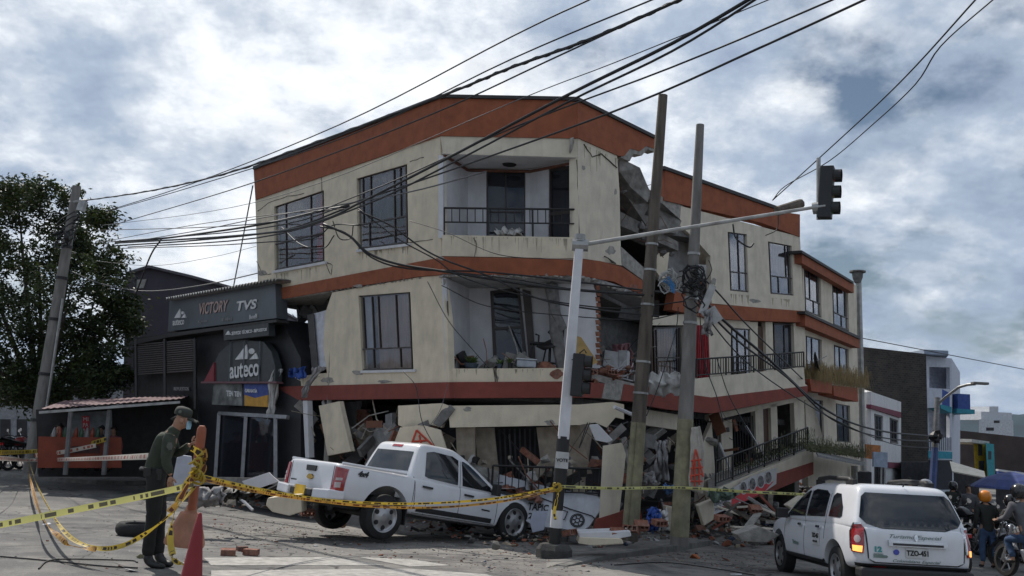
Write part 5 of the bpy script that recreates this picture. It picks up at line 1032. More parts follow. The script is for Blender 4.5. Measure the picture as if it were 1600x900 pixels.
for i, (p, lab) in enumerate((([(1060, 480), (1055, 520), (1030, 600), (1010, 650)], 'thin wire hanging between the two tall poles in front of the beige curtain'), ([(1092, 470), (1100, 560), (1120, 620), (1130, 660)], 'thin wire hanging straight down right of the wrapped pole'), ([(1120, 560), (1140, 620), (1180, 690)], 'thin wire dangling from the right wing balcony'), ([(918, 660), (905, 700), (922, 660)], 'thin wire dangling behind the white mast'))):
    cable([(x, y, 17.0) for x, y in p], .009, lab)
cable([(1145, 350, 15), (1150, 372, 15), (1170, 386, 15), (1178, 380, 15)], .014, 'curled wire hanging below the signal arm'); cable([(1216, 335, 14.9), (1214, 358, 14.9), (1196, 368, 14.9)], .009, 'small wire loop under the signal arm')
# ---------------------------------------------------------------- vehicles
def eval_mesh(me, mods):
    o = bpy.data.objects.new('tmp', me); COL.objects.link(o); tmp = [o]
    for kind, arg in mods:
        if kind == 'SUB': k = o.modifiers.new('s', 'SUBSURF'); k.levels = arg; k.render_levels = arg
        if kind == 'BOOL':
            b = bpy.data.objects.new('tmpb', arg); COL.objects.link(b); tmp.append(b); k = o.modifiers.new('b', 'BOOLEAN'); k.object = b; k.operation = 'DIFFERENCE'; k.solver = 'MANIFOLD'
        if kind == 'SKIN': o.modifiers.new('k', 'SKIN').use_smooth_shade = True
        if kind == 'REMESH': k = o.modifiers.new('r', 'REMESH'); k.mode = 'VOXEL'; k.voxel_size = arg
    dg = bpy.context.evaluated_depsgraph_get(); dg.update(); out = bpy.data.meshes.new_from_object(o.evaluated_get(dg))
    for t_ in tmp: bpy.data.objects.remove(t_)
    return out
def raw_mesh(mb):
    me = bpy.data.meshes.new('raw'); me.from_pydata([tuple(v) for v in mb.v], [], mb.f); bm = bmesh.new(); bm.from_mesh(me); bmesh.ops.recalc_face_normals(bm, faces=bm.faces); bm.to_mesh(me); bm.free(); return me
def to_mb(me):
    mb = MB(); mb.add([v.co.copy() for v in me.vertices], [list(p.vertices) for p in me.polygons]); return mb
def loft_x(st):
    """stations (x, zb, zt, w, crown) from rear to front"""
    mb = MB(); rings = []
    for x, zb, zt, w, cr in st:
        h = [(0, zb), (w-.15, zb), (w-.04, zb+.02), (w-.005, zb+.10), (w, (zb+zt)/2), (w-.01, zt-.22), (w-.03, zt-.07), (w-.07, zt-.01), (w-.18, zt+.01+cr*.5), (0, zt+.01+cr)]
        rings.append([V((x, -y, z)) for y, z in h]+[V((x, y, z)) for y, z in h[-2:0:-1]])
    n = len(rings[0]); 
    for r in rings: mb.v += r
    for i in range(len(rings)-1):
        for j in range(n): q = (j+1) % n; mb.f.append([i*n+j, i*n+q, (i+1)*n+q, (i+1)*n+j]); mb.mi.append(0)
    for e in (0, len(rings)-1):
        c = len(mb.v); mb.v.append(sum(rings[e], V())/n)
        for j in range(n): mb.f.append([e*n+j, e*n+(j+1) % n, c]); mb.mi.append(0)
    return mb
def loft_z(lv):
    """rings (z, xr, xf, w, r) bottom to top, rounded rectangles"""
    mb = MB(); rings = []
    for z, xr, xf, w, r in lv:
        P = []
        for cx, cy, a0_ in ((xf-r, w-r, 0), (xr+r, w-r, 90), (xr+r, -w+r, 180), (xf-r, -w+r, 270)):
            for a in (0, 45, 90): t = math.radians(a0_+a); P.append(V((cx+r*math.cos(t), cy+r*math.sin(t), z)))
        # add mid points for a bowed front and rear
        rings.append(P)
    n = len(rings[0])
    for r in rings: mb.v += r
    for i in range(len(rings)-1):
        for j in range(n): q = (j+1) % n; mb.f.append([i*n+j, i*n+q, (i+1)*n+q, (i+1)*n+j]); mb.mi.append(0)
    for e in (0, len(rings)-1):
        c = len(mb.v); mb.v.append(sum(rings[e], V())/n)
        for j in range(n): mb.f.append([e*n+j, e*n+(j+1) % n, c]); mb.mi.append(0)
    return mb
def smooth_mesh_obj(name, mb, mats, parent, label=None, ang=40):
    return part(name, mb, mats, parent, label, local=True, smooth=ang)
class Car:
    def __init__(s, rootobj, xf): s.root = rootobj; s.xf = xf; s.b = None
    def body(s, lower, cab, wells, cuts, paint, lab=None, flare=None):
        ml = eval_mesh(raw_mesh(lower), [('SUB', 2)]); mods = []
        for c in wells+cuts: mods.append(('BOOL', raw_mesh(c)))
        ml = eval_mesh(ml, mods); mc = eval_mesh(raw_mesh(cab), [('SUB', 2)])
        a = to_mb(ml); b = to_mb(mc); allv = a.v+b.v; s.bvh = BVHTree.FromPolygons(allv, a.f+[[i+len(a.v) for i in f] for f in b.f])
        a.v = [s.xf @ v for v in a.v]; b.v = [s.xf @ v for v in b.v]
        s.b = smooth_mesh_obj('body', a, paint, s.root, lab, 35); s.c = smooth_mesh_obj('cabin', b, paint, s.root, None, 50)
    def decal(s, name, poly, U, Vv, D, m, parent=None, off=.004, th=.006, res=.09, origin=(0, 0, 0), label=None):
        """panel that follows the body: polygon in (u,v), pushed along D onto the body"""
        O = V(origin); U = V(U); Vv = V(Vv); D = V(D).normalized(); bm = bmesh.new(); bm.faces.new([bm.verts.new((p[0], p[1], 0)) for p in poly])
        bmesh.ops.triangulate(bm, faces=bm.faces)
        for _ in range(6):
            e = [e for e in bm.edges if e.calc_length() > res]
            if not e: break
            bmesh.ops.subdivide_edges(bm, edges=e, cuts=1); bmesh.ops.triangulate(bm, faces=bm.faces)
        mb = MB(); last = None
        for v in bm.verts:
            P = O+U*v.co.x+Vv*v.co.y; h = s.bvh.ray_cast(P-D*6, D)
            if h[0] is None: h = s.bvh.find_nearest(P-D*1)
            mb.v.append(s.xf @ (h[0]-D*off))
        bm.verts.index_update(); fs = [[v.index for v in f.verts] for f in bm.faces]; n = len(mb.v)
        Dx = s.xf.to_3x3() @ D
        mb.v += [p-Dx*th for p in mb.v]; mb.f = fs+[[i+n for i in f[::-1]] for f in fs]
        for e in bm.edges:
            if e.is_boundary: a, b = e.verts[0].index, e.verts[1].index; mb.f.append([a, b, b+n, a+n])
        mb.mi = [0]*len(mb.f); bm.free()
        return part(name, mb, m, parent or s.b, label, local=True, smooth=35)
    def textd(s, txt, size, c, U, Vv, D, m, parent=None, shear=0, bold=0, name='lettering', sx=1):
        t = text_mb(txt, size, .5, shear, bold); U = V(U); Vv = V(Vv); D = V(D).normalized(); Dx = s.xf.to_3x3() @ D
        out = []
        for v in t.v:
            P = V(c)+U*v.x*sx+Vv*v.y; h = s.bvh.ray_cast(P-D*6, D); q = h[0] if h[0] else P
            out.append(s.xf @ (q-D*.019)-Dx*(.004*(v.z+.5)))
        t.v = out; return part(name, t, m, parent or s.b, local=True)
def cyl_y(x, z, r, y0, y1, n=40):
    mb = MB(); mb.lathe([(r, y0), (r, y1)], (x, 0, z), n, Matrix.Rotation(-math.pi/2, 3, 'X')); return mb
rubber = mat('tyre_rubber', (.018, .018, .018), .85, nscale=10, namt=.3, bump=.3); steel = mat('wheel_steel', (.42, .42, .43), .35, metal=.8, namt=.15); plas = mat('black_plastic', (.020, .020, .021), .55, namt=.2)
carwhite = mat('car_white_paint', (.66, .67, .70), .28, nscale=2, namt=.04, coat=.5, dirt=.28, dirtcol=(.42, .39, .35)); seam = mat('panel_gap', (.03, .03, .03), .8); cglass = mat('car_glass', (.012, .014, .018), .05, spec=.8, namt=.1); redl = mat('tail_lamp_red', (.30, .008, .012), .12, spec=.7, coat=.5, namt=.2); chrome = mat('chrome', (.65, .65, .66), .12, metal=1, namt=.05); yplate = mat('yellow_plate', (.62, .40, .02), .5); wplate = mat('white_plate', (.55, .55, .55), .5); blk = mat('black_print', (.01, .01, .01), .6)
def wheel(rt_, c, side, r, rr, w, spokes=6, squash=0):
    Ry = Matrix.Rotation(-math.pi/2*side, 3, 'X'); mb = MB()
    prof = [(rr, -.5*w), (r-.05, -.5*w), (r-.008, -.42*w), (r, -.25*w), (r, .25*w), (r-.008, .42*w), (r-.05, .5*w), (rr+.01, .5*w), (rr-.01, .36*w), (rr-.02, -.3*w)]
    mb.lathe(prof, c, 40, Ry, cap=False)
    if squash:
        for v in mb.v:
            if v.z < c[2]-r+squash: v.z = c[2]-r+squash
    wo = part('wheel', mb, rubber, rt_, local=True, smooth=45)
    k = MB(); k.lathe([(rr+.012, .46*w), (rr-.0, .49*w), (rr-.015, .47*w), (rr-.03, .36*w), (rr-.045, .33*w), (.62*rr, .38*w), (.40*rr, .41*w), (.30*rr, .47*w), (.22*rr, .48*w), (.0, .49*w)], c, 36, Ry, cap=False); k.m = 1
    for i in range(spokes):
        a = 2*math.pi*(i+.5)/spokes; p = V(c)+Ry @ V((math.cos(a)*rr*.66, math.sin(a)*rr*.68, .36*w)); 
        k.lathe([(rr*.17, -.01), (rr*.16, .010), (.0, .011)], p, 10, Ry)
    rim = part('rim', k, [steel, blk], wo, local=True, smooth=40)
    return wo
# ---- white pickup
PS = 1.01
rr_ = G(590, 848); yaw = math.radians(42)     # heading measured from +X towards +Y
hd = V((math.cos(yaw), math.sin(yaw), 0)); lf = V((-hd.y, hd.x, 0))
org = rr_+hd*1.45*PS+lf*.78*PS
fz = G(800, 846).z
Rm = Matrix.Rotation(yaw, 3, 'Z')
pit = math.atan((gz(0, 18.)-gz(0, 16.))/3.0)
Rw = Rm @ Matrix.Rotation(-pit+.012, 3, 'Y') @ Matrix.Scale(PS, 3)
PK = root('pickup_truck', org, 'white double cab pickup nosed down against the ruined corner, tailgate towards the left', 'pickup', rot=Rw)
BP = Matrix.Translation((-1.45, 0, .55)) @ Matrix.Rotation(math.radians(4.6), 4, 'Y') @ Matrix.Translation((1.45, 0, -.53))
pk = Car(PK, BP)
low = loft_x([(-2.50, .60, 1.12, .84, 0), (-2.475, .56, 1.14, .895, 0), (-2.3, .52, 1.15, .915, 0), (-1.45, .50, 1.14, .925, 0), (-.95, .46, 1.13, .92, 0), (0, .43, 1.10, .92, 0), (.95, .43, 1.07, .92, .03), (1.25, .43, 1.06, .92, .06), (1.7, .47, 1.02, .915, .08), (2.2, .5, .97, .89, .07), (2.5, .52, .88, .82, .03), (2.6, .58, .78, .72, 0)])
cab_ = loft_z([(1.0, -1.0, 1.38, .86, .12), (1.08, -.99, 1.30, .86, .12), (1.2, -.95, 1.08, .84, .12), (1.48, -.86, .62, .76, .11), (1.66, -.79, .28, .705, .11), (1.73, -.74, .12, .67, .10), (1.765, -.6, -.02, .58, .10)])
wells = [cyl_y(-1.45, .40, .50, -1.2, 1.2), cyl_y(1.65, .46, .47, -1.2, 1.2)]
bedc = MB(); bedc.box((-1.72, 0, 1.2), (1.30, 1.52, 1.0))
pk.body(low, cab_, wells, [bedc], carwhite)
X, Yv, Z = (1, 0, 0), (0, 1, 0), (0, 0, 1); RS = (0, 1, 0)   # ray direction onto the right side
def pside(n, poly, m, **k): return pk.decal(n, poly, X, Z, RS, m, **k)
def both(n, poly, m, **k):
    o = pk.decal(n, poly, X, Z, (0, 1, 0), m, **k); pk.decal(n, poly, X, Z, (0, -1, 0), m, **k); return o
both('window', [(-.66, 1.17), (-.58, 1.145), (.12, 1.105), (.14, 1.56), (.0, 1.615), (-.45, 1.635), (-.62, 1.60)], cglass, parent=pk.c)
both('window', [(.24, 1.105), (1.02, 1.075), (1.04, 1.10), (.62, 1.38), (.40, 1.51), (.27, 1.555), (.23, 1.55)], cglass, parent=pk.c)
pk.decal('rear_window', [(-.66, 1.22), (.66, 1.22), (.58, 1.58), (-.58, 1.58)], (0, -1, 0), Z, (1, 0, 0), cglass, parent=pk.c)
pk.decal('windscreen', [(-.70, 1.14), (.70, 1.14), (.58, 1.62), (-.58, 1.62)], Yv, Z, (-1, 0, 0), cglass, parent=pk.c)
pk.decal('high_brake_lamp', [(-.16, 1.655), (.16, 1.655), (.16, 1.70), (-.16, 1.70)], (0, -1, 0), Z, (1, 0, 0), redl, parent=pk.c)
def strip(P0, P1, w=.010):
    a = V(P0); b = V(P1); n = V((-(b-a).y, (b-a).x)).normalized()*w/2 if len(P0) == 2 else None
    return [tuple(a-n), tuple(b-n), tuple(b+n), tuple(a+n)]
for pth in (((-.86, .50), (-.90, 1.12)), ((.17, .48), (.19, 1.55)), ((-.62, .50), (-.60, .70)), ((1.12, .50), (1.14, 1.06)), ((-.86, .50), (1.12, .47))):
    both('panel_gap', strip(V(pth[0]), V(pth[1])), seam, off=.0, th=.003)
both('panel_gap', strip(V((-.9, 1.13)), V((-.92, .56))), seam, off=0, th=.003)
both('side_moulding', [(-.80, .53), (1.02, .50), (1.02, .585), (-.80, .62)], plas, th=.012)
both('door_handle', [(-.72, .965), (-.50, .955), (-.50, .99), (-.72, 1.0)], plas, th=.035); both('door_handle', [(.28, .935), (.50, .925), (.50, .96), (.28, .97)], plas, th=.035)
both('name_badge', [(.74, .72), (.95, .71), (.95, .735), (.74, .745)], blk)
pk.textd('4x4', .13, (-2.02, 0, 1.03), X, Z, RS, blk, shear=.4, bold=.006)
pk.decal('tailgate_gap', [(-.72, .60), (-.705, .60), (-.705, 1.10), (-.72, 1.10)], (0, -1, 0), Z, (1, 0, 0), seam, off=0, th=.003); pk.decal('tailgate_gap', [(.72, .60), (.705, .60), (.705, 1.10), (.72, 1.10)], (0, -1, 0), Z, (1, 0, 0), seam, off=0, th=.003)
pk.decal('tailgate_handle', [(-.15, .965), (.15, .965), (.17, 1.06), (-.17, 1.06)], (0, -1, 0), Z, (1, 0, 0), plas, th=.02)
pk.decal('emblem', [(-.11, .845), (-.04, .845), (-.04, .82), (.04, .82), (.04, .845), (.11, .845), (.09, .885), (.04, .885), (.04, .91), (-.04, .91), (-.04, .885), (-.09, .885)], (0, -1, 0), Z, (1, 0, 0), mat('gold_badge', (.45, .28, .06), .25, metal=.8), th=.015)
pk.decal('name_badge', [(-.66, .77), (-.46, .77), (-.46, .79), (-.66, .79)], (0, -1, 0), Z, (1, 0, 0), blk)
for sg in (1, -1):
    D = V((1, .75*sg, 0)).normalized(); U = V((D.y, -D.x, 0))*1
    cpos = V((-2.47, -.86*sg, 0)); w_ = .115
    tl = pk.decal('tail_lamp', [(-w_, .64), (w_*.9, .66), (w_, 1.07), (-w_*.8, 1.09)], U, Z, D, redl, origin=cpos, off=.01, th=.02, res=.04)
    pk.decal('lamp_reflector', [(-.05, .74), (.06, .75), (.06, .84), (-.05, .83)], U, Z, D, mat('lamp_clear', (.5, .42, .42), .2), origin=cpos, off=.031, th=.004, res=.05, parent=tl); pk.decal('lamp_reflector', [(-.04, .86), (.07, .87), (.07, .915), (-.04, .905)], U, Z, D, MAT['lamp_clear'], origin=cpos, off=.031, th=.004, res=.05, parent=tl)
def carpart(name, mb, m, par, xf=BP, bevel=0, smooth=False):
    mb.v = [xf @ v for v in mb.v]; return part(name, mb, m, par, local=True, bevel=bevel, smooth=smooth)
mb = MB(); mb.box((-2.58, 0, .60), (.16, .72, .12)); mb.box((-2.50, 0, .60), (.12, 1.5, .14)); bmp = carpart('rear_bumper', mb, plas, PK, bevel=.02)
for sg in (1, -1): mb = MB(); mb.hexa([(-2.67, .42*sg, .52), (-2.63, .88*sg, .54), (-2.50, .90*sg, .54), (-2.52, .42*sg, .52)], [(-2.67, .42*sg, .68), (-2.63, .88*sg, .70), (-2.50, .90*sg, .70), (-2.52, .42*sg, .68)]); mb.hexa([(-2.63, .88*sg, .54), (-2.34, .935*sg, .56), (-2.34, .88*sg, .56), (-2.52, .84*sg, .54)], [(-2.63, .88*sg, .70), (-2.34, .935*sg, .70), (-2.34, .88*sg, .70), (-2.52, .84*sg, .70)]); carpart('bumper_end', mb, carwhite, bmp, bevel=.02)
mb = MB(); mb.box((-2.665, 0, .62), (.01, .34, .17)); pl_ = carpart('number_plate', mb, yplate, bmp)
mb = MB(); mb.box((-1.72, 0, .72), (1.30, 1.50, .02)); carpart('bed_floor', mb, plas, PK)
mb = MB(); mb.tube([(-2.44, -.85, 1.155), (-1.1, -.87, 1.15)], .025, 6); mb.tube([(-2.44, .85, 1.155), (-1.1, .87, 1.15)], .025, 6); carpart('bed_rail', mb, carwhite, PK)
for sg in (1, -1):
    mb = MB(); mb.box((.98, -1.0*sg, 1.13), (.11, .17, .22)); mb.tube([(.98, -.86*sg, 1.08), (.98, -.96*sg, 1.10)], .03, 6); carpart('wing_mirror', mb, plas, PK, bevel=.03)
mb = MB(); mb.box((-.2, 0, .50), (4.4, 1.2, .16)); mb.box((-.1, 0, .44), (3.0, 1.5, .06)); carpart('chassis', mb, plas, PK)
mb = MB(); mb.box((2.60, 0, .60), (.16, 1.5, .26)); carpart('front_bumper', mb, plas, PK, bevel=.04)
mb = MB(); mb.grid([[V((1.45+i*.25, -.75+j*.3, 1.19-.05*i+.10*math.sin(i*1.3+j)*(i > 0)+(.16 if i == 2 else 0))) for j in range(6)] for i in range(5)]); carpart('buckled_bonnet', mb, carwhite, PK, smooth=True)
mb = MB(); mb.tube([(1.1, -.6, 1.12), (1.25, -.4, 1.42), (1.38, -.2, 1.55)], .02, 5); carpart('wiper', mb, blk, PK)
mb = MB(); mb.rock((2.45, -.70, .78), .16, (1, .6, .8), 5); carpart('headlamp', mb, mat('broken_lamp', (.25, .26, .28), .2), PK)
for x in (-1.45, 1.65):
    for sg in (1, -1):
        wheel(PK, (x, -.79*sg, .385-(.03 if x > 0 else 0)), -sg, .385, .258, .25, 6, .05 if x > 0 else .0)
mb = MB(); mb.tube([(-1.45, -.7, .385), (-1.45, .7, .385)], .06, 8); mb.tube([(1.65, -.7, .34), (1.65, .7, .34)], .05, 8); part('axle', mb, plas, PK, local=True)
mb = MB(); mb.box((-1.45, 0, .74), (1.0, 1.16, .62)); carpart('wheel_housing', mb, plas, PK); mb = MB(); mb.box((1.65, 0, .70), (1.0, 1.16, .5)); carpart('wheel_housing', mb, plas, PK)
mb = MB(); mb.box((-1.0, -.80, .42), (.02, .24, .30)); carpart('mud_flap', mb, plas, PK)
# ---- white taxi (compact SUV) seen from behind
DS = .94
rl = V((4.97, 13.35, 0)); rl.z = gz(rl.x, rl.y)
yaw2 = math.radians(91); hd = V((math.cos(yaw2), math.sin(yaw2), 0)); lf = V((-hd.y, hd.x, 0))
org = rl+hd*1.32*DS-lf*.78*DS
Rw = Matrix.Rotation(yaw2, 3, 'Z') @ Matrix.Rotation(.045, 3, 'Y') @ Matrix.Scale(DS, 3)
TX = root('taxi', V((org.x, org.y, gz(org.x, org.y))), 'white compact SUV taxi seen from behind with glowing tail lamps and black roof rails', 'car', rot=Rw)
tx_ = Car(TX, Matrix.Identity(4))
low = loft_x([(-2.14, .52, .90, .72, 0), (-2.11, .46, .98, .80, 0), (-2.0, .40, 1.05, .875, 0), (-1.32, .36, 1.06, .91, 0), (-.6, .34, 1.03, .905, 0), (.4, .33, 1.00, .90, 0), (1.0, .33, .99, .90, .03), (1.35, .35, .98, .90, .05), (1.8, .38, .93, .87, .05), (2.05, .42, .84, .80, .02), (2.14, .5, .74, .70, 0)])
cab_ = loft_z([(.92, -2.08, 1.32, .87, .16), (1.02, -2.07, 1.25, .865, .16), (1.12, -2.03, 1.05, .845, .16), (1.36, -1.92, .62, .775, .15), (1.53, -1.83, .28, .715, .14), (1.60, -1.76, .1, .67, .13), (1.635, -1.55, -.1, .56, .12)])
tx_.body(low, cab_, [cyl_y(-1.32, .36, .41, -1.2, 1.2), cyl_y(1.35, .36, .41, -1.2, 1.2)], [], carwhite)
def tb_(n, poly, m, **k):
    o = tx_.decal(n, poly, X, Z, (0, -1, 0), m, **k); tx_.decal(n, poly, X, Z, (0, 1, 0), m, **k); return o
tb_('window', [(.02, 1.06), (.88, 1.03), (.93, 1.06), (.62, 1.27), (.30, 1.43), (.10, 1.49), (.05, 1.48)], cglass, parent=tx_.c)
tb_('window', [(-.86, 1.09), (-.06, 1.065), (-.05, 1.48), (-.20, 1.515), (-.68, 1.50), (-.84, 1.44)], cglass, parent=tx_.c)
tb_('window', [(-1.52, 1.13), (-1.45, 1.10), (-1.02, 1.10), (-1.02, 1.42), (-1.10, 1.47), (-1.28, 1.46), (-1.48, 1.26)], cglass, parent=tx_.c)
RD = (1, 0, 0); RU = (0, -1, 0)
tx_.decal('rear_window', [(-.68, 1.05), (-.45, .985), (.45, .985), (.68, 1.05), (.76, 1.14), (.67, 1.44), (.60, 1.50), (-.60, 1.50), (-.67, 1.44), (-.76, 1.14)], RU, Z, RD, cglass, parent=tx_.c)
tx_.decal('windscreen', [(-.7, 1.08), (.7, 1.08), (.6, 1.50), (-.6, 1.50)], Yv, Z, (-1, 0, 0), cglass, parent=tx_.c)
for pth in (((-.0, .42), (.0, 1.5)), ((-.92, .75), (-.90, 1.46)), ((1.02, .45), (1.02, 1.0))): tb_('panel_gap', strip(V(pth[0]), V(pth[1])), seam, off=0, th=.003)
tb_('sill_moulding', [(-.92, .33), (.98, .33), (.98, .42), (-.92, .42)], plas, th=.02)
tb_('door_handle', [(.10, .90), (.28, .90), (.28, .935), (.10, .935)], chrome, th=.035); tb_('door_handle', [(-.78, .905), (-.60, .905), (-.60, .94), (-.78, .94)], chrome, th=.035)
for sg in (1, -1):
    for x in (-1.32, 1.35):
        P = []
        for i in range(19): a = math.radians(-12+i*204/18); P.append((x+.415*math.cos(a), .36+.415*math.sin(a)))
        P += [(x+.47*math.cos(math.radians(192-i*204/18)), .36+.47*math.sin(math.radians(192-i*204/18))) for i in range(19)]
# tail lamps
for sg in (1, -1):
    D = V((1, .62*sg, 0)).normalized(); U = V((D.y, -D.x, 0)); cpos = V((-2.05, -.82*sg, 0))
    tl = tx_.decal('tail_lamp', [(-.10, .64), (.085, .63), (.10, .74), (.095, .98), (.05, 1.04), (-.06, 1.03), (-.11, .92)], U, Z, D, redl, origin=cpos, off=.01, th=.02, res=.04)
    tx_.decal('lamp_rim', [(-.125, .68), (-.10, .68), (-.11, .92), (-.06, 1.03), (.05, 1.04), (.05, 1.06), (-.07, 1.055), (-.135, .93)], U, Z, D, chrome, origin=cpos, off=.01, th=.026, res=.04, parent=tl)
    P = [(.0+.055*math.cos(i*.63), .83+.055*math.sin(i*.63)) for i in range(10)]; tx_.decal('reverse_lamp', P, U, Z, D, mat('lamp_clear', (.5, .42, .42), .2), origin=cpos, off=.032, th=.004, res=.04, parent=tl)
    tx_.decal('indicator', [(-.075, .655), (.07, .645), (.08, .735), (-.08, .735)], U, Z, D, mat('lit_indicator', (.8, .3, .05), .3, emit=(1, .42, .10, 1.6)), origin=cpos, off=.032, th=.004, res=.04, parent=tl)
def rd(n, poly, m, **k): return tx_.decal(n, poly, RU, Z, RD, m, **k)
tg = rd('tailgate', [(-.69, .56), (-.6, .52), (.6, .52), (.69, .56), (.72, .98), (.66, .985), (-.66, .985), (-.72, .98)], carwhite, off=.003, th=.012)
rd('tailgate_gap', [(-.70, .55), (-.61, .505), (.61, .505), (.70, .55), (.60, .517), (-.60, .517)], seam, th=.012)
rd('tailgate_gap', strip(V((-.70, .56)), V((-.735, 1.0)), .012), seam, th=.012); rd('tailgate_gap', strip(V((.70, .56)), V((.735, 1.0)), .012), seam, th=.012)
cb_ = rd('chrome_bar', [(-.42, .755), (.44, .755), (.44, .835), (-.42, .835)], chrome, off=.012, th=.05)
rd('bar_inset', [(-.36, .768), (.38, .768), (.38, .80), (-.36, .80)], mat('dark_chrome', (.05, .05, .055), .15, metal=.6), off=.063, th=.003, parent=cb_)
np_ = rd('number_plate', [(-.16, .60), (.17, .60), (.17, .74), (-.16, .74)], wplate, off=.012, th=.02)
def on_plate(txt, size, c, m, par, x=-2.19, bold=.004, shear=0, sx=1, nm='lettering'):
    t = text_mb(txt, size, .004, shear, bold); h = tx_.bvh.ray_cast(V((-6, c[0], c[1])), V((1, 0, 0)))[0]
    t.v = [V((h.x-.036-v.z*.5, c[0]-v.x*sx, c[1]+v.y)) for v in t.v]; return part(nm, t, m, par, local=True)
on_plate('TZO-451', .10, (-.005, .67), blk, np_, sx=.85)
grt = mat('pale_green_print', (.16, .22, .20), .6)
tx_.textd('Turismo Especial', .075, (0, .0, .885), RU, Z, RD, grt, tg, shear=.4, sx=1.5); tx_.textd('Colombiana Especial', .06, (0, .0, .545), RU, Z, RD, grt, tg, shear=.4, sx=1.4)
tx_.textd('12', .10, (0, .56, .70), RU, Z, RD, mat('teal_print', (.05, .28, .28), .6), tg, bold=.006, sx=1.2); tx_.textd('turismo', .045, (0, .56, .635), RU, Z, RD, grt, tg)
P = [(-.30+.045*math.cos(i*.6), .67+.04*math.sin(i*.6)) for i in range(10)]; rd('blue_badge', P, mat('blue_print', (.06, .08, .4), .5), off=.02)
rd('emblem', [(-.005, .83), (.03, .88), (-.005, .935), (-.04, .88)], chrome, off=.02, th=.02)
rd('tailgate_print', [(-.64, .58), (-.44, .58), (-.42, .60), (-.44, .62), (-.64, .62), (-.63, .61), (-.45, .61), (-.45, .59), (-.63, .59)], grt, off=.016)
rb_ = rd('rear_bumper', [(-.80, .40), (.80, .40), (.84, .49), (-.84, .49)], plas, th=.05)
mb = MB(); mb.box((-2.06, 0, .36), (.26, 1.66, .16)); part('bumper_lip', mb, plas, TX, local=True, bevel=.04)
rd('reflector', [(-.66, .43), (-.44, .43), (-.44, .46), (-.66, .46)], redl, off=.055, parent=rb_)
pn = tx_.decal('door_panel_sign', [(-.75, .62), (-.38, .62), (-.38, .84), (-.75, .84)], X, Z, (0, -1, 0), wplate)
def side_text(txt, size, x, z, par, m=blk, sx=1):
    t = text_mb(txt, size, .5, 0, .004); out = []
    for v in t.v: h = tx_.bvh.ray_cast(V((x-v.x*sx, 6, z+v.y)), V((0, -1, 0)))[0]; out.append(h+V((0, .013+.003*(v.z+.5), 0)))
    t.v = out; return part('lettering', t, m, par, local=True)
side_text('TZO-451', .095, -.565, .775, pn, sx=.8); side_text('taxi especial', .04, -.565, .68, pn); side_text('Turismo', .09, .38, .60, tx_.b, grt)
for sg in (1, -1):
    mb = MB(); mb.tube([(-1.45, .60*sg, 1.60), (-1.30, .60*sg, 1.685), (-.5, .62*sg, 1.71), (.0, .60*sg, 1.68), (.12, .60*sg, 1.58)], [.03, .045, .04, .045, .03], 8); mb.box((-1.34, .60*sg, 1.64), (.30, .07, .10)); mb.box((-.02, .60*sg, 1.62), (.26, .07, .10)); part('roof_rail', mb, plas, TX, local=True, bevel=.01)
    mb = MB(); mb.box((.86, .99*sg, 1.07), (.13, .20, .17)); mb.tube([(.86, .84*sg, 1.02), (.86, .93*sg, 1.05)], .03, 6); part('wing_mirror', mb, plas, TX, local=True, bevel=.035)
    for x in (-1.32, 1.35): wheel(TX, (x, .77*sg, .335), sg, .335, .215, .22, 5)
mb = MB(); mb.box((-1.32, 0, .50), (.86, 1.1, .5)); mb.box((1.35, 0, .5), (.86, 1.1, .4)); part('wheel_housing', mb, plas, TX, local=True)
mb = MB(); mb.box((0, 0, .34), (3.6, 1.3, .14)); part('chassis', mb, plas, TX, local=True)
mb = MB(); mb.tube([(-1.75, -.02, 1.50+.11), (-1.78, -.02, 1.5+.16)], .012, 5); part('washer_nozzle', mb, plas, TX, local=True)
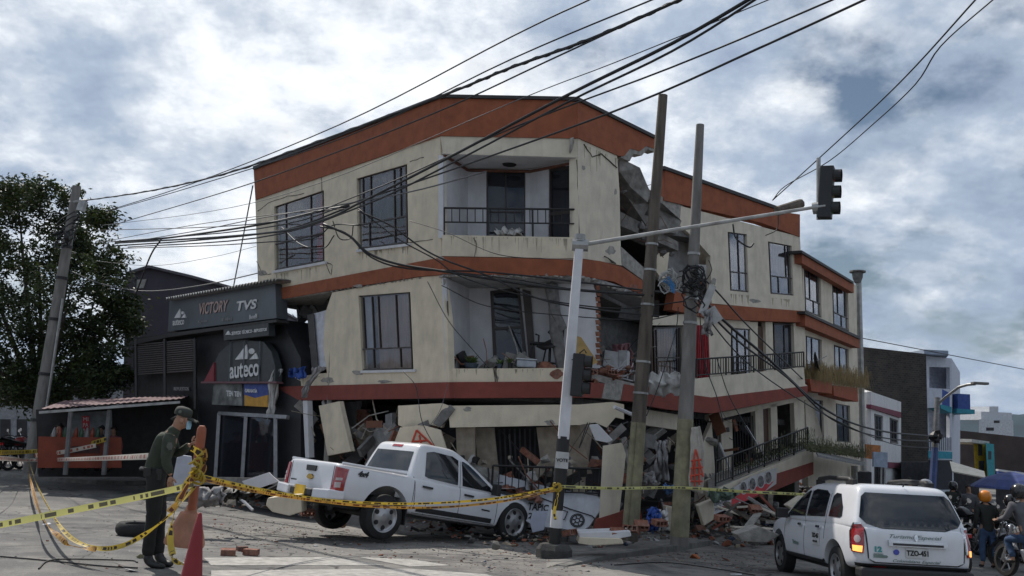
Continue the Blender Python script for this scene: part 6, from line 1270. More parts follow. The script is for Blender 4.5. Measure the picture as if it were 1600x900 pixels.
# ---------------------------------------------------------------- motorcycles
def motorcycle(loc, yaw, label, group, paint, sc=1.0, lean=.12):
    R_ = Matrix.Rotation(yaw, 3, 'Z') @ Matrix.Rotation(lean, 3, 'X') @ Matrix.Scale(sc, 3)
    T = root('motorcycle', loc, label, 'motorcycle', group, rot=R_); L = dict(local=True)
    for x in (-.64, .66):
        mb = MB(); n = 28
        mb.lathe([(.30, -.045), (.235, -.05), (.235, .05), (.30, .045), (.315, 0), (.30, -.045)], (x, 0, .315), n, Matrix.Rotation(math.pi/2, 3, 'X'), cap=False); w_ = part('wheel', mb, rubber, T, **L, smooth=50)
        mb = MB()
        for i in range(6): a = i*math.pi/3; mb.tube([(x, 0, .315), (x+math.cos(a)*.235, 0, .315+math.sin(a)*.235)], .014, 4)
        mb.lathe([(.05, -.06), (.05, .06)], (x, 0, .315), 10, Matrix.Rotation(math.pi/2, 3, 'X')); part('spokes', mb, steel, w_, **L)
    mb = MB(); mb.tube([(.42, 0, .95), (.30, 0, .80), (-.35, 0, .72), (-.80, 0, .80)], .03, 6); mb.tube([(.36, 0, .82), (.18, 0, .35), (-.20, 0, .32), (-.35, 0, .7)], .028, 6)
    for s_ in (-.08, .08): mb.tube([(-.2, s_, .36), (-.64, s_, .315)], .02, 5); mb.tube([(-.64, s_, .33), (-.5, s_, .75)], .018, 5)
    part('frame', mb, blackmetal, T, **L)
    mb = MB(); mb.rock((.0, 0, .45), .21, (1, .75, .9), 3); mb.tube([(.10, -.12, .3), (-.2, -.16, .28), (-.75, -.16, .42)], [.03, .04, .05], 8); part('engine', mb, steel, T, **L, bevel=.01)
    mb = MB(); mb.lathe([(.02, -.27), (.10, -.22), (.145, -.05), (.155, .08), (.12, .2), (.03, .25)], (.14, 0, .86), 14, Matrix.Rotation(math.pi/2-.12, 3, 'Y')); part('fuel_tank', mb, paint, T, **L, smooth=True)
    mb = MB(); mb.grid([[V((-.12-.11*i, -.12+.06*j*(1), .86+.02*i-.03*abs(j-2)+.02*(i > 4))) for j in range(5)] for i in range(8)]); mb.grid([[V((-.12-.11*i, -.12+.06*j, .79+.02*i)) for j in range(5)] for i in range(8)]); part('saddle', mb, blk, T, **L, smooth=True)
    mb = MB()
    for s_ in (-.09, .09): mb.tube([(.66, s_, .315), (.50, s_, .80), (.44, s_, 1.0)], .022, 6)
    part('fork', mb, steel, T, **L)
    mb = MB(); mb.tube([(.30, -.34, 1.06), (.42, -.2, 1.07), (.44, 0, 1.01), (.42, .2, 1.07), (.30, .34, 1.06)], .014, 6); part('handlebar', mb, blk, T, **L)
    mb = MB(); mb.lathe([(.02, -.05), (.07, -.02), (.085, .05), (.0, .06)], (.56, 0, .92), 12, Matrix.Rotation(math.pi/2, 3, 'Y')); part('headlamp', mb, chrome, T, **L, smooth=True)
    for s_ in (-1, 1): mb = MB(); mb.tube([(.40, .22*s_, 1.07), (.38, .26*s_, 1.2)], .008, 4); mb.lathe([(.05, -.008), (.05, .008)], (.38, .27*s_, 1.22), 10, Matrix.Rotation(math.pi/2, 3, 'Y')); part('mirror', mb, chrome, T, **L)
    mb = MB(); mb.grid([[V((.66+.33*math.cos(a), y, .315+.35*math.sin(a))) for y in (-.06, 0, .06)] for a in [math.radians(20+i*12) for i in range(11)]]); mb.grid([[V((-.64+.33*math.cos(a), y, .315+.36*math.sin(a))) for y in (-.07, 0, .07)] for a in [math.radians(30+i*13) for i in range(11)]]); part('mudguard', mb, paint, T, **L, smooth=True)
    mb = MB(); mb.box((-.90, 0, .80), (.05, .14, .07)); part('tail_lamp', mb, redl, T, **L)
    return T
mred = mat('moto_red', (.22, .02, .02), .3, coat=.5); mblk = mat('moto_black', (.02, .02, .022), .3, coat=.5); mblu = mat('moto_blue', (.015, .025, .08), .3, coat=.5)
gm = 'motorcycles parked behind the left pole'
for i, (px, py, yw, pt, lab) in enumerate(((-14, 735, 1.2, mblk, 'black motorcycle cut by the left edge of the photo, outermost of the parked row'), (8, 735, 1.3, mred, 'red motorcycle second from the left edge in the parked row'), (26, 736, 1.15, mblk, 'black motorcycle just left of the leaning concrete pole'), (68, 737, 1.25, mblu, 'dark blue motorcycle just right of the leaning concrete pole'))):
    p = G(px, py, .12); motorcycle(V((p.x, p.y+.6, gz(p.x, p.y)+.12)), yw, lab, gm, pt, 1.1, lean=-.1)
gm2 = 'motorcycles at the right edge'
def mp_(px, py): return G(px, py)
motorcycle(mp_(1592, 893), math.radians(100), 'black motorcycle nearest the camera at the right edge of the photo', gm2, mblk, 1.0, .1)
motorcycle(mp_(1568, 862), math.radians(110), 'dark red motorcycle beside the man in the orange helmet', gm2, mred, 1.0, -.08)
motorcycle(V((8.6, 18.2, gz(8.6, 18.2))), math.radians(105), 'blue motorcycle ridden by the man in the silver helmet behind the taxi', gm2, mblu, 1.0, .0)
motorcycle(V((11.3, 19.5, gz(11, 19.5))), math.radians(120), 'black motorcycle further back under the blue umbrella', gm2, mblk, 1.0, .1)
gm3 = 'motorcycles crowded in front of the market stalls'
for i, (px, Y_, yw, pt, lab) in enumerate(((1412, 30, 1.4, mblk, 'black motorcycle at the foot of the white shop'), (1440, 29, 1.9, mred, 'red motorcycle left of the blue lamp post'), (1476, 27, 1.2, mblk, 'black motorcycle just right of the blue lamp post'), (1506, 26, 1.7, mblk, 'black motorcycle before the sloping tarpaulin'), (1530, 24, 1.3, mblu, 'dark blue motorcycle left of the umbrella pole'), (1560, 23, 1.9, mblk, 'black motorcycle right under the umbrella edge'), (1590, 25, 1.5, mred, 'red motorcycle farthest right before the shop front'))):
    q = at(px, 780, Y_); motorcycle(V((q.x, q.y, gz(q.x, q.y))), yw, lab, gm3, pt, 1.05, .1)
# ---------------------------------------------------------------- people
def skinned(name, chains, mats, parent, sub=2, matfn=None, roots=(0,), lump=0.0, seed=0, label=None):
    """chains of (point, radius); a point given as an int refers to an earlier vertex; grown with the Skin modifier"""
    vs, rs, es = [], [], []
    for ch in chains:
        prev = None
        for item in ch:
            if isinstance(item, int): idx = item
            else: vs.append(V(item[0])); rs.append(item[1]); idx = len(vs)-1
            if prev is not None: es.append((prev, idx))
            prev = idx
    c = sum(vs, V())/len(vs); me = bpy.data.meshes.new('sk'); me.from_pydata([tuple(v-c) for v in vs], es, [])
    o = bpy.data.objects.new('sk', me); COL.objects.link(o); o.modifiers.new('k', 'SKIN')
    for i, r in enumerate(rs):
        d = me.skin_vertices[0].data[i]; d.radius = r if isinstance(r, tuple) else (r, r); d.use_root = i in roots
    k = o.modifiers.new('s', 'SUBSURF'); k.levels = sub; k.render_levels = sub
    dg = bpy.context.evaluated_depsgraph_get(); dg.update(); out = bpy.data.meshes.new_from_object(o.evaluated_get(dg)); bpy.data.objects.remove(o)
    mb = to_mb(out); mb.v = [v+c for v in mb.v]
    if lump:
        for i, v in enumerate(mb.v):
            n = noise.noise_vector(v*9+V((seed, 0, 0)))*lump+noise.noise_vector(V((v.x*4, v.y*4, v.z*22+seed)))*lump*.6; mb.v[i] = v+n
    if matfn: mb.mi = [matfn(sum((mb.v[j] for j in f), V())/len(f)) for f in mb.f]
    return part(name, mb, mats, parent, label, smooth=True)
skinm = mat('skin', (.36, .20, .13), .6, nscale=12, namt=.1)
def hand(P, wrist, d, side, up, s=1.0, curl=.5):
    """palm and five fingers as chains from the wrist; d = pointing direction, side = towards the thumb, up = back of hand"""
    d = V(d).normalized(); side = V(side); side = (side-d*side.dot(d)).normalized(); up = d.cross(side).normalized()
    ch = []; w = V(wrist)
    palm = w+d*.075*s
    ch.append([(w, .026*s), (w+d*.045*s, (.036*s, .02*s)), (palm, (.038*s, .018*s))])
    for k, (o, l) in enumerate(((.030, .072), (.011, .080), (-.010, .075), (-.029, .058))):
        b = palm+side*o*s; c = []
        dd = d.copy(); p = b; c.append((p-d*.02*s, .0095*s)); c.append((p, .0095*s))
        for q, f in enumerate((.45, .32, .23)):
            dd = (dd-up*curl*(.35+.25*q)).normalized(); p = p+dd*l*f*s; c.append((p, (.0088-.001*q)*s))
        ch.append(c)
    tb0 = w+d*.025*s+side*.022*s; td = (d*.6+side*.8-up*.2).normalized(); ch.append([(tb0, .012*s), (tb0+td*.035*s, .011*s), (tb0+td*.055*s+d*.018*s-up*.01*s, .0095*s)])
    return ch
def J(px, py, y): return at(px, py, y)
# police officer
oy = G(232, 885).y; k_ = oy/FPX    # metres per pixel at his distance
OF = root('person', G(236, 884), 'police officer in dark green uniform, cap and blue mask, holding the orange post', 'person')
olive = mat('uniform_green', (.042, .052, .036), .9, nscale=10, namt=.25, bump=.35, bscale=18); trous = mat('uniform_trousers', (.014, .015, .014), .9, nscale=9, namt=.3, bump=.35, bscale=16)
pel = J(243, 742, oy); hipn = J(243, 750, oy-.09); hipf = J(244, 750, oy+.09)
kn = J(240, 806, oy-.10); kf = J(249, 806, oy+.09); an = J(231, 868, oy-.11); af = J(247, 866, oy+.08)
waist = J(243, 728, oy); chest = J(257, 697, oy); neck0 = J(270, 676, oy); neck1 = J(277, 666, oy)
sn = J(263, 685, oy-.17); sf = J(266, 683, oy+.15); en = J(259, 718, oy-.22); wn = J(267, 744, oy-.21)
ef = J(276, 712, oy+.17); wf = J(298, 694, oy+.05)
head = J(286, 655, oy); face = J(293, 659, oy)
bch = [[(pel, (.13, .10)), (waist, (.125, .10)), (chest, (.15, .115)), (neck0, .07), (neck1, .055), (head+V((.0, 0, -.03)), (.078, .070)), (head+V((-.005, 0, .045)), (.090, .078)), (head+V((-.01, 0, .085)), (.06, .055))],
       [5, (J(296, 666, oy), (.04, .035))], [5, (J(298.5, 657, oy), .016)],
       [2, (sn, .062), (en, .045), (wn, .028)], [2, (sf, .062), (ef, .045), (wf, .028)], [0, (hipn, .085), (kn, .058), (an, .04), (J(236, 881, oy-.12), .035), (J(252, 884, oy-.15), .03)], [0, (hipf, .085), (kf, .058), (af, .04), (J(252, 878, oy+.06), .035), (J(265, 881, oy+.03), .03)]]
hands = hand(None, wn, (.02, -.05, -1), (1, -.2, .1), None, 1.05, .35)+hand(None, wf, (.85, .0, .45), (-.3, -.2, 1), None, 1.05, .55)
skinned('body', bch, skinm, OF, roots=(0,))
def multi_skin(name, chs, m, parent):
    mbs = MB()
    vs = []; 
    me_all = []
    for c in chs:
        tmp = skinned('tmp_skin', [c], m, parent); me = tmp.data; o_ = len(mbs.v); M_ = WM[parent.name]
        mbs.v += [M_ @ v.co for v in me.vertices]; mbs.f += [[o_+i for i in p.vertices] for p in me.polygons]; mbs.mi += [0]*len(me.polygons)
        bpy.data.objects.remove(tmp)
    return part(name, mbs, m, parent, smooth=True)
multi_skin('hand', hands[:6], skinm, OF); multi_skin('hand', hands[6:], skinm, OF)
shirt = [[(J(242, 748, oy), (.168, .14)), (J(242, 737, oy), (.168, .135)), (waist+V((0, 0, .02)), (.160, .13)), (J(252, 708, oy), (.180, .14)), (chest+V((0, 0, .03)), (.185, .145)), (J(266, 683, oy), (.125, .11)), (neck0+V((.01, 0, .01)), .085), (neck1, .072)],
         [4, (sn, .088), (J(261, 702, oy-.21), .078), (en, .068), (J(262, 731, oy-.22), .055), (wn+V((0, 0, .02)), .044)], [4, (sf, .088), (J(271, 698, oy+.18), .075), (ef, .062), (J(288, 702, oy+.11), .052), (wf-V((.02, 0, .01)), .044)]]
skinned('shirt', shirt, olive, OF, lump=.012, seed=1)
mb = MB(); mb.tube([J(262, 692, oy-.30), J(268, 692, oy-.295), J(268, 702, oy-.30), J(263, 703, oy-.305)], .006, 4); mb.lathe([(.0, 0), (.035, 0), (.035, .006), (.0, .007)], J(265, 697, oy-.292), 14, Matrix.Rotation(math.pi/2, 3, 'X')); part('arm_badge', mb, mat('badge_grey', (.12, .13, .11), .8), OF)
skinned('trousers', [[(J(243, 726, oy), (.155, .125)), (J(243, 748, oy), (.172, .135))], [1, (hipn, .115), (J(242, 775, oy-.1), .108), (kn, .088), (J(234, 840, oy-.11), .076), (an-V((0, 0, .03)), .074)], [1, (hipf, .115), (J(247, 775, oy+.1), .104), (kf, .085), (J(248, 840, oy+.09), .074), (af-V((0, 0, .03)), .072)]], trous, OF, lump=.012, seed=5)
bootm = mat('boot_black', (.012, .012, .012), .5, namt=.3)
skinned('boot', [[(J(231, 864, oy-.11), .062), (J(231, 876, oy-.11), .06), (J(240, 883, oy-.13), (.062, .05)), (J(258, 886, oy-.15), (.052, .036))]], bootm, OF); skinned('boot', [[(J(247, 862, oy+.08), .06), (J(249, 872, oy+.07), .058), (J(256, 879, oy+.06), (.06, .048)), (J(270, 882, oy+.03), (.052, .036))]], bootm, OF)
mb = MB(); hc = J(288, 645, oy); Rh = Matrix.Rotation(.28, 3, 'Y')
mb.lathe([(.099, -.035), (.106, .0), (.103, .03), (.09, .058), (.05, .075), (.0, .078)], hc+V((-.01, 0, -.005)), 20, Rh); 
rows = [[hc+Rh @ V((.085+.12*i/3, math.sin(-1.0+j*.25)*.085*(1-.15*i/3), -.035-.012*(i/3)-.02*(abs(-1+j*.25))**2)) for j in range(9)] for i in range(4)]
mb.grid(rows); mb.grid([[p+V((0, 0, .008)) for p in r] for r in rows]); part('cap', mb, mat('cap_green', (.035, .038, .030), .85, namt=.3), OF, smooth=50)
mb = MB(); mb.lathe([(.0, .0), (.02, .0), (.02, .005), (.0, .006)], hc+V((-.01, -.12, .01)), 10, Matrix.Rotation(math.pi/2, 3, 'X')); part('cap_badge', mb, MAT['badge_grey'], OF)
mb = MB(); fc = J(293, 664.5, oy)
for sg in (1,): mb.grid([[fc+V((.035*math.cos(a)*(1-.3*abs(i-2)/2)+.01, .055*math.sin(a), (i-2)*.026+.004)) for a in [-1.7+.34*j for j in range(11)]] for i in range(5)])
part('face_mask', mb, mat('mask_blue', (.30, .50, .62), .8), OF, smooth=True)
mb = MB(); mb.tube([fc+V((-.03, -.06, .02)), J(285, 655, oy-.085)], .003, 4); part('mask_strap', mb, white, OF)
mb = MB(); mb.rock(J(279, 656, oy), .082, (.9, .95, .8), 4); part('hair', mb, mat('hair_dark', (.015, .012, .01), .8), OF, smooth=True)
mb = MB(); mb.lathe([(.0, -.006), (.02, -.004), (.028, .004), (.016, .008)], J(284, 657, oy-.088), 10, Matrix.Rotation(math.pi/2, 3, 'X') @ Matrix.Scale(1.3, 3, (0, 1, 0))); part('ear', mb, skinm, OF, smooth=True)
mb = MB(); bc = J(243, 733, oy); mb.tube([bc+V((.17*math.cos(a*.35), .135*math.sin(a*.35), 0)) for a in range(19)], .022, 6); mb.box(bc+V((-.03, -.15, -.03)), (.09, .05, .10)); mb.box(bc+V((.10, -.13, -.05)), (.06, .06, .13)); part('duty_belt', mb, bootm, OF)
# generic seated or standing figure
def figure(base, yaw, label, pose, top, leg, helm=None, s=1.0, group=None, vest=None):
    R_ = Matrix.Rotation(yaw, 3, 'Z') @ Matrix.Scale(s, 3); T = root('person', base, label, 'person', group, rot=R_); M_ = WM[T.name]
    def w(p): return M_ @ V(p)
    if pose == 'stand': hz, kx, kz, ax, az, tl = .92, .02, .50, 0, .08, .04
    else: hz, kx, kz, ax, az, tl = .90, .42, .72, .25, .36, .16
    if pose == 'sit': hz, kx, kz, ax, az, tl = .50, .42, .50, .40, .08, .08
    pel = (0, 0, hz); ch = (tl, 0, hz+.42); nk = (tl+.02, 0, hz+.56); hd_ = (tl+.05, 0, hz+.70)
    arms = []; hds = []
    for sg in (-1, 1):
        sh = (tl, .19*sg, hz+.48); 
        if pose == 'ride': el, wr, hdir = (.24, .27*sg, hz+.24), (.45, .27*sg, hz+.18), (1, 0, -.2)
        else: el, wr, hdir = (tl-.03, .25*sg, hz+.2), (tl+.08, .24*sg, hz-.02), (.2, 0, -1)
        arms.append((sh, el, wr, hdir))
    S = s
    def R(r): return tuple(x*S for x in r) if isinstance(r, tuple) else r*S
    body = [[(w(pel), R((.13, .11))), (w((tl*.5, 0, hz+.2)), R((.12, .10))), (w(ch), R((.14, .095))), (w(nk), R(.055)), (w(hd_), R((.085, .075))), (w((tl+.05, 0, hz+.79)), R((.075, .07)))], [4, (w((tl+.15, 0, hz+.69)), R(.016))]]
    for sh, el, wr, hdir in arms: body.append([2, (w(sh), R(.06)), (w(el), R(.043)), (w(wr), R(.028))])
    for sg in (-1, 1): body.append([0, (w((.02, .10*sg, hz-.05)), R(.085)), (w((kx, .13*sg, kz)), R(.058)), (w((ax, .13*sg, az)), R(.04)), (w((ax+.16, .14*sg, az-.05)), R(.035))])
    skinned('body', body, skinm, T, sub=1)
    for (sh, el, wr, hdir), sg in zip(arms, (-1, 1)):
        hs = hand(None, w(wr), M_.to_3x3() @ V(hdir), M_.to_3x3() @ V((.3, -sg, .4)), None, 1.0, .6); multi_skin('hand', hs, skinm, T)
    sr = [[(w((0, 0, hz-.10)), R((.165, .14))), (w((0, 0, hz-.0)), R((.16, .135))), (w((tl*.5, 0, hz+.2)), R((.155, .13))), (w(ch), R((.185, .14))), (w((tl+.01, 0, hz+.52)), R(.115)), (w((tl+.02, 0, hz+.60)), R(.075))]]
    for sh, el, wr, hdir in arms: sr.append([3, (w(sh), R(.08)), (w(el), R(.062)), (w(wr), R(.042))])
    skinned('jacket', sr, top, T, lump=.012, seed=len(label))
    tr = [[(w((0, 0, hz+.06)), R((.14, .12))), (w((0, 0, hz-.08)), R((.15, .13)))]]
    for sg in (-1, 1): tr.append([1, (w((.02, .10*sg, hz-.10)), R(.105)), (w((kx, .13*sg, kz)), R(.08)), (w((ax, .13*sg, az+.04)), R(.06))])
    skinned('trousers', tr, leg, T, lump=.01, seed=3)
    for sg in (-1, 1): skinned('shoe', [[(w((ax-.02, .13*sg, az)), R(.048)), (w((ax+.05, .135*sg, az-.03)), R(.045)), (w((ax+.17, .14*sg, az-.045)), R(.035))]], bootm, T, sub=1)
    hc = w((tl+.045, 0, hz+.76)); mb = MB()
    if helm:
        mb.lathe([(.10*S, -.15*S), (.128*S, -.12*S), (.142*S, -.04*S), (.140*S, .02*S), (.115*S, .08*S), (.06*S, .115*S), (.0, .125*S)], hc, 20); h = part('helmet', mb, helm, T, smooth=50)
        d = M_.to_3x3() @ V((1, 0, 0)); lfv = M_.to_3x3() @ V((0, 1, 0)); rows = [[hc+d*(.146*math.cos(a))+lfv*(.146*math.sin(a))+V((0, 0, z*S)) for a in [-1.1+.22*j for j in range(11)]] for z in (-.07, -.02, .03)]
        v = MB(); v.grid(rows); part('visor', v, cglass, h, smooth=True)
    else:
        mb.rock(hc+V((0, 0, .0)), .098*S, (1, .95, .8), 4); part('hair', mb, MAT['hair_dark'], T, smooth=True)
    return T
dj = mat('jacket_dark', (.018, .020, .017), .8, namt=.3); jeans = mat('jeans_blue', (.04, .075, .15), .9, nscale=8, namt=.3); dtr = mat('trousers_dark', (.02, .02, .024), .9); pk_ = mat('pink_shirt', (.32, .12, .12), .9); gsh = mat('grey_shirt', (.10, .10, .11), .9)
horg = mat('helmet_orange', (.70, .22, .01), .35, coat=.4, namt=.1); hsil = mat('helmet_silver', (.22, .23, .25), .3, coat=.4, namt=.2); hblk = mat('helmet_black', (.02, .02, .022), .25, coat=.4)
p = G(1545, 888); figure(p, math.radians(85), 'man in orange helmet, dark jacket and blue jeans seen from behind at the right', 'stand', dj, jeans, horg, .93)
motorcycle(V((9.9, 17.2, gz(9.9, 17))), math.radians(98), 'white fronted black motorcycle between the orange helmet and the blue umbrella', gm2, mat('moto_grey', (.2, .2, .21), .3), 1.0, .1)
motorcycle(V((10.3, 22.5, gz(10, 22))), math.radians(80), 'red motorcycle standing behind the pink shirted person', gm2, mred, 1.0, .1)
figure(V((9.9, 17.2, gz(9.9, 17))), math.radians(98), 'rider in grey shirt and black helmet right behind the orange helmeted man', 'ride', gsh, jeans, hblk, 1.0)
p = mp_(1592, 893); figure(p, math.radians(100), 'rider in black helmet and dark jacket on the motorcycle nearest the right edge', 'ride', dj, dtr, hblk, .9)
figure(V((8.6, 18.2, gz(8.6, 18.2))), math.radians(105), 'rider with a silver helmet behind the taxi', 'ride', gsh, dtr, hsil, 1.0)
figure(V((9.2, 20.6, gz(9.2, 20.6))), math.radians(200), 'bareheaded person in a pink shirt walking behind the riders', 'stand', pk_, dtr, None, .95)
figure(V((11.3, 19.5, gz(11, 19.5))), math.radians(120), 'rider in black helmet farther back under the blue umbrella', 'ride', dj, dtr, hblk, 1.0)
for px, Y_, yw, lab, tp, hm_ in ((1424, 31, 2.0, 'person in dark clothes standing by the shop at the foot of the brick wall', dj, None), (1490, 28, 1.2, 'person in black helmet between the lamp post and the tarpaulin', dj, hblk), (1515, 27, 4.0, 'person in grey shirt in front of the sloping tarpaulin', gsh, None), (1592, 26, 2.6, 'person in dark clothes at the right edge under the fascia', dj, None)):
    q = at(px, 780, Y_); figure(V((q.x, q.y, gz(q.x, q.y))), yw, lab, 'stand', tp, dtr, hm_, .95)
for px, lab, tp in ((86, 'person in black sitting at the left end of the kiosk counter', dj), (152, 'person in dark grey sitting at the middle of the kiosk counter', gsh), (172, 'person in a dull pink shirt at the right end of the kiosk counter', pk_)):
    q = K_.at(px, 742, -.9); figure(V((q.x, q.y, gz(q.x, q.y)+.5)), math.radians(-90), lab, 'sit', tp, dtr, None, 1.0)
# ---------------------------------------------------------------- barrier tape, post, cone
def tape_mat(name, base, ink, dash=6.0):
    m = bpy.data.materials.new(name); m.use_nodes = True; t = m.node_tree; L = t.links.new; p = t.nodes['Principled BSDF']; p.inputs['Roughness'].default_value = .45
    uv = N(t, 'ShaderNodeUVMap'); sp = N(t, 'ShaderNodeSeparateXYZ'); L(uv.outputs[0], sp.inputs[0])
    def mth(op, a, b=None):
        n = N(t, 'ShaderNodeMath', operation=op)
        for i, x in enumerate((a, b)):
            if x is None: continue
            if isinstance(x, (int, float)): n.inputs[i].default_value = x
            else: L(x, n.inputs[i])
        return n.outputs[0]
    u = sp.outputs[0]; v = sp.outputs[1]
    # block lettering: word groups of strokes in the middle of the band
    wordgap = mth('LESS_THAN', mth('FRACT', mth('MULTIPLY', u, 2.2)), .72)
    nz = N(t, 'ShaderNodeTexWhiteNoise', noise_dimensions='1D'); L(mth('FLOOR', mth('MULTIPLY', u, dash*6)), nz.inputs['W'])
    stroke = mth('GREATER_THAN', nz.outputs[0], .35)
    band = mth('MULTIPLY', mth('GREATER_THAN', v, .2), mth('LESS_THAN', v, .8))
    k = mth('MULTIPLY', mth('MULTIPLY', wordgap, stroke), band)
    mx = N(t, 'ShaderNodeMix', data_type='RGBA'); L(k, mx.inputs[0]); mx.inputs[6].default_value = (*base, 1); mx.inputs[7].default_value = (*ink, 1); L(mx.outputs[2], p.inputs['Base Color'])
    tr = N(t, 'ShaderNodeBsdfTranslucent'); L(mx.outputs[2], tr.inputs[0]); ms = N(t, 'ShaderNodeMixShader'); ms.inputs[0].default_value = .3; L(p.outputs[0], ms.inputs[1]); L(tr.outputs[0], ms.inputs[2]); L(ms.outputs[0], t.nodes['Material Output'].inputs[0])
    return m
tapey = tape_mat('yellow_tape', (.50, .36, .045), (.03, .02, .015)); tapeo = tape_mat('orange_printed_tape', (.46, .25, .04), (.10, .025, .01)); tapep = tape_mat('pale_tape', (.58, .56, .20), (.10, .09, .06)); tapew = tape_mat('white_red_tape', (.60, .55, .48), (.40, .10, .06))
def spline(P, n=60):
    out = []; k = len(P)
    for i in range(k-1):
        p1, p2 = P[i], P[i+1]; p0 = P[i-1] if i else p1*2-p2; p3 = P[i+2] if i+2 < k else p2*2-p1; m_ = max(2, n//(k-1))
        for j in range(m_): t = j/m_; out.append(.5*((2*p1)+(-p0+p2)*t+(2*p0-5*p1+4*p2-p3)*t*t+(-p0+3*p1-3*p2+p3)*t**3))
    out.append(P[-1]); return out
def tape(pts, w, m, label, twist=(0, 0), wob=.3, group=None, n=90, name='barrier_tape', seed=1):
    P = spline([at(*q) for q in pts], n); mb = MB(); uvs = []; L = 0; rnd = random.Random(seed)
    for i, p in enumerate(P):
        t = (P[min(i+1, len(P)-1)]-P[max(i-1, 0)]).normalized(); f = i/(len(P)-1)
        a = twist[0]+(twist[1]-twist[0])*f+wob*math.sin(i*.35+seed); up = V((0, 0, 1)); s = t.cross(up)
        s = V((0, 1, 0)) if s.length < .2 else s.normalized(); b = s.cross(t).normalized(); d = b*math.cos(a)+s*math.sin(a)
        if i: L += (p-P[i-1]).length
        for v in (0, .5, 1): mb.v.append(p+d*w*(v-.5)+t.cross(d)*.008*(v == .5)); uvs.append((L, v))
    k = 3
    for i in range(len(P)-1):
        for j in range(2): mb.f.append([i*k+j, i*k+j+1, (i+1)*k+j+1, (i+1)*k+j]); mb.mi.append(0)
    mb.uv = uvs; return single(name, mb, m, label, 'barrier tape', group, smooth=True)
oyp = oy+.15
gT = 'caution tapes closing off the ruin'
tape([(-60, 716, 17), (0, 716, 19), (45, 719, LY-.5), (130, 717, 22), (232, 713, 14)], .10, tapew, 'thin red and white tape running level from the left pole to the police officer', wob=.15, group=gT)
tape([(-90, 836, 9.2), (0, 820, 9.6), (110, 798, 9.9), (215, 777, 10.2), (270, 765, 10.3), (302, 757, 10.4)], .072, tapep, 'pale yellow wide tape slanting across the road at the lower left', wob=.1, group=gT)
tape([(45, 722, LY-.4), (58, 758, 21), (80, 800, 14), (108, 838, 11.3), (150, 856, 10.6), (190, 853, 10.3), (230, 832, 10.2), (270, 800, 10.3), (305, 760, 10.4)], .055, tapey, 'yellow tape drooping in a long loop from the left pole to the orange post', twist=(0, 5), group=gT, seed=3)
tape([(42, 722, LY-.4), (52, 768, 20), (66, 808, 13), (92, 838, 11.2), (112, 852, 10.9), (150, 858, 10.5)], .06, tapeo, 'darker twisted tape hanging beside the drooping yellow loop', twist=(0, 9), group=gT, seed=8)
tape([(-30, 708, 22), (40, 706, LY-.6), (90, 702, 27), (130, 696, 26.5), (166, 686, 26)], .13, tapey, 'yellow tape behind the left pole in front of the kiosk counter', group=gT, seed=4, wob=.1)
tape([(55, 712, 26), (100, 706, 26), (150, 696, 26)], .12, tapew, 'short pale tape just above the kiosk counter tape', group=gT, wob=.1)
tape([(312, 743, 10.4), (370, 757, 11.5), (450, 773, 13), (530, 783, 14.3), (620, 787, 15), (700, 785, 15.3), (780, 778, 15.3), (868, 762, 15.1)], .042, tapey, 'upper yellow tape stretched in front of the white pickup', twist=(0, .5), group=gT, seed=6, wob=.15)
tape([(312, 748, 10.4), (400, 768, 12), (500, 783, 13.6), (580, 791, 14.6), (680, 793, 15.2), (780, 784, 15.2), (868, 766, 15.1)], .040, tapeo, 'lower orange tinted tape stretched in front of the white pickup', twist=(.3, -.4), group=gT, seed=7, wob=.2)
tape([(872, 760, 15.1), (960, 763, 15.6), (1060, 762, 16.8), (1160, 768, 16.9), (1262, 773, 17.5), (1340, 779, 19)], .05, tapep, 'pale yellow tape running from the white mast to behind the taxi', group=gT, seed=9, wob=.2)
tape([(874, 760, 15.1), (870, 780, 15.05), (866, 800, 15.05), (868, 812, 15.05)], .05, tapey, 'short loose end of yellow tape hanging down the black and white mast', group=gT)
mb = MB()
for i in range(4): curl(mb, at(870+i, 760+i*1.3, 15.08), .06, 10, .012, 400+i)
single('tape_knot', mb, tapey, 'yellow tape knotted round the white mast', 'tape knot')
# orange flexible post with base
ptop = at(316, 665, 10.42); pbot = at(293, 852, 10.55); 
orp = mat('orange_post', (.30, .085, .038), .6, nscale=6, namt=.2, dirt=.4)
PO = root('lane_marker_post', pbot, 'leaning orange lane marker post on a broad faded foot, wound with tape', 'traffic post')
d = (ptop-pbot); R_ = d.to_track_quat('Z', 'Y').to_matrix(); Lh = d.length
mb = MB(); mb.lathe([(.05, Lh*.30), (.052, Lh*.6), (.055, Lh*.93), (.05, Lh*.975), (.03, Lh*.998), (.0, Lh)], pbot, 20, R_); part('post', mb, orp, PO, smooth=50)
mb = MB(); mb.lathe([(.052, Lh*.60), (.054, Lh*.60), (.054, Lh*.68), (.052, Lh*.68)], pbot, 20, R_); mb.lathe([(.05, Lh*.50), (.054, Lh*.5), (.054, Lh*.56), (.05, Lh*.56)], pbot, 20, R_); part('reflective_band', mb, mat('reflective_white', (.55, .55, .56), .4), PO)
mb = MB(); mb.lathe([(.22, -.02), (.225, .02), (.20, .10), (.11, .34), (.07, Lh*.26), (.055, Lh*.31)], pbot+V((-.04, 0, .02)), 22, Matrix.Rotation(.10, 3, 'Y')); part('foot', mb, mat('faded_orange', (.40, .19, .12), .8, nscale=5, namt=.3, dirt=.5), PO, smooth=50)
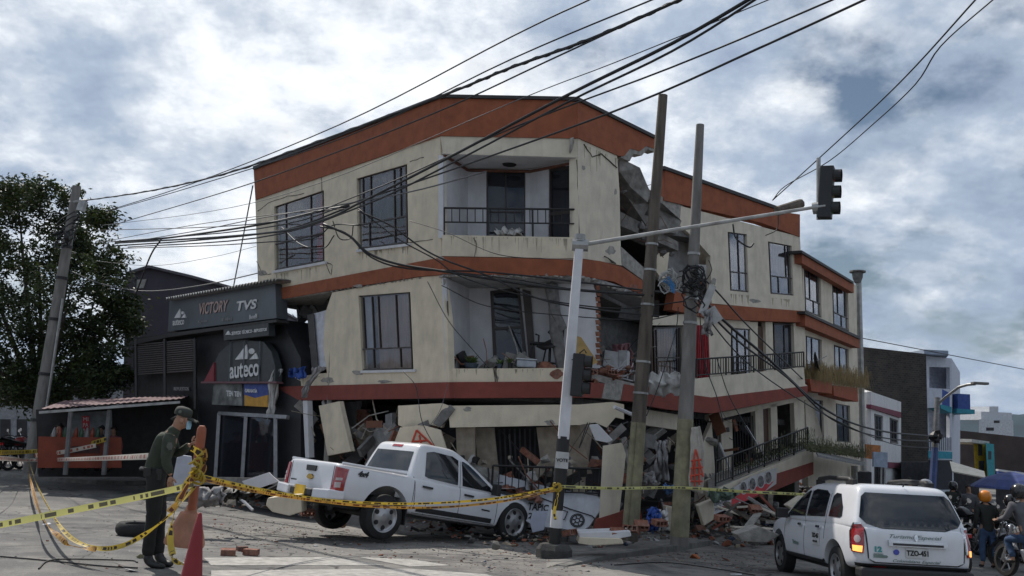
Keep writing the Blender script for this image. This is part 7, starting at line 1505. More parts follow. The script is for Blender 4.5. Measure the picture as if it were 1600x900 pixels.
for sd, pts, w_ in ((1, [(300, 700, 10.3), (314, 712, 10.3), (308, 728, 10.3), (300, 742, 10.3)], .09), (2, [(318, 700, 10.3), (320, 725, 10.3), (314, 745, 10.3), (322, 752, 10.3)], .08), (3, [(304, 740, 10.3), (285, 765, 10.25), (272, 800, 10.2), (266, 840, 10.1), (270, 868, 10.0)], .07), (4, [(306, 742, 10.3), (292, 760, 10.2), (278, 786, 10.1), (264, 800, 10.0)], .07), (5, [(270, 868, 10.0), (276, 878, 9.95), (295, 880, 9.9), (306, 874, 9.9)], .06)):
    tape(pts, w_, tapey if sd % 2 else tapeo, ('crumpled yellow tape wrapped round the orange post by the hand', 'orange tinted tape wrapped on the right side of the orange post', 'yellow tape falling from the orange post down to the road', 'tape end falling from the post behind the police officer', 'last bit of yellow tape lying on the road by the cone')[sd-1], twist=(0, 2*sd), wob=.5, group='loose tapes on the orange post', seed=sd, n=40)
mb = MB(); [curl(mb, at(308, 720+i*6, 10.3), .06, 12, .014, 500+i) for i in range(6)]; single('tape_knot', mb, tapey, 'bunched yellow tape tied round the middle of the orange post', 'tape knot')
# tall red cone, close to the camera, cut by the lower edge
cb0 = at(300, 905, 6.6); ct0 = at(313, 800, 6.6); gz0 = gz(cb0.x, cb0.y); cb1 = V((cb0.x-.02, cb0.y, gz0))
CO = root('traffic_cone', cb1, 'tall narrow dark red cone cut off by the bottom edge beside the police officer', 'traffic cone')
d = ct0-cb1; R_ = d.to_track_quat('Z', 'Y').to_matrix(); Lh = d.length
mb = MB(); mb.lathe([(.135, .03), (.115, Lh*.2), (.075, Lh*.5), (.035, Lh*.85), (.014, Lh*.985), (.0, Lh)], cb1, 24, R_); part('cone_body', mb, mat('cone_red', (.24, .018, .022), .6, nscale=4, namt=.15), CO, smooth=50)
mb = MB(); mb.box(cb1+V((0, 0, .02)), (.38, .38, .04)); part('base', mb, mat('cone_base', (.03, .02, .02), .8), CO, bevel=.01)
# white board behind the officer
mb = MB(); wp = [(276, 715), (284, 711), (298, 713), (300, 730), (297, 768), (272, 771), (270, 745)]; mb.loops([[at(x, y, 12.6) for x, y in wp]], (0, .05, 0)); single('white_board', mb, mat('board_white', (.42, .44, .50), .6, namt=.15, dirt=.3), 'small pale board with rounded corners leaning behind the police officer', 'board', bevel=.01)
# tyre on the road
tc_ = G(205, 838); mb = MB(); mb.lathe([(.19, .02), (.28, .0), (.32, .05), (.33, .10), (.32, .16), (.28, .20), (.19, .185), (.175, .1), (.19, .02)], tc_+V((.0, .2, 0)), 32, cap=False); single('tyre', mb, rubber, 'worn black tyre lying flat on the road behind the police officer', 'tyre', smooth=40)
# ---------------------------------------------------------------- rubble
rubm = bpy.data.materials.new('mixed_rubble'); rubm.use_nodes = True; t = rubm.node_tree; p = t.nodes['Principled BSDF']; p.inputs['Roughness'].default_value = .95
gi = N(t, 'ShaderNodeNewGeometry'); rp = N(t, 'ShaderNodeValToRGB'); t.links.new(gi.outputs['Random Per Island'], rp.inputs[0]); rp.color_ramp.interpolation = 'CONSTANT'
els = [(0, (.20, .185, .165)), (.22, (.30, .105, .06)), (.38, (.36, .34, .31)), (.5, (.10, .095, .09)), (.66, (.42, .36, .27)), (.78, (.24, .12, .08)), (.88, (.5, .5, .5)), (.95, (.05, .07, .12))]
while len(rp.color_ramp.elements) < len(els): rp.color_ramp.elements.new(.5)
for e, (q, c) in zip(rp.color_ramp.elements, els): e.position = q; e.color = (*c, 1)
mxr = N(t, 'ShaderNodeMix', data_type='RGBA', blend_type='MULTIPLY'); mxr.inputs[0].default_value = .7; nr = N(t, 'ShaderNodeTexNoise'); nr.inputs['Scale'].default_value = 9; t.links.new(rp.outputs[0], mxr.inputs[6]); t.links.new(nr.outputs[0], mxr.inputs[7]); t.links.new(mxr.outputs[2], p.inputs['Base Color'])
def heap(name, poly, n, hmax, size, label, seed, power=1.5, ymax=None):
    """loose rubble on the ground inside a photo polygon, heaped up towards its middle"""
    r = random.Random(seed); P = [G(*q) for q in poly]; c = sum(P, V())/len(P); mb = MB(); k = 0
    xs = [p.x for p in P]; ys = [p.y for p in P]
    def inside(x, y):
        s = False
        for i in range(len(P)):
            a, b = P[i], P[i-1]
            if (a.y > y) != (b.y > y) and x < (b.x-a.x)*(y-a.y)/(b.y-a.y)+a.x: s = not s
        return s
    def edge(x, y): return min(abs((P[i]-P[i-1]).cross(V((x, y, 0))-P[i-1]).z)/max(.01, (P[i]-P[i-1]).length) for i in range(len(P)))
    while k < n:
        x = r.uniform(min(xs), max(xs)); y = r.uniform(min(ys), max(ys))
        if not inside(V((x, y, 0)).x, y): continue
        h = min(1, edge(x, y)/1.1)*hmax*r.random()**.6; s = size*r.uniform(.25, 1)*(1 if r.random() < .85 else 1.9)
        mb.rock((x, y, gz(x, y)+.10*(hmax > .05)+h), s, (1, r.uniform(.5, 1), r.uniform(.25, .7)), seed*1000+k); k += 1
    return single(name, mb, rubm, label, 'rubble', kind='stuff')
heap('rubble', [(330, 770), (400, 745), (440, 745), (520, 800), (540, 835), (480, 815), (420, 800), (350, 800)], 800, .40, .09, 'brick and plaster rubble between the shop door and the pickup tail', 1)
heap('rubble', [(620, 800), (700, 790), (860, 800), (880, 850), (830, 862), (760, 862), (700, 846), (640, 838)], 700, .14, .06, 'grey crumbs and dust under the front of the pickup', 2)
heap('rubble', [(890, 850), (880, 812), (960, 800), (1060, 790), (1090, 830), (1090, 848), (1000, 855), (930, 866)], 900, .40, .09, 'broken bricks and plaster along the kerb by the masts', 3)
heap('rubble', [(1080, 848), (1085, 790), (1110, 770), (1200, 785), (1290, 780), (1330, 800), (1250, 830), (1210, 850), (1150, 862)], 2600, .85, .12, 'high mixed heap of brick, wood and plaster under the fallen balcony', 4)
heap('rubble', [(560, 770), (640, 760), (760, 775), (900, 775), (905, 800), (700, 800), (580, 790)], 500, .7, .14, 'rubble pushed up against the crushed ground floor', 5)
heap('gravel', [(330, 800), (560, 830), (880, 866), (1230, 860), (1215, 895), (1000, 880), (860, 905), (560, 868), (330, 862)], 1500, .0, .024, 'small chips of brick and plaster scattered over the road', 6)
heap('gravel', [(0, 790), (250, 790), (400, 830), (300, 890), (0, 890)], 260, .0, .016, 'few small stones scattered over the left road', 7)
def brick_at(px, py, y=None, rot=0, tilt=0, label='', hollow=True, sc=1, m=None, group=None, dz=0):
    c = (G(px, py) if y is None else at(px, py, y))+V((0, 0, .06*sc+dz)); R_ = Matrix.Rotation(rot, 3, 'Z') @ Matrix.Rotation(tilt, 3, 'X'); sc *= .82; mb = MB(); w, dp, h = .30*sc, .20*sc, .12*sc
    def q(x, y_, z): return c+R_ @ V((x, y_, z))
    if hollow:
        fr_ = [q(-w/2, -dp/2, -h/2), q(w/2, -dp/2, -h/2), q(w/2, -dp/2, h/2), q(-w/2, -dp/2, h/2)]; hs = []
        for i in range(3):
            x0 = -w/2+w*(.07+i*.31); hs.append([q(x0, -dp/2, -h*.34), q(x0+w*.24, -dp/2, -h*.34), q(x0+w*.24, -dp/2, h*.34), q(x0, -dp/2, h*.34)])
        mb.loops([fr_]+hs, R_ @ V((0, dp, 0)))
    else: mb.box(c, (w, dp, h), R_)
    return single('brick', mb, m or brick, label, 'brick', group)
brick_at(356, 868, None, .3, .1, 'broken brick nearest the cone in the group on the road', False, .8, group='bricks on the road'); brick_at(392, 868, None, -.1, 0, 'broken brick at the right of the group on the road', False, .8, group='bricks on the road'); brick_at(378, 861, None, .6, 0, 'smallest brick at the back of the group on the road', False, .6, mat('dark_brick', (.12, .06, .045), .9), 'bricks on the road')
for i, (px, py, y_, r_, lab) in enumerate(((480, 806, 16.9, .5, 'hollow brick behind the left rear wheel of the pickup'), (1002, 826, 15.9, .1, 'hollow brick standing right of the white plank'), (985, 832, 15.7, -.3, 'hollow brick leaning on the white plank'), (1030, 822, 16.2, .5, 'hollow brick at the foot of the leaning pole'), (965, 838, 15.6, .2, 'hollow brick lying under the white plank'), (890, 838, 15.6, 1.0, 'broken brick close to the foot of the white mast'), (1128, 815, 16.6, .4, 'hollow brick at the left end of the high heap'), (1180, 800, 18.5, .2, 'hollow brick in the middle of the high heap'), (955, 588, R1.at(955, 588).y, .4, 'hollow brick on the torn edge of the middle floor'), (925, 585, R1.at(925, 585).y, -.2, 'hollow brick beside the dangling signal, on the torn floor edge'), (660, 806, 17.2, .2, 'hollow brick in the shade under the pickup'))):
    brick_at(px, py, y_, r_, .15+.5*math.sin(i*2.1), lab, True, 1.0, group='hollow bricks in the rubble')
mb = MB(); mb.rock(G(1085, 872)+V((0, 0, .03)), .14, (1.3, .8, .35), 77); single('brick_fragment', mb, mat('bright_brick', (.48, .15, .05), .9), 'flat bright orange brick fragment lying on the road before the kerb', 'brick fragment')
mb = MB(); mb.rock(G(1135, 876)+V((0, 0, .02)), .09, (1.8, .5, .2), 78); single('brick_fragment', mb, brick, 'long thin dull red fragment on the road right of the bright one', 'brick fragment')
def chunk(pts, y, th, m, name, label, cat='concrete chunk', bev=.02):
    mb = MB(); mb.loops([[at(a, b, y) for a, b in pts]], (0, th, 0)); return single(name, mb, m, label, cat, bevel=bev)
chunk([(418, 778), (470, 772), (472, 800), (452, 806), (425, 800), (415, 790)], 15.8, .4, cream, 'wall_chunk', 'cream wall chunk lying behind the pickup tail')
chunk([(903, 832), (985, 829), (987, 838), (960, 843), (905, 840)], 15.5, .5, white, 'white_plank', 'broken white slab lying on the kerb rubble right of the mast', 'slab')
chunk([(905, 840), (972, 842), (975, 850), (930, 853), (903, 849)], 15.4, .4, cream, 'wall_chunk', 'flat cream chunk under the white slab')
chunk([(1040, 790), (1062, 795), (1058, 832), (1045, 830)], 17.6, .3, cream2, 'wall_chunk', 'pale chunk standing behind the yellow pole foot')
chunk([(1090, 790), (1115, 780), (1118, 810), (1100, 822)], 17.5, .25, cream2, 'wall_chunk', 'pale chunk left of the shop banner')
chunk([(1230, 790), (1262, 770), (1275, 790), (1250, 805)], 19, .3, cream2, 'wall_chunk', 'pale chunk at the right end of the heap near the taxi')
chunk([(1150, 835), (1185, 822), (1220, 836), (1200, 848), (1160, 846)], 15.8, .4, conc, 'concrete_slab', 'grey concrete slab low in the heap behind the taxi front')
BL = set()
for i in range(36):
    px = random.uniform(1125, 1320); py = random.uniform(785, 830); y_ = 16.5+(842-py)*.08; a = at(px, py, y_); L_ = random.uniform(.3, 1.1); d = V((random.uniform(-1, 1), random.uniform(-.5, .5), random.uniform(-.25, .45))).normalized()
    lab_ = '%s %s board in the high heap, %s' % (('long', 'short')[L_ < .7], ('grey', 'brown', 'cream', 'metal', 'reddish')[i % 5], ('at its left end below the banner', 'left of its middle', 'in its middle', 'right of its middle', 'at its right end by the taxi')[min(4, int((px-1110)/42))])
    if lab_ in BL: continue
    BL.add(lab_); mb = MB(); mb.box(a+V((0, 0, .05)), (L_, random.uniform(.05, .16), random.uniform(.02, .06)), d.to_track_quat('X', 'Z').to_matrix()); single('timber_board', mb, (conc, wood, cream2, galv, mat('reddish_board', (.22, .07, .05), .9))[i % 5], '%s %s board in the high heap, %s' % (('long', 'short')[L_ < .7], ('grey', 'brown', 'cream', 'metal', 'reddish')[i % 5], ('at its left end below the banner', 'left of its middle', 'in its middle', 'right of its middle', 'at its right end by the taxi')[min(4, int((px-1110)/42))]), 'board', 'boards in the high heap')
# debris beside the shop door
chunk([(378, 752), (420, 738), (428, 746), (436, 752), (402, 764), (385, 762)], 17, .05, white, 'plaster_board', 'white plaster board lying on the rubble by the shop door', 'board', .004)
for i, (a, b, w_, m_, lab) in enumerate((((395, 797), (345, 750), .02, white, 'white pipe lying across the rubble near the shop door'), ((470, 742), (400, 775), .03, blackmetal, 'dark bar leaning from the rubble behind the pickup'), ((520, 738), (440, 765), .02, galv, 'thin grey rod behind the pickup tail'), ((383, 600), (452, 668), .02, white, 'thin white pipe slanting across the shop door'), ((960, 636), (988, 648), .03, white, 'white pipe hanging from the end of the fallen beam'))):
    y_ = (16.5, 17, 17, 26, 18.0)[i]; mb = MB(); mb.tube([at(*a, y_), at(*b, y_+.4)], w_*1.3, 6); single('pipe', mb, m_, lab, 'pipe')
def cloth(name, pts, label, m, seed=1, amp=.06, nx=14, cat='cloth', th=.012):
    """crumpled sheet: rows of (px,py,Y) lines from top to bottom"""
    rows = []; k = len(pts)
    for i in range((k-1)*8+1):
        f = i/8; a = pts[min(int(f), k-1)]; b = pts[min(int(f)+1, k-1)]; g_ = f-int(f)
        l0 = at(*a[0]).lerp(at(*b[0]), g_); l1 = at(*a[1]).lerp(at(*b[1]), g_)
        rows.append([l0.lerp(l1, j/nx)+noise.noise_vector(V((j*.55+seed, i*.22, seed)))*amp+V((0, math.sin(j*1.6+seed)*amp*.7, 0)) for j in range(nx+1)])
    mb = MB(); mb.grid(rows); o = single(name, mb, m, label, cat, smooth=True); s_ = o.modifiers.new('thick', 'SOLIDIFY'); s_.thickness = th; return o
wcl = mat('white_cloth', (.50, .49, .47), .95, nscale=5, namt=.15); gcl = mat('grey_cloth', (.30, .29, .29), .95, nscale=4, namt=.35); bcl = mat('blue_cloth', (.03, .08, .32), .8, nscale=5, namt=.3); 
yb = L3.at(430, 600, .3).y
cloth('white_curtain', [((428, 576, yb), (442, 578, yb)), ((421, 596, yb), (436, 592, yb)), ((419, 640, yb), (431, 630, yb)), ((417, 655, yb), (428, 648, yb))], 'long white curtain hanging over the left end of the middle floor slab', wcl, 3, .07, cat='curtain')
yc = L3.at(490, 600, .25).y
cloth('grey_sheet', [((488, 575, yc), (512, 572, yc)), ((486, 588, yc), (496, 585, yc)), ((474, 605, yc), (484, 603, yc)), ((471, 621, yc), (479, 622, yc))], 'dirty grey sheet trailing over the dark red band at the left', gcl, 5, .05, cat='sheet')
cloth('blue_tarp', [((450, 578, yb-.6), (478, 576, yb-1)), ((452, 590, yb-.6), (478, 592, yb-1))], 'crumpled blue plastic sheet on the left end of the middle floor slab', bcl, 8, .14, cat='plastic sheet')
tk = L3.at(461, 590, -.5); mb = MB(); hh_ = (at(461, 534, tk.y)-at(461, 592, tk.y)).z; rr2 = 21*tk.y/FPX
mb.lathe([(rr2*.92, 0), (rr2, .05), (rr2, hh_*.28), (rr2*.94, hh_*.30), (rr2, hh_*.33), (rr2, hh_*.58), (rr2*.94, hh_*.6), (rr2, hh_*.63), (rr2, hh_*.92), (rr2*.5, hh_)], tk-V((0, 0, .0)), 24)
WT = single('water_tank', mb, mat('tank_grey', (.13, .13, .135), .6), 'round dark grey ribbed water tank standing at the left end of the middle floor', 'water tank', smooth=30)
mb = MB(); mb.lathe([(rr2*1.04, hh_*.9), (rr2*1.06, hh_*.95), (rr2*.6, hh_*1.02), (.0, hh_*1.04)], tk, 24); part('lid', mb, blackmetal, WT, smooth=30)
mb = MB(); mb.loops([[L3.at(490, 490, -.2), L3.at(512, 484, -.2), L3.at(514, 575, -.2), L3.at(496, 572, -.2)]], (0, .06, 0)); single('white_door', mb, mat('door_white', (.55, .56, .62), .6), 'plain white door leaf standing at the open left end of the middle floor', 'door')
mb = MB(); mb.loops([[L3.at(480, 492, -.15), L3.at(490, 490, -.15), L3.at(497, 574, -.15), L3.at(487, 574, -.15)]], (0, .08, 0)); single('door_frame', mb, mat('frame_dark_grey', (.07, .065, .065), .7, namt=.4), 'tilted dark door frame beside the white door leaf', 'door frame')
mb = MB(); mb.loops([[L3.at(463, 482, -1.2), L3.at(470, 480, -1.2), L3.at(474, 534, -1.2), L3.at(468, 534, -1.2)]], (0, .25, 0)); single('column', mb, white, 'thin pale column between the overhanging slab and the water tank', 'column')
# white sheet with red lattice paint by the wrapped pole
yw = 17.0
ws = cloth('painted_sheet', [((1080, 668, yw), (1094, 666, yw)), ((1079, 700, yw), (1100, 700, yw)), ((1077, 740, yw), (1100, 745, yw)), ((1076, 765, yw), (1098, 772, yw))], 'pale board daubed with a red lattice beside the yellow footed pole', mat('sheet_pale', (.42, .39, .34), .9, dirt=.3), 2, .015, cat='sheet')
mb = MB(); rdp = mat('red_spray_paint', (.5, .06, .03), .7)
for a, b in (((1087, 702), (1079, 750)), ((1087, 702), (1099, 745)), ((1080, 720), (1096, 718)), ((1079, 732), (1098, 730)), ((1078, 744), (1099, 740)), ((1079, 752), (1098, 752)), ((1086, 720), (1085, 760)), ((1092, 718), (1093, 758))): mb.tube([at(*a, yw-.08), at(*b, yw-.08)], .018, 5)
part('red_lattice', mb, rdp, ws)
for nm, px, py, y_, m_, lab, w_, h_ in (('blue_bag', 1021, 812, 16.6, bcl, 'blue and white bag standing in the rubble by the leaning pole', 14, 36), ('white_bag', 1033, 812, 16.7, wcl, 'open white bag next to the blue one', 18, 30), ('clothes', 1008, 752, 17.9, gcl, 'pale clothes draped over the railing behind the leaning pole', 34, 22), ('blue_clothes', 1046, 764, 17.9, mat('light_blue_cloth', (.10, .20, .45), .9), 'light blue clothes hanging behind the yellow footed pole', 18, 10), ('plastic_sheet', 1040, 600, 21, wcl, 'crumpled white plastic sheeting on the red band between the tall poles', 50, 34), ('plastic_sheet', 1106, 505, 16.8, gcl, 'torn translucent sheet hanging right of the wrapped pole', 11, 34), ('plastic_sheet', 1034, 720, 18.4, gcl, 'long grey mosquito net hanging in the dark gap between the poles', 16, 60), ('clothes', 795, 364, FR.at(795, 364, -.2).y, wcl, 'white bundle of cloth lying on the top balcony rail', 36, 10), ('blanket', 327, 776, 15.5, gcl, 'grey crumpled blanket heaped beside the shop debris', 44, 30), ('black_bag', 365, 772, 16, blk, 'shiny black rubbish bag in the debris by the shop door', 44, 18), ('patterned_blanket', 1130, 772, 17.4, mat('green_cloth', (.16, .22, .18), .9, nscale=12, namt=.7), 'patterned green and white blanket on the end of the fallen balcony', 40, 14)):
    cloth(nm, [((px-w_/2, py-h_/2, y_), (px+w_/2, py-h_/2, y_)), ((px-w_*.6, py, y_-.15), (px+w_*.6, py, y_-.15)), ((px-w_/2, py+h_/2, y_), (px+w_/2, py+h_/2, y_+.1))], lab, m_, px*.1, .11, cat=nm.replace('_', ' '))
# things left in the open rooms of the middle floor
fy = lambda px, py, o=-.4: FR.at(px, py, o)
T = root('office_chair', fy(858, 572, -.5), 'black office chair left on the open middle floor balcony', 'chair'); c = fy(858, 572, -.5)
cs = fy(1, 1, 0).y if False else c.y/FPX
mb = MB(); [mb.tube([c+V((0, 0, .08)), c+V((math.cos(i*1.257)*.28, math.sin(i*1.257)*.28, .04))], .022, 5) for i in range(5)]; part('base', mb, blackmetal, T)
mb = MB(); mb.tube([c+V((0, 0, .06)), c+V((0, 0, .45))], .03, 8); part('gas_lift', mb, blackmetal, T)
mb = MB(); mb.rock(c+V((0, 0, .48)), .27, (1, .9, .22), 2); part('seat', mb, blk, T, smooth=True); mb = MB(); mb.rock(c+V((.16, .1, .80)), .25, (.9, .25, 1), 3, rot=Matrix.Rotation(.3, 3, 'Y')); part('backrest', mb, blk, T, smooth=True)
for s_ in (-.26, .26): mb = MB(); mb.tube([c+V((s_, 0, .45)), c+V((s_, -.02, .66)), c+V((s_*.9-.1, -.05, .68))], .02, 6); part('armrest', mb, blk, T)
T = root('desk', fy(842, 575, -.6), 'thin legged black desk beside the office chair', 'desk'); a = fy(829, 536, -.6); b = fy(858, 538, -.6)
mb = MB(); mb.hexa([a, b, b+V((0, .5, 0)), a+V((0, .5, 0))], [a+V((0, 0, .04)), b+V((0, 0, .04)), b+V((0, .5, .04)), a+V((0, .5, .04))]); part('desktop', mb, blk, T)
for p_ in (a+V((.05, .05, 0)), b+V((-.05, .05, 0))): mb = MB(); mb.tube([p_, V((p_.x-.08, p_.y, c.z))], .02, 5); part('leg', mb, blk, T)
T = root('plastic_tub', fy(822, 575, -.25), 'pale grey plastic tub with a lid on the middle balcony parapet', 'tub'); c = fy(822, 576, -.25); mb = MB(); mb.box(c+V((0, 0, .10)), (.42, .28, .16)); part('tub', mb, mat('tub_grey', (.34, .37, .42), .5), T, bevel=.03); mb = MB(); mb.box(c+V((0, 0, .195)), (.46, .32, .03)); part('lid', mb, mat('lid_grey', (.45, .47, .5), .5), T, bevel=.01)
def pot(px, py, o, w_, h_, m_, label, leafn=0, lh=.25, seed=0, lm=None):
    c = FR.at(px, py, o); T = root('plant_pot', c, label, 'pot plant'); mb = MB(); mb.lathe([(w_*.36, 0), (w_*.5, h_), (w_*.46, h_*1.02)], c, 14); part('pot', mb, m_, T, smooth=30)
    if leafn:
        r = random.Random(seed); mb = MB()
        for _ in range(leafn):
            a_ = r.uniform(0, 6.28); d = V((math.cos(a_), math.sin(a_), r.uniform(.3, 1.6))).normalized(); p_ = c+V((0, 0, h_)); q = p_+d*lh*r.uniform(.6, 1.1); s_ = d.cross(V((0, 0, 1))).normalized()*.03; m__ = (p_+q)/2
            mb.add([p_, m__+s_, q-V((0, 0, .03)), m__-s_], [(0, 1, 2, 3)])
        part('foliage', mb, lm or mat('pot_leaf', (.10, .16, .04), .6, namt=.5), T)
pot(736, 575, -.3, .34, .10, mat('pot_blue_grey', (.06, .08, .11), .6), 'wide dark pot with a bushy light green plant on the middle balcony', 60, .26, 3); pot(707, 577, -.2, .14, .22, mat('pot_black', (.02, .02, .02), .5), 'narrow black pot at the left end of the middle balcony'); pot(780, 576, -.25, .12, .10, MAT['pot_blue_grey'], 'first small pot with a sparse plant left of the grey tub', 14, .18, 5); pot(797, 576, -.25, .12, .12, MAT['pot_black'], 'second small pot with a sparse plant next to the grey tub', 14, .2, 6)
ym = R1.at(957, 575, -1.0).y
mb = MB(); mb.box(at(957, 563, ym), (.48, .45, .40), Matrix.Rotation(.1, 3, 'Y')); wm_ = single('cardboard_box', mb, mat('appliance_white', (.45, .45, .46), .5), 'small white appliance box in the torn open corner room', 'box', bevel=.02)
mb = MB(); mb.box(at(975, 562, ym-.1), (.22, .35, .42), Matrix.Rotation(-.3, 3, 'Z')); single('white_carton', mb, MAT['appliance_white'], 'second white box standing right of the appliance box', 'box', bevel=.01)
cloth('pink_bedding', [((958, 538, ym+.5), (985, 536, ym+.5)), ((956, 560, ym+.5), (988, 560, ym+.5)), ((958, 580, ym+.5), (988, 580, ym+.5))], 'dusty pink bedding standing behind the white boxes', mat('pink_cloth', (.33, .17, .18), .9), 7, .08, cat='bedding')
mb = MB(); mb.loops([[FR.at(x, y, .0) for x, y in ((902, 525), (908, 527), (934, 566), (922, 572), (900, 560))]], (0, .03, 0)); single('ochre_board', mb, mat('panel_ochre', (.42, .28, .10), .7), 'ochre board leaning behind the half height signal head', 'board')
mb = MB()
for i in range(26): a = R1.at(random.uniform(935, 985), random.uniform(572, 592), -.2); mb.tube([a, a+V((random.uniform(-.35, .35), random.uniform(-.2, .1), random.uniform(-.1, .25)))], .012, 4)
single('splintered_ceiling', mb, white, 'tangle of white splinters on the torn floor edge', 'debris', kind='stuff')
# satellite dish on the second block, right wing balcony
T = root('satellite_dish', S.at(1272, 580, .6), 'small dark satellite dish at the corner of the second block balcony', 'satellite dish'); c = S.at(1272, 566, .8); mb = MB(); mb.lathe([(.0, 0), (.15, .02), (.27, .07), (.31, .11)], c, 18, Matrix.Rotation(1.3, 3, 'Y') @ Matrix.Rotation(.4, 3, 'X'), cap=False); part('dish', mb, blackmetal, T); mb = MB(); mb.tube([c, S.at(1274, 584, .5)], .025, 6); mb.tube([c, c+V((.35, -.1, .2))], .012, 5); part('bracket', mb, galv, T)
# fallen shop awning with lettering and a round emblem
AW = Fac(at(763, 737, 19.2), at(941, 783, 18.5), at(848, 820, 18.4))
aw = root('fallen_awning', AW.at(890, 830), 'bent white shop awning with black lettering and round emblem, fallen in front of the block', 'awning')
mb = MB(); wall(mb, AW, [(763, 737), (800, 746), (862, 762), (941, 777), (936, 800), (921, 822), (906, 832), (880, 826), (835, 822), (800, 800), (775, 765)], th=.06); part('panel', mb, mat('awning_white', (.46, .48, .52), .55, nscale=3, namt=.12, dirt=.35), aw, bevel=.01)
text_on(AW, [(826, 785), (858, 789), (856, 799), (824, 797)], 'TAPIC', blk, aw, off=.012, bold=.02); text_on(AW, [(826, 801), (842, 803), (841, 811), (825, 810)], '28', blk, aw, off=.012, bold=.02)
mb = MB(); cc = AW.at(902, 813, .02); u = (AW.at(910, 815, .02)-cc).normalized(); w_ = AW.n.cross(u)
for r_ in (.14, .115, .045): mb.tube([cc+(u*math.cos(a*.3307)+w_*math.sin(a*.3307))*r_ for a in range(20)], .009, 5)
for k in range(6): a = k*math.pi/3; mb.tube([cc+(u*math.cos(a)+w_*math.sin(a))*.045, cc+(u*math.cos(a)+w_*math.sin(a))*.11], .009, 5)
part('emblem', mb, blk, aw)
mb = MB(); mb.tube([AW.at(878, 797, .03), AW.at(887, 799, .03), AW.at(882, 812, .03), AW.at(876, 810, .03)], .012, 5); part('handle', mb, blackmetal, aw); mb = MB(); mb.tube([AW.at(846, 778, .03), AW.at(890, 795, .03), AW.at(925, 806, .03), AW.at(942, 822, .03)], .012, 5); single('cable_end', mb, cable_m, 'black cable end lying over the bent white awning', 'cable')
yq = 16.9; chunk([(832, 800), (856, 798), (850, 828), (832, 832), (828, 815)], 18.0, .02, mat('paper_pale', (.40, .43, .52), .8, namt=.1), 'paper_sheet', 'pale bluish paper sheet hanging at the pickup nose', 'paper', .002)
mb = MB(); [mb.rock(AW.at(788+i*9, 762+i*3, .12), .16, (1, .6, .5), 600+i) for i in range(7)]; single('brick_pile', mb, brick, 'red brick debris lying on the bent white awning above the bonnet', 'rubble', kind='stuff')
# shop banner hanging on the fallen balcony
bnf = Fac(R2.at(1112, 760, SB+.10), R2.at(1215, 732, SB+.10), R2.at(1112, 805, SB+.10))
bn = root('shop_banner', bnf.at(1112, 806), 'white and red printed banner with oval portraits hanging off the fallen balcony', 'banner')
bwm = mat('banner_white', (.46, .45, .45), .7, namt=.08, dirt=.2)
mb = MB(); wall(mb, bnf, [(1111, 764), (1140, 766), (1175, 744), (1214, 731), (1213, 756), (1195, 768), (1150, 790), (1111, 806)], th=.02); bp = part('cloth', mb, bwm, bn)
mb = MB(); wall(mb, bnf, [(1144, 776), (1165, 766), (1209, 752), (1195, 768), (1150, 790), (1143, 792)], off=.012, th=.02); rb = part('red_stripe', mb, mat('banner_red', (.5, .04, .05), .6), bn)
wcirc = [(1162, 762, 6, 11), (1176, 756, 6, 11), (1189, 752, 6, 11), (1201, 746, 6, 11)]
for x, y, a_, b_ in wcirc:
    mb = MB(); wall(mb, bnf, [(x+a_*math.cos(t*.5), y+b_*math.sin(t*.5)) for t in range(12)], off=.016, th=.015); ov = part('oval_frame', mb, bwm, bn)
    mb = MB(); wall(mb, bnf, [(x+a_*.8*math.cos(t*.5), y+b_*.82*math.sin(t*.5)) for t in range(12)], off=.022, th=.015); part('portrait', mb, mat('portrait_grey', (.16, .15, .15), .8, nscale=14, namt=.9), ov)
text_on(bnf, [(1115, 784), (1138, 778), (1138, 784), (1115, 791)], 'salón de', mat('grey_print', (.2, .2, .22), .8), bp, off=.01); text_on(bnf, [(1115, 792), (1138, 786), (1138, 792), (1115, 799)], 'belleza', MAT['grey_print'], bp, off=.01)
mb = MB(); cc = bnf.at(1127, 773, .014); [mb.lathe([(.0, -.004), (.035, 0), (.0, .004)], cc+V((math.cos(i*1.25)*.05, 0, math.sin(i*1.25)*.05)), 8, Matrix.Rotation(math.pi/2, 3, 'X')) for i in range(5)]; part('flower_emblem', mb, mat('flower_pink', (.35, .03, .10), .6), bp)
mb = MB(); mb.tube([G(1104, 838), at(1106, 765, G(1104, 838).y)], .06, 8); single('short_post', mb, wood, 'short dark post standing in front of the banner end', 'post')
# wires fallen on the ground and lying tape marks
for i, (pts, lab) in enumerate((([(0, 871), (80, 878), (160, 886), (215, 889)], 'dark cable lying across the road at the lower left'), ([(60, 890), (75, 878), (110, 875), (200, 877), (215, 880)], 'second dark cable looping behind the first at the lower left'), ([(960, 884), (1040, 880), (1120, 890), (1180, 900)], 'thin dark cable on the road in front of the kerb'))):
    P = spline([G(*q)+V((0, 0, .012)) for q in pts], 40); mb = MB(); mb.tube(P, .009, 5); single('fallen_cable', mb, cable_m, lab, 'cable')
mb = MB(); [mb.tube([G(*a)+V((0, 0, .01)), G(*b)+V((0, 0, .01))], .006, 4) for a, b in (((0, 815), (180, 838)), )]; 
mb = MB(); mb.rock(G(218, 872)+V((0, 0, .03)), .05, (1, .8, .8), 9); single('crushed_can', mb, mat('can_olive', (.2, .19, .10), .5), 'crushed can beside the boots of the police officer', 'can')
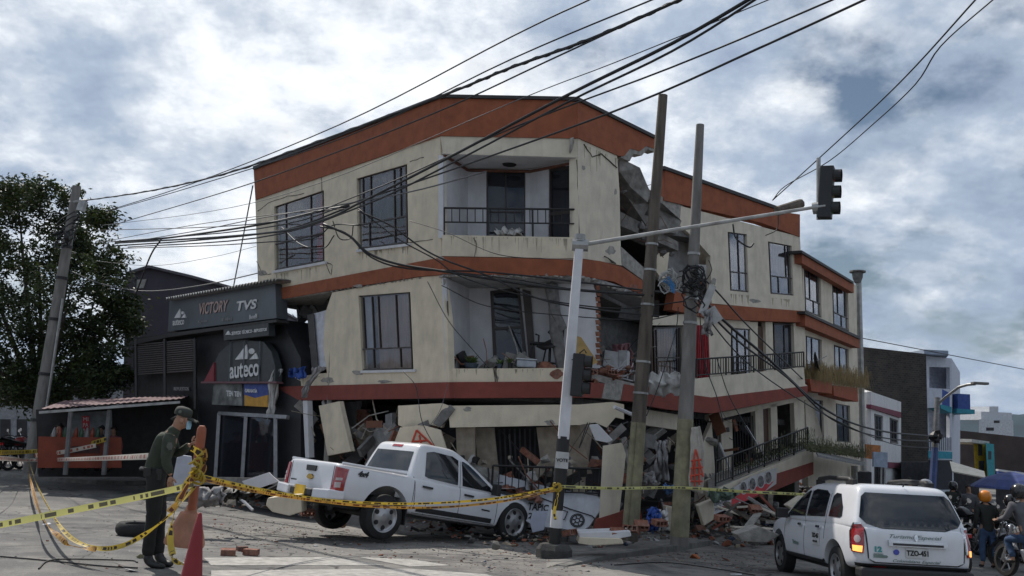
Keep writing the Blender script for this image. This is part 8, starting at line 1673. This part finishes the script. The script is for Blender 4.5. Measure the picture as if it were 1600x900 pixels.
for i, (px, py, lab) in enumerate(((205, 893, 'crumpled pale paper scrap in front of the boots of the police officer'), (74, 820, 'pale paper scrap on the road under the wide tape'), (1150, 898, 'pale scrap on the dark road left of the taxi'))):
    mb = MB(); mb.rock(G(px, py)+V((0, 0, .012)), .08, (1.3, .7, .12), 900+i); single('paper_scrap', mb, white, lab, 'litter')
# ---------------------------------------------------------------- air between here and the hills
hm = bpy.data.materials.new('haze'); hm.use_nodes = True; t = hm.node_tree; t.nodes.clear(); o_ = N(t, 'ShaderNodeOutputMaterial'); pv = N(t, 'ShaderNodeVolumePrincipled'); pv.inputs['Color'].default_value = (.28, .42, .62, 1); pv.inputs['Density'].default_value = .00006; pv.inputs['Anisotropy'].default_value = .2; t.links.new(pv.outputs[0], o_.inputs['Volume'])
mb = MB(); mb.box((0, 850, 120), (2400, 1900, 260)); single('haze', mb, hm, kind='stuff', origin=V((0, 0, 0)))
# ---------------------------------------------------------------- separate pieces that could be lifted apart
def split_islands(o):
    me = o.data; n = len(me.vertices); par = list(range(n))
    def find(a):
        while par[a] != a: par[a] = par[par[a]]; a = par[a]
        return a
    for e in me.edges:
        a, b = find(e.vertices[0]), find(e.vertices[1])
        if a != b: par[a] = b
    groups = {}
    for p in me.polygons: groups.setdefault(find(p.vertices[0]), []).append(p)
    if len(groups) < 2: return
    for k, polys in enumerate(list(groups.values())):
        mb = MB(); idx = {}
        for p in polys:
            f = []
            for v in p.vertices:
                if v not in idx: idx[v] = len(mb.v); mb.v.append(me.vertices[v].co.copy())
                f.append(idx[v])
            mb.f.append(f); mb.mi.append(p.material_index)
        nm = mesh_of(o.name.split('.')[0], mb, list(me.materials)); q = bpy.data.objects.new(o.name.split('.')[0], nm); COL.objects.link(q); q.parent = o.parent; q.matrix_parent_inverse = o.matrix_parent_inverse.copy()
    bpy.data.objects.remove(o)
for o in [o for o in list(bpy.data.objects) if o.parent and o.type == 'MESH' and not o.children and 'kind' not in o and o.name.split('.')[0] in ('wall', 'cracks', 'mudguard', 'roof_edge', 'loose_pipe', 'axle', 'louvre_frame', 'bare_patch', 'parapet', 'broken_concrete', 'broken_slab', 'broken_edge', 'floor_band', 'fork', 'bed_rail', 'collar', 'balcony_edge', 'purple_stripe', 'reflective_band')]: split_islands(o)
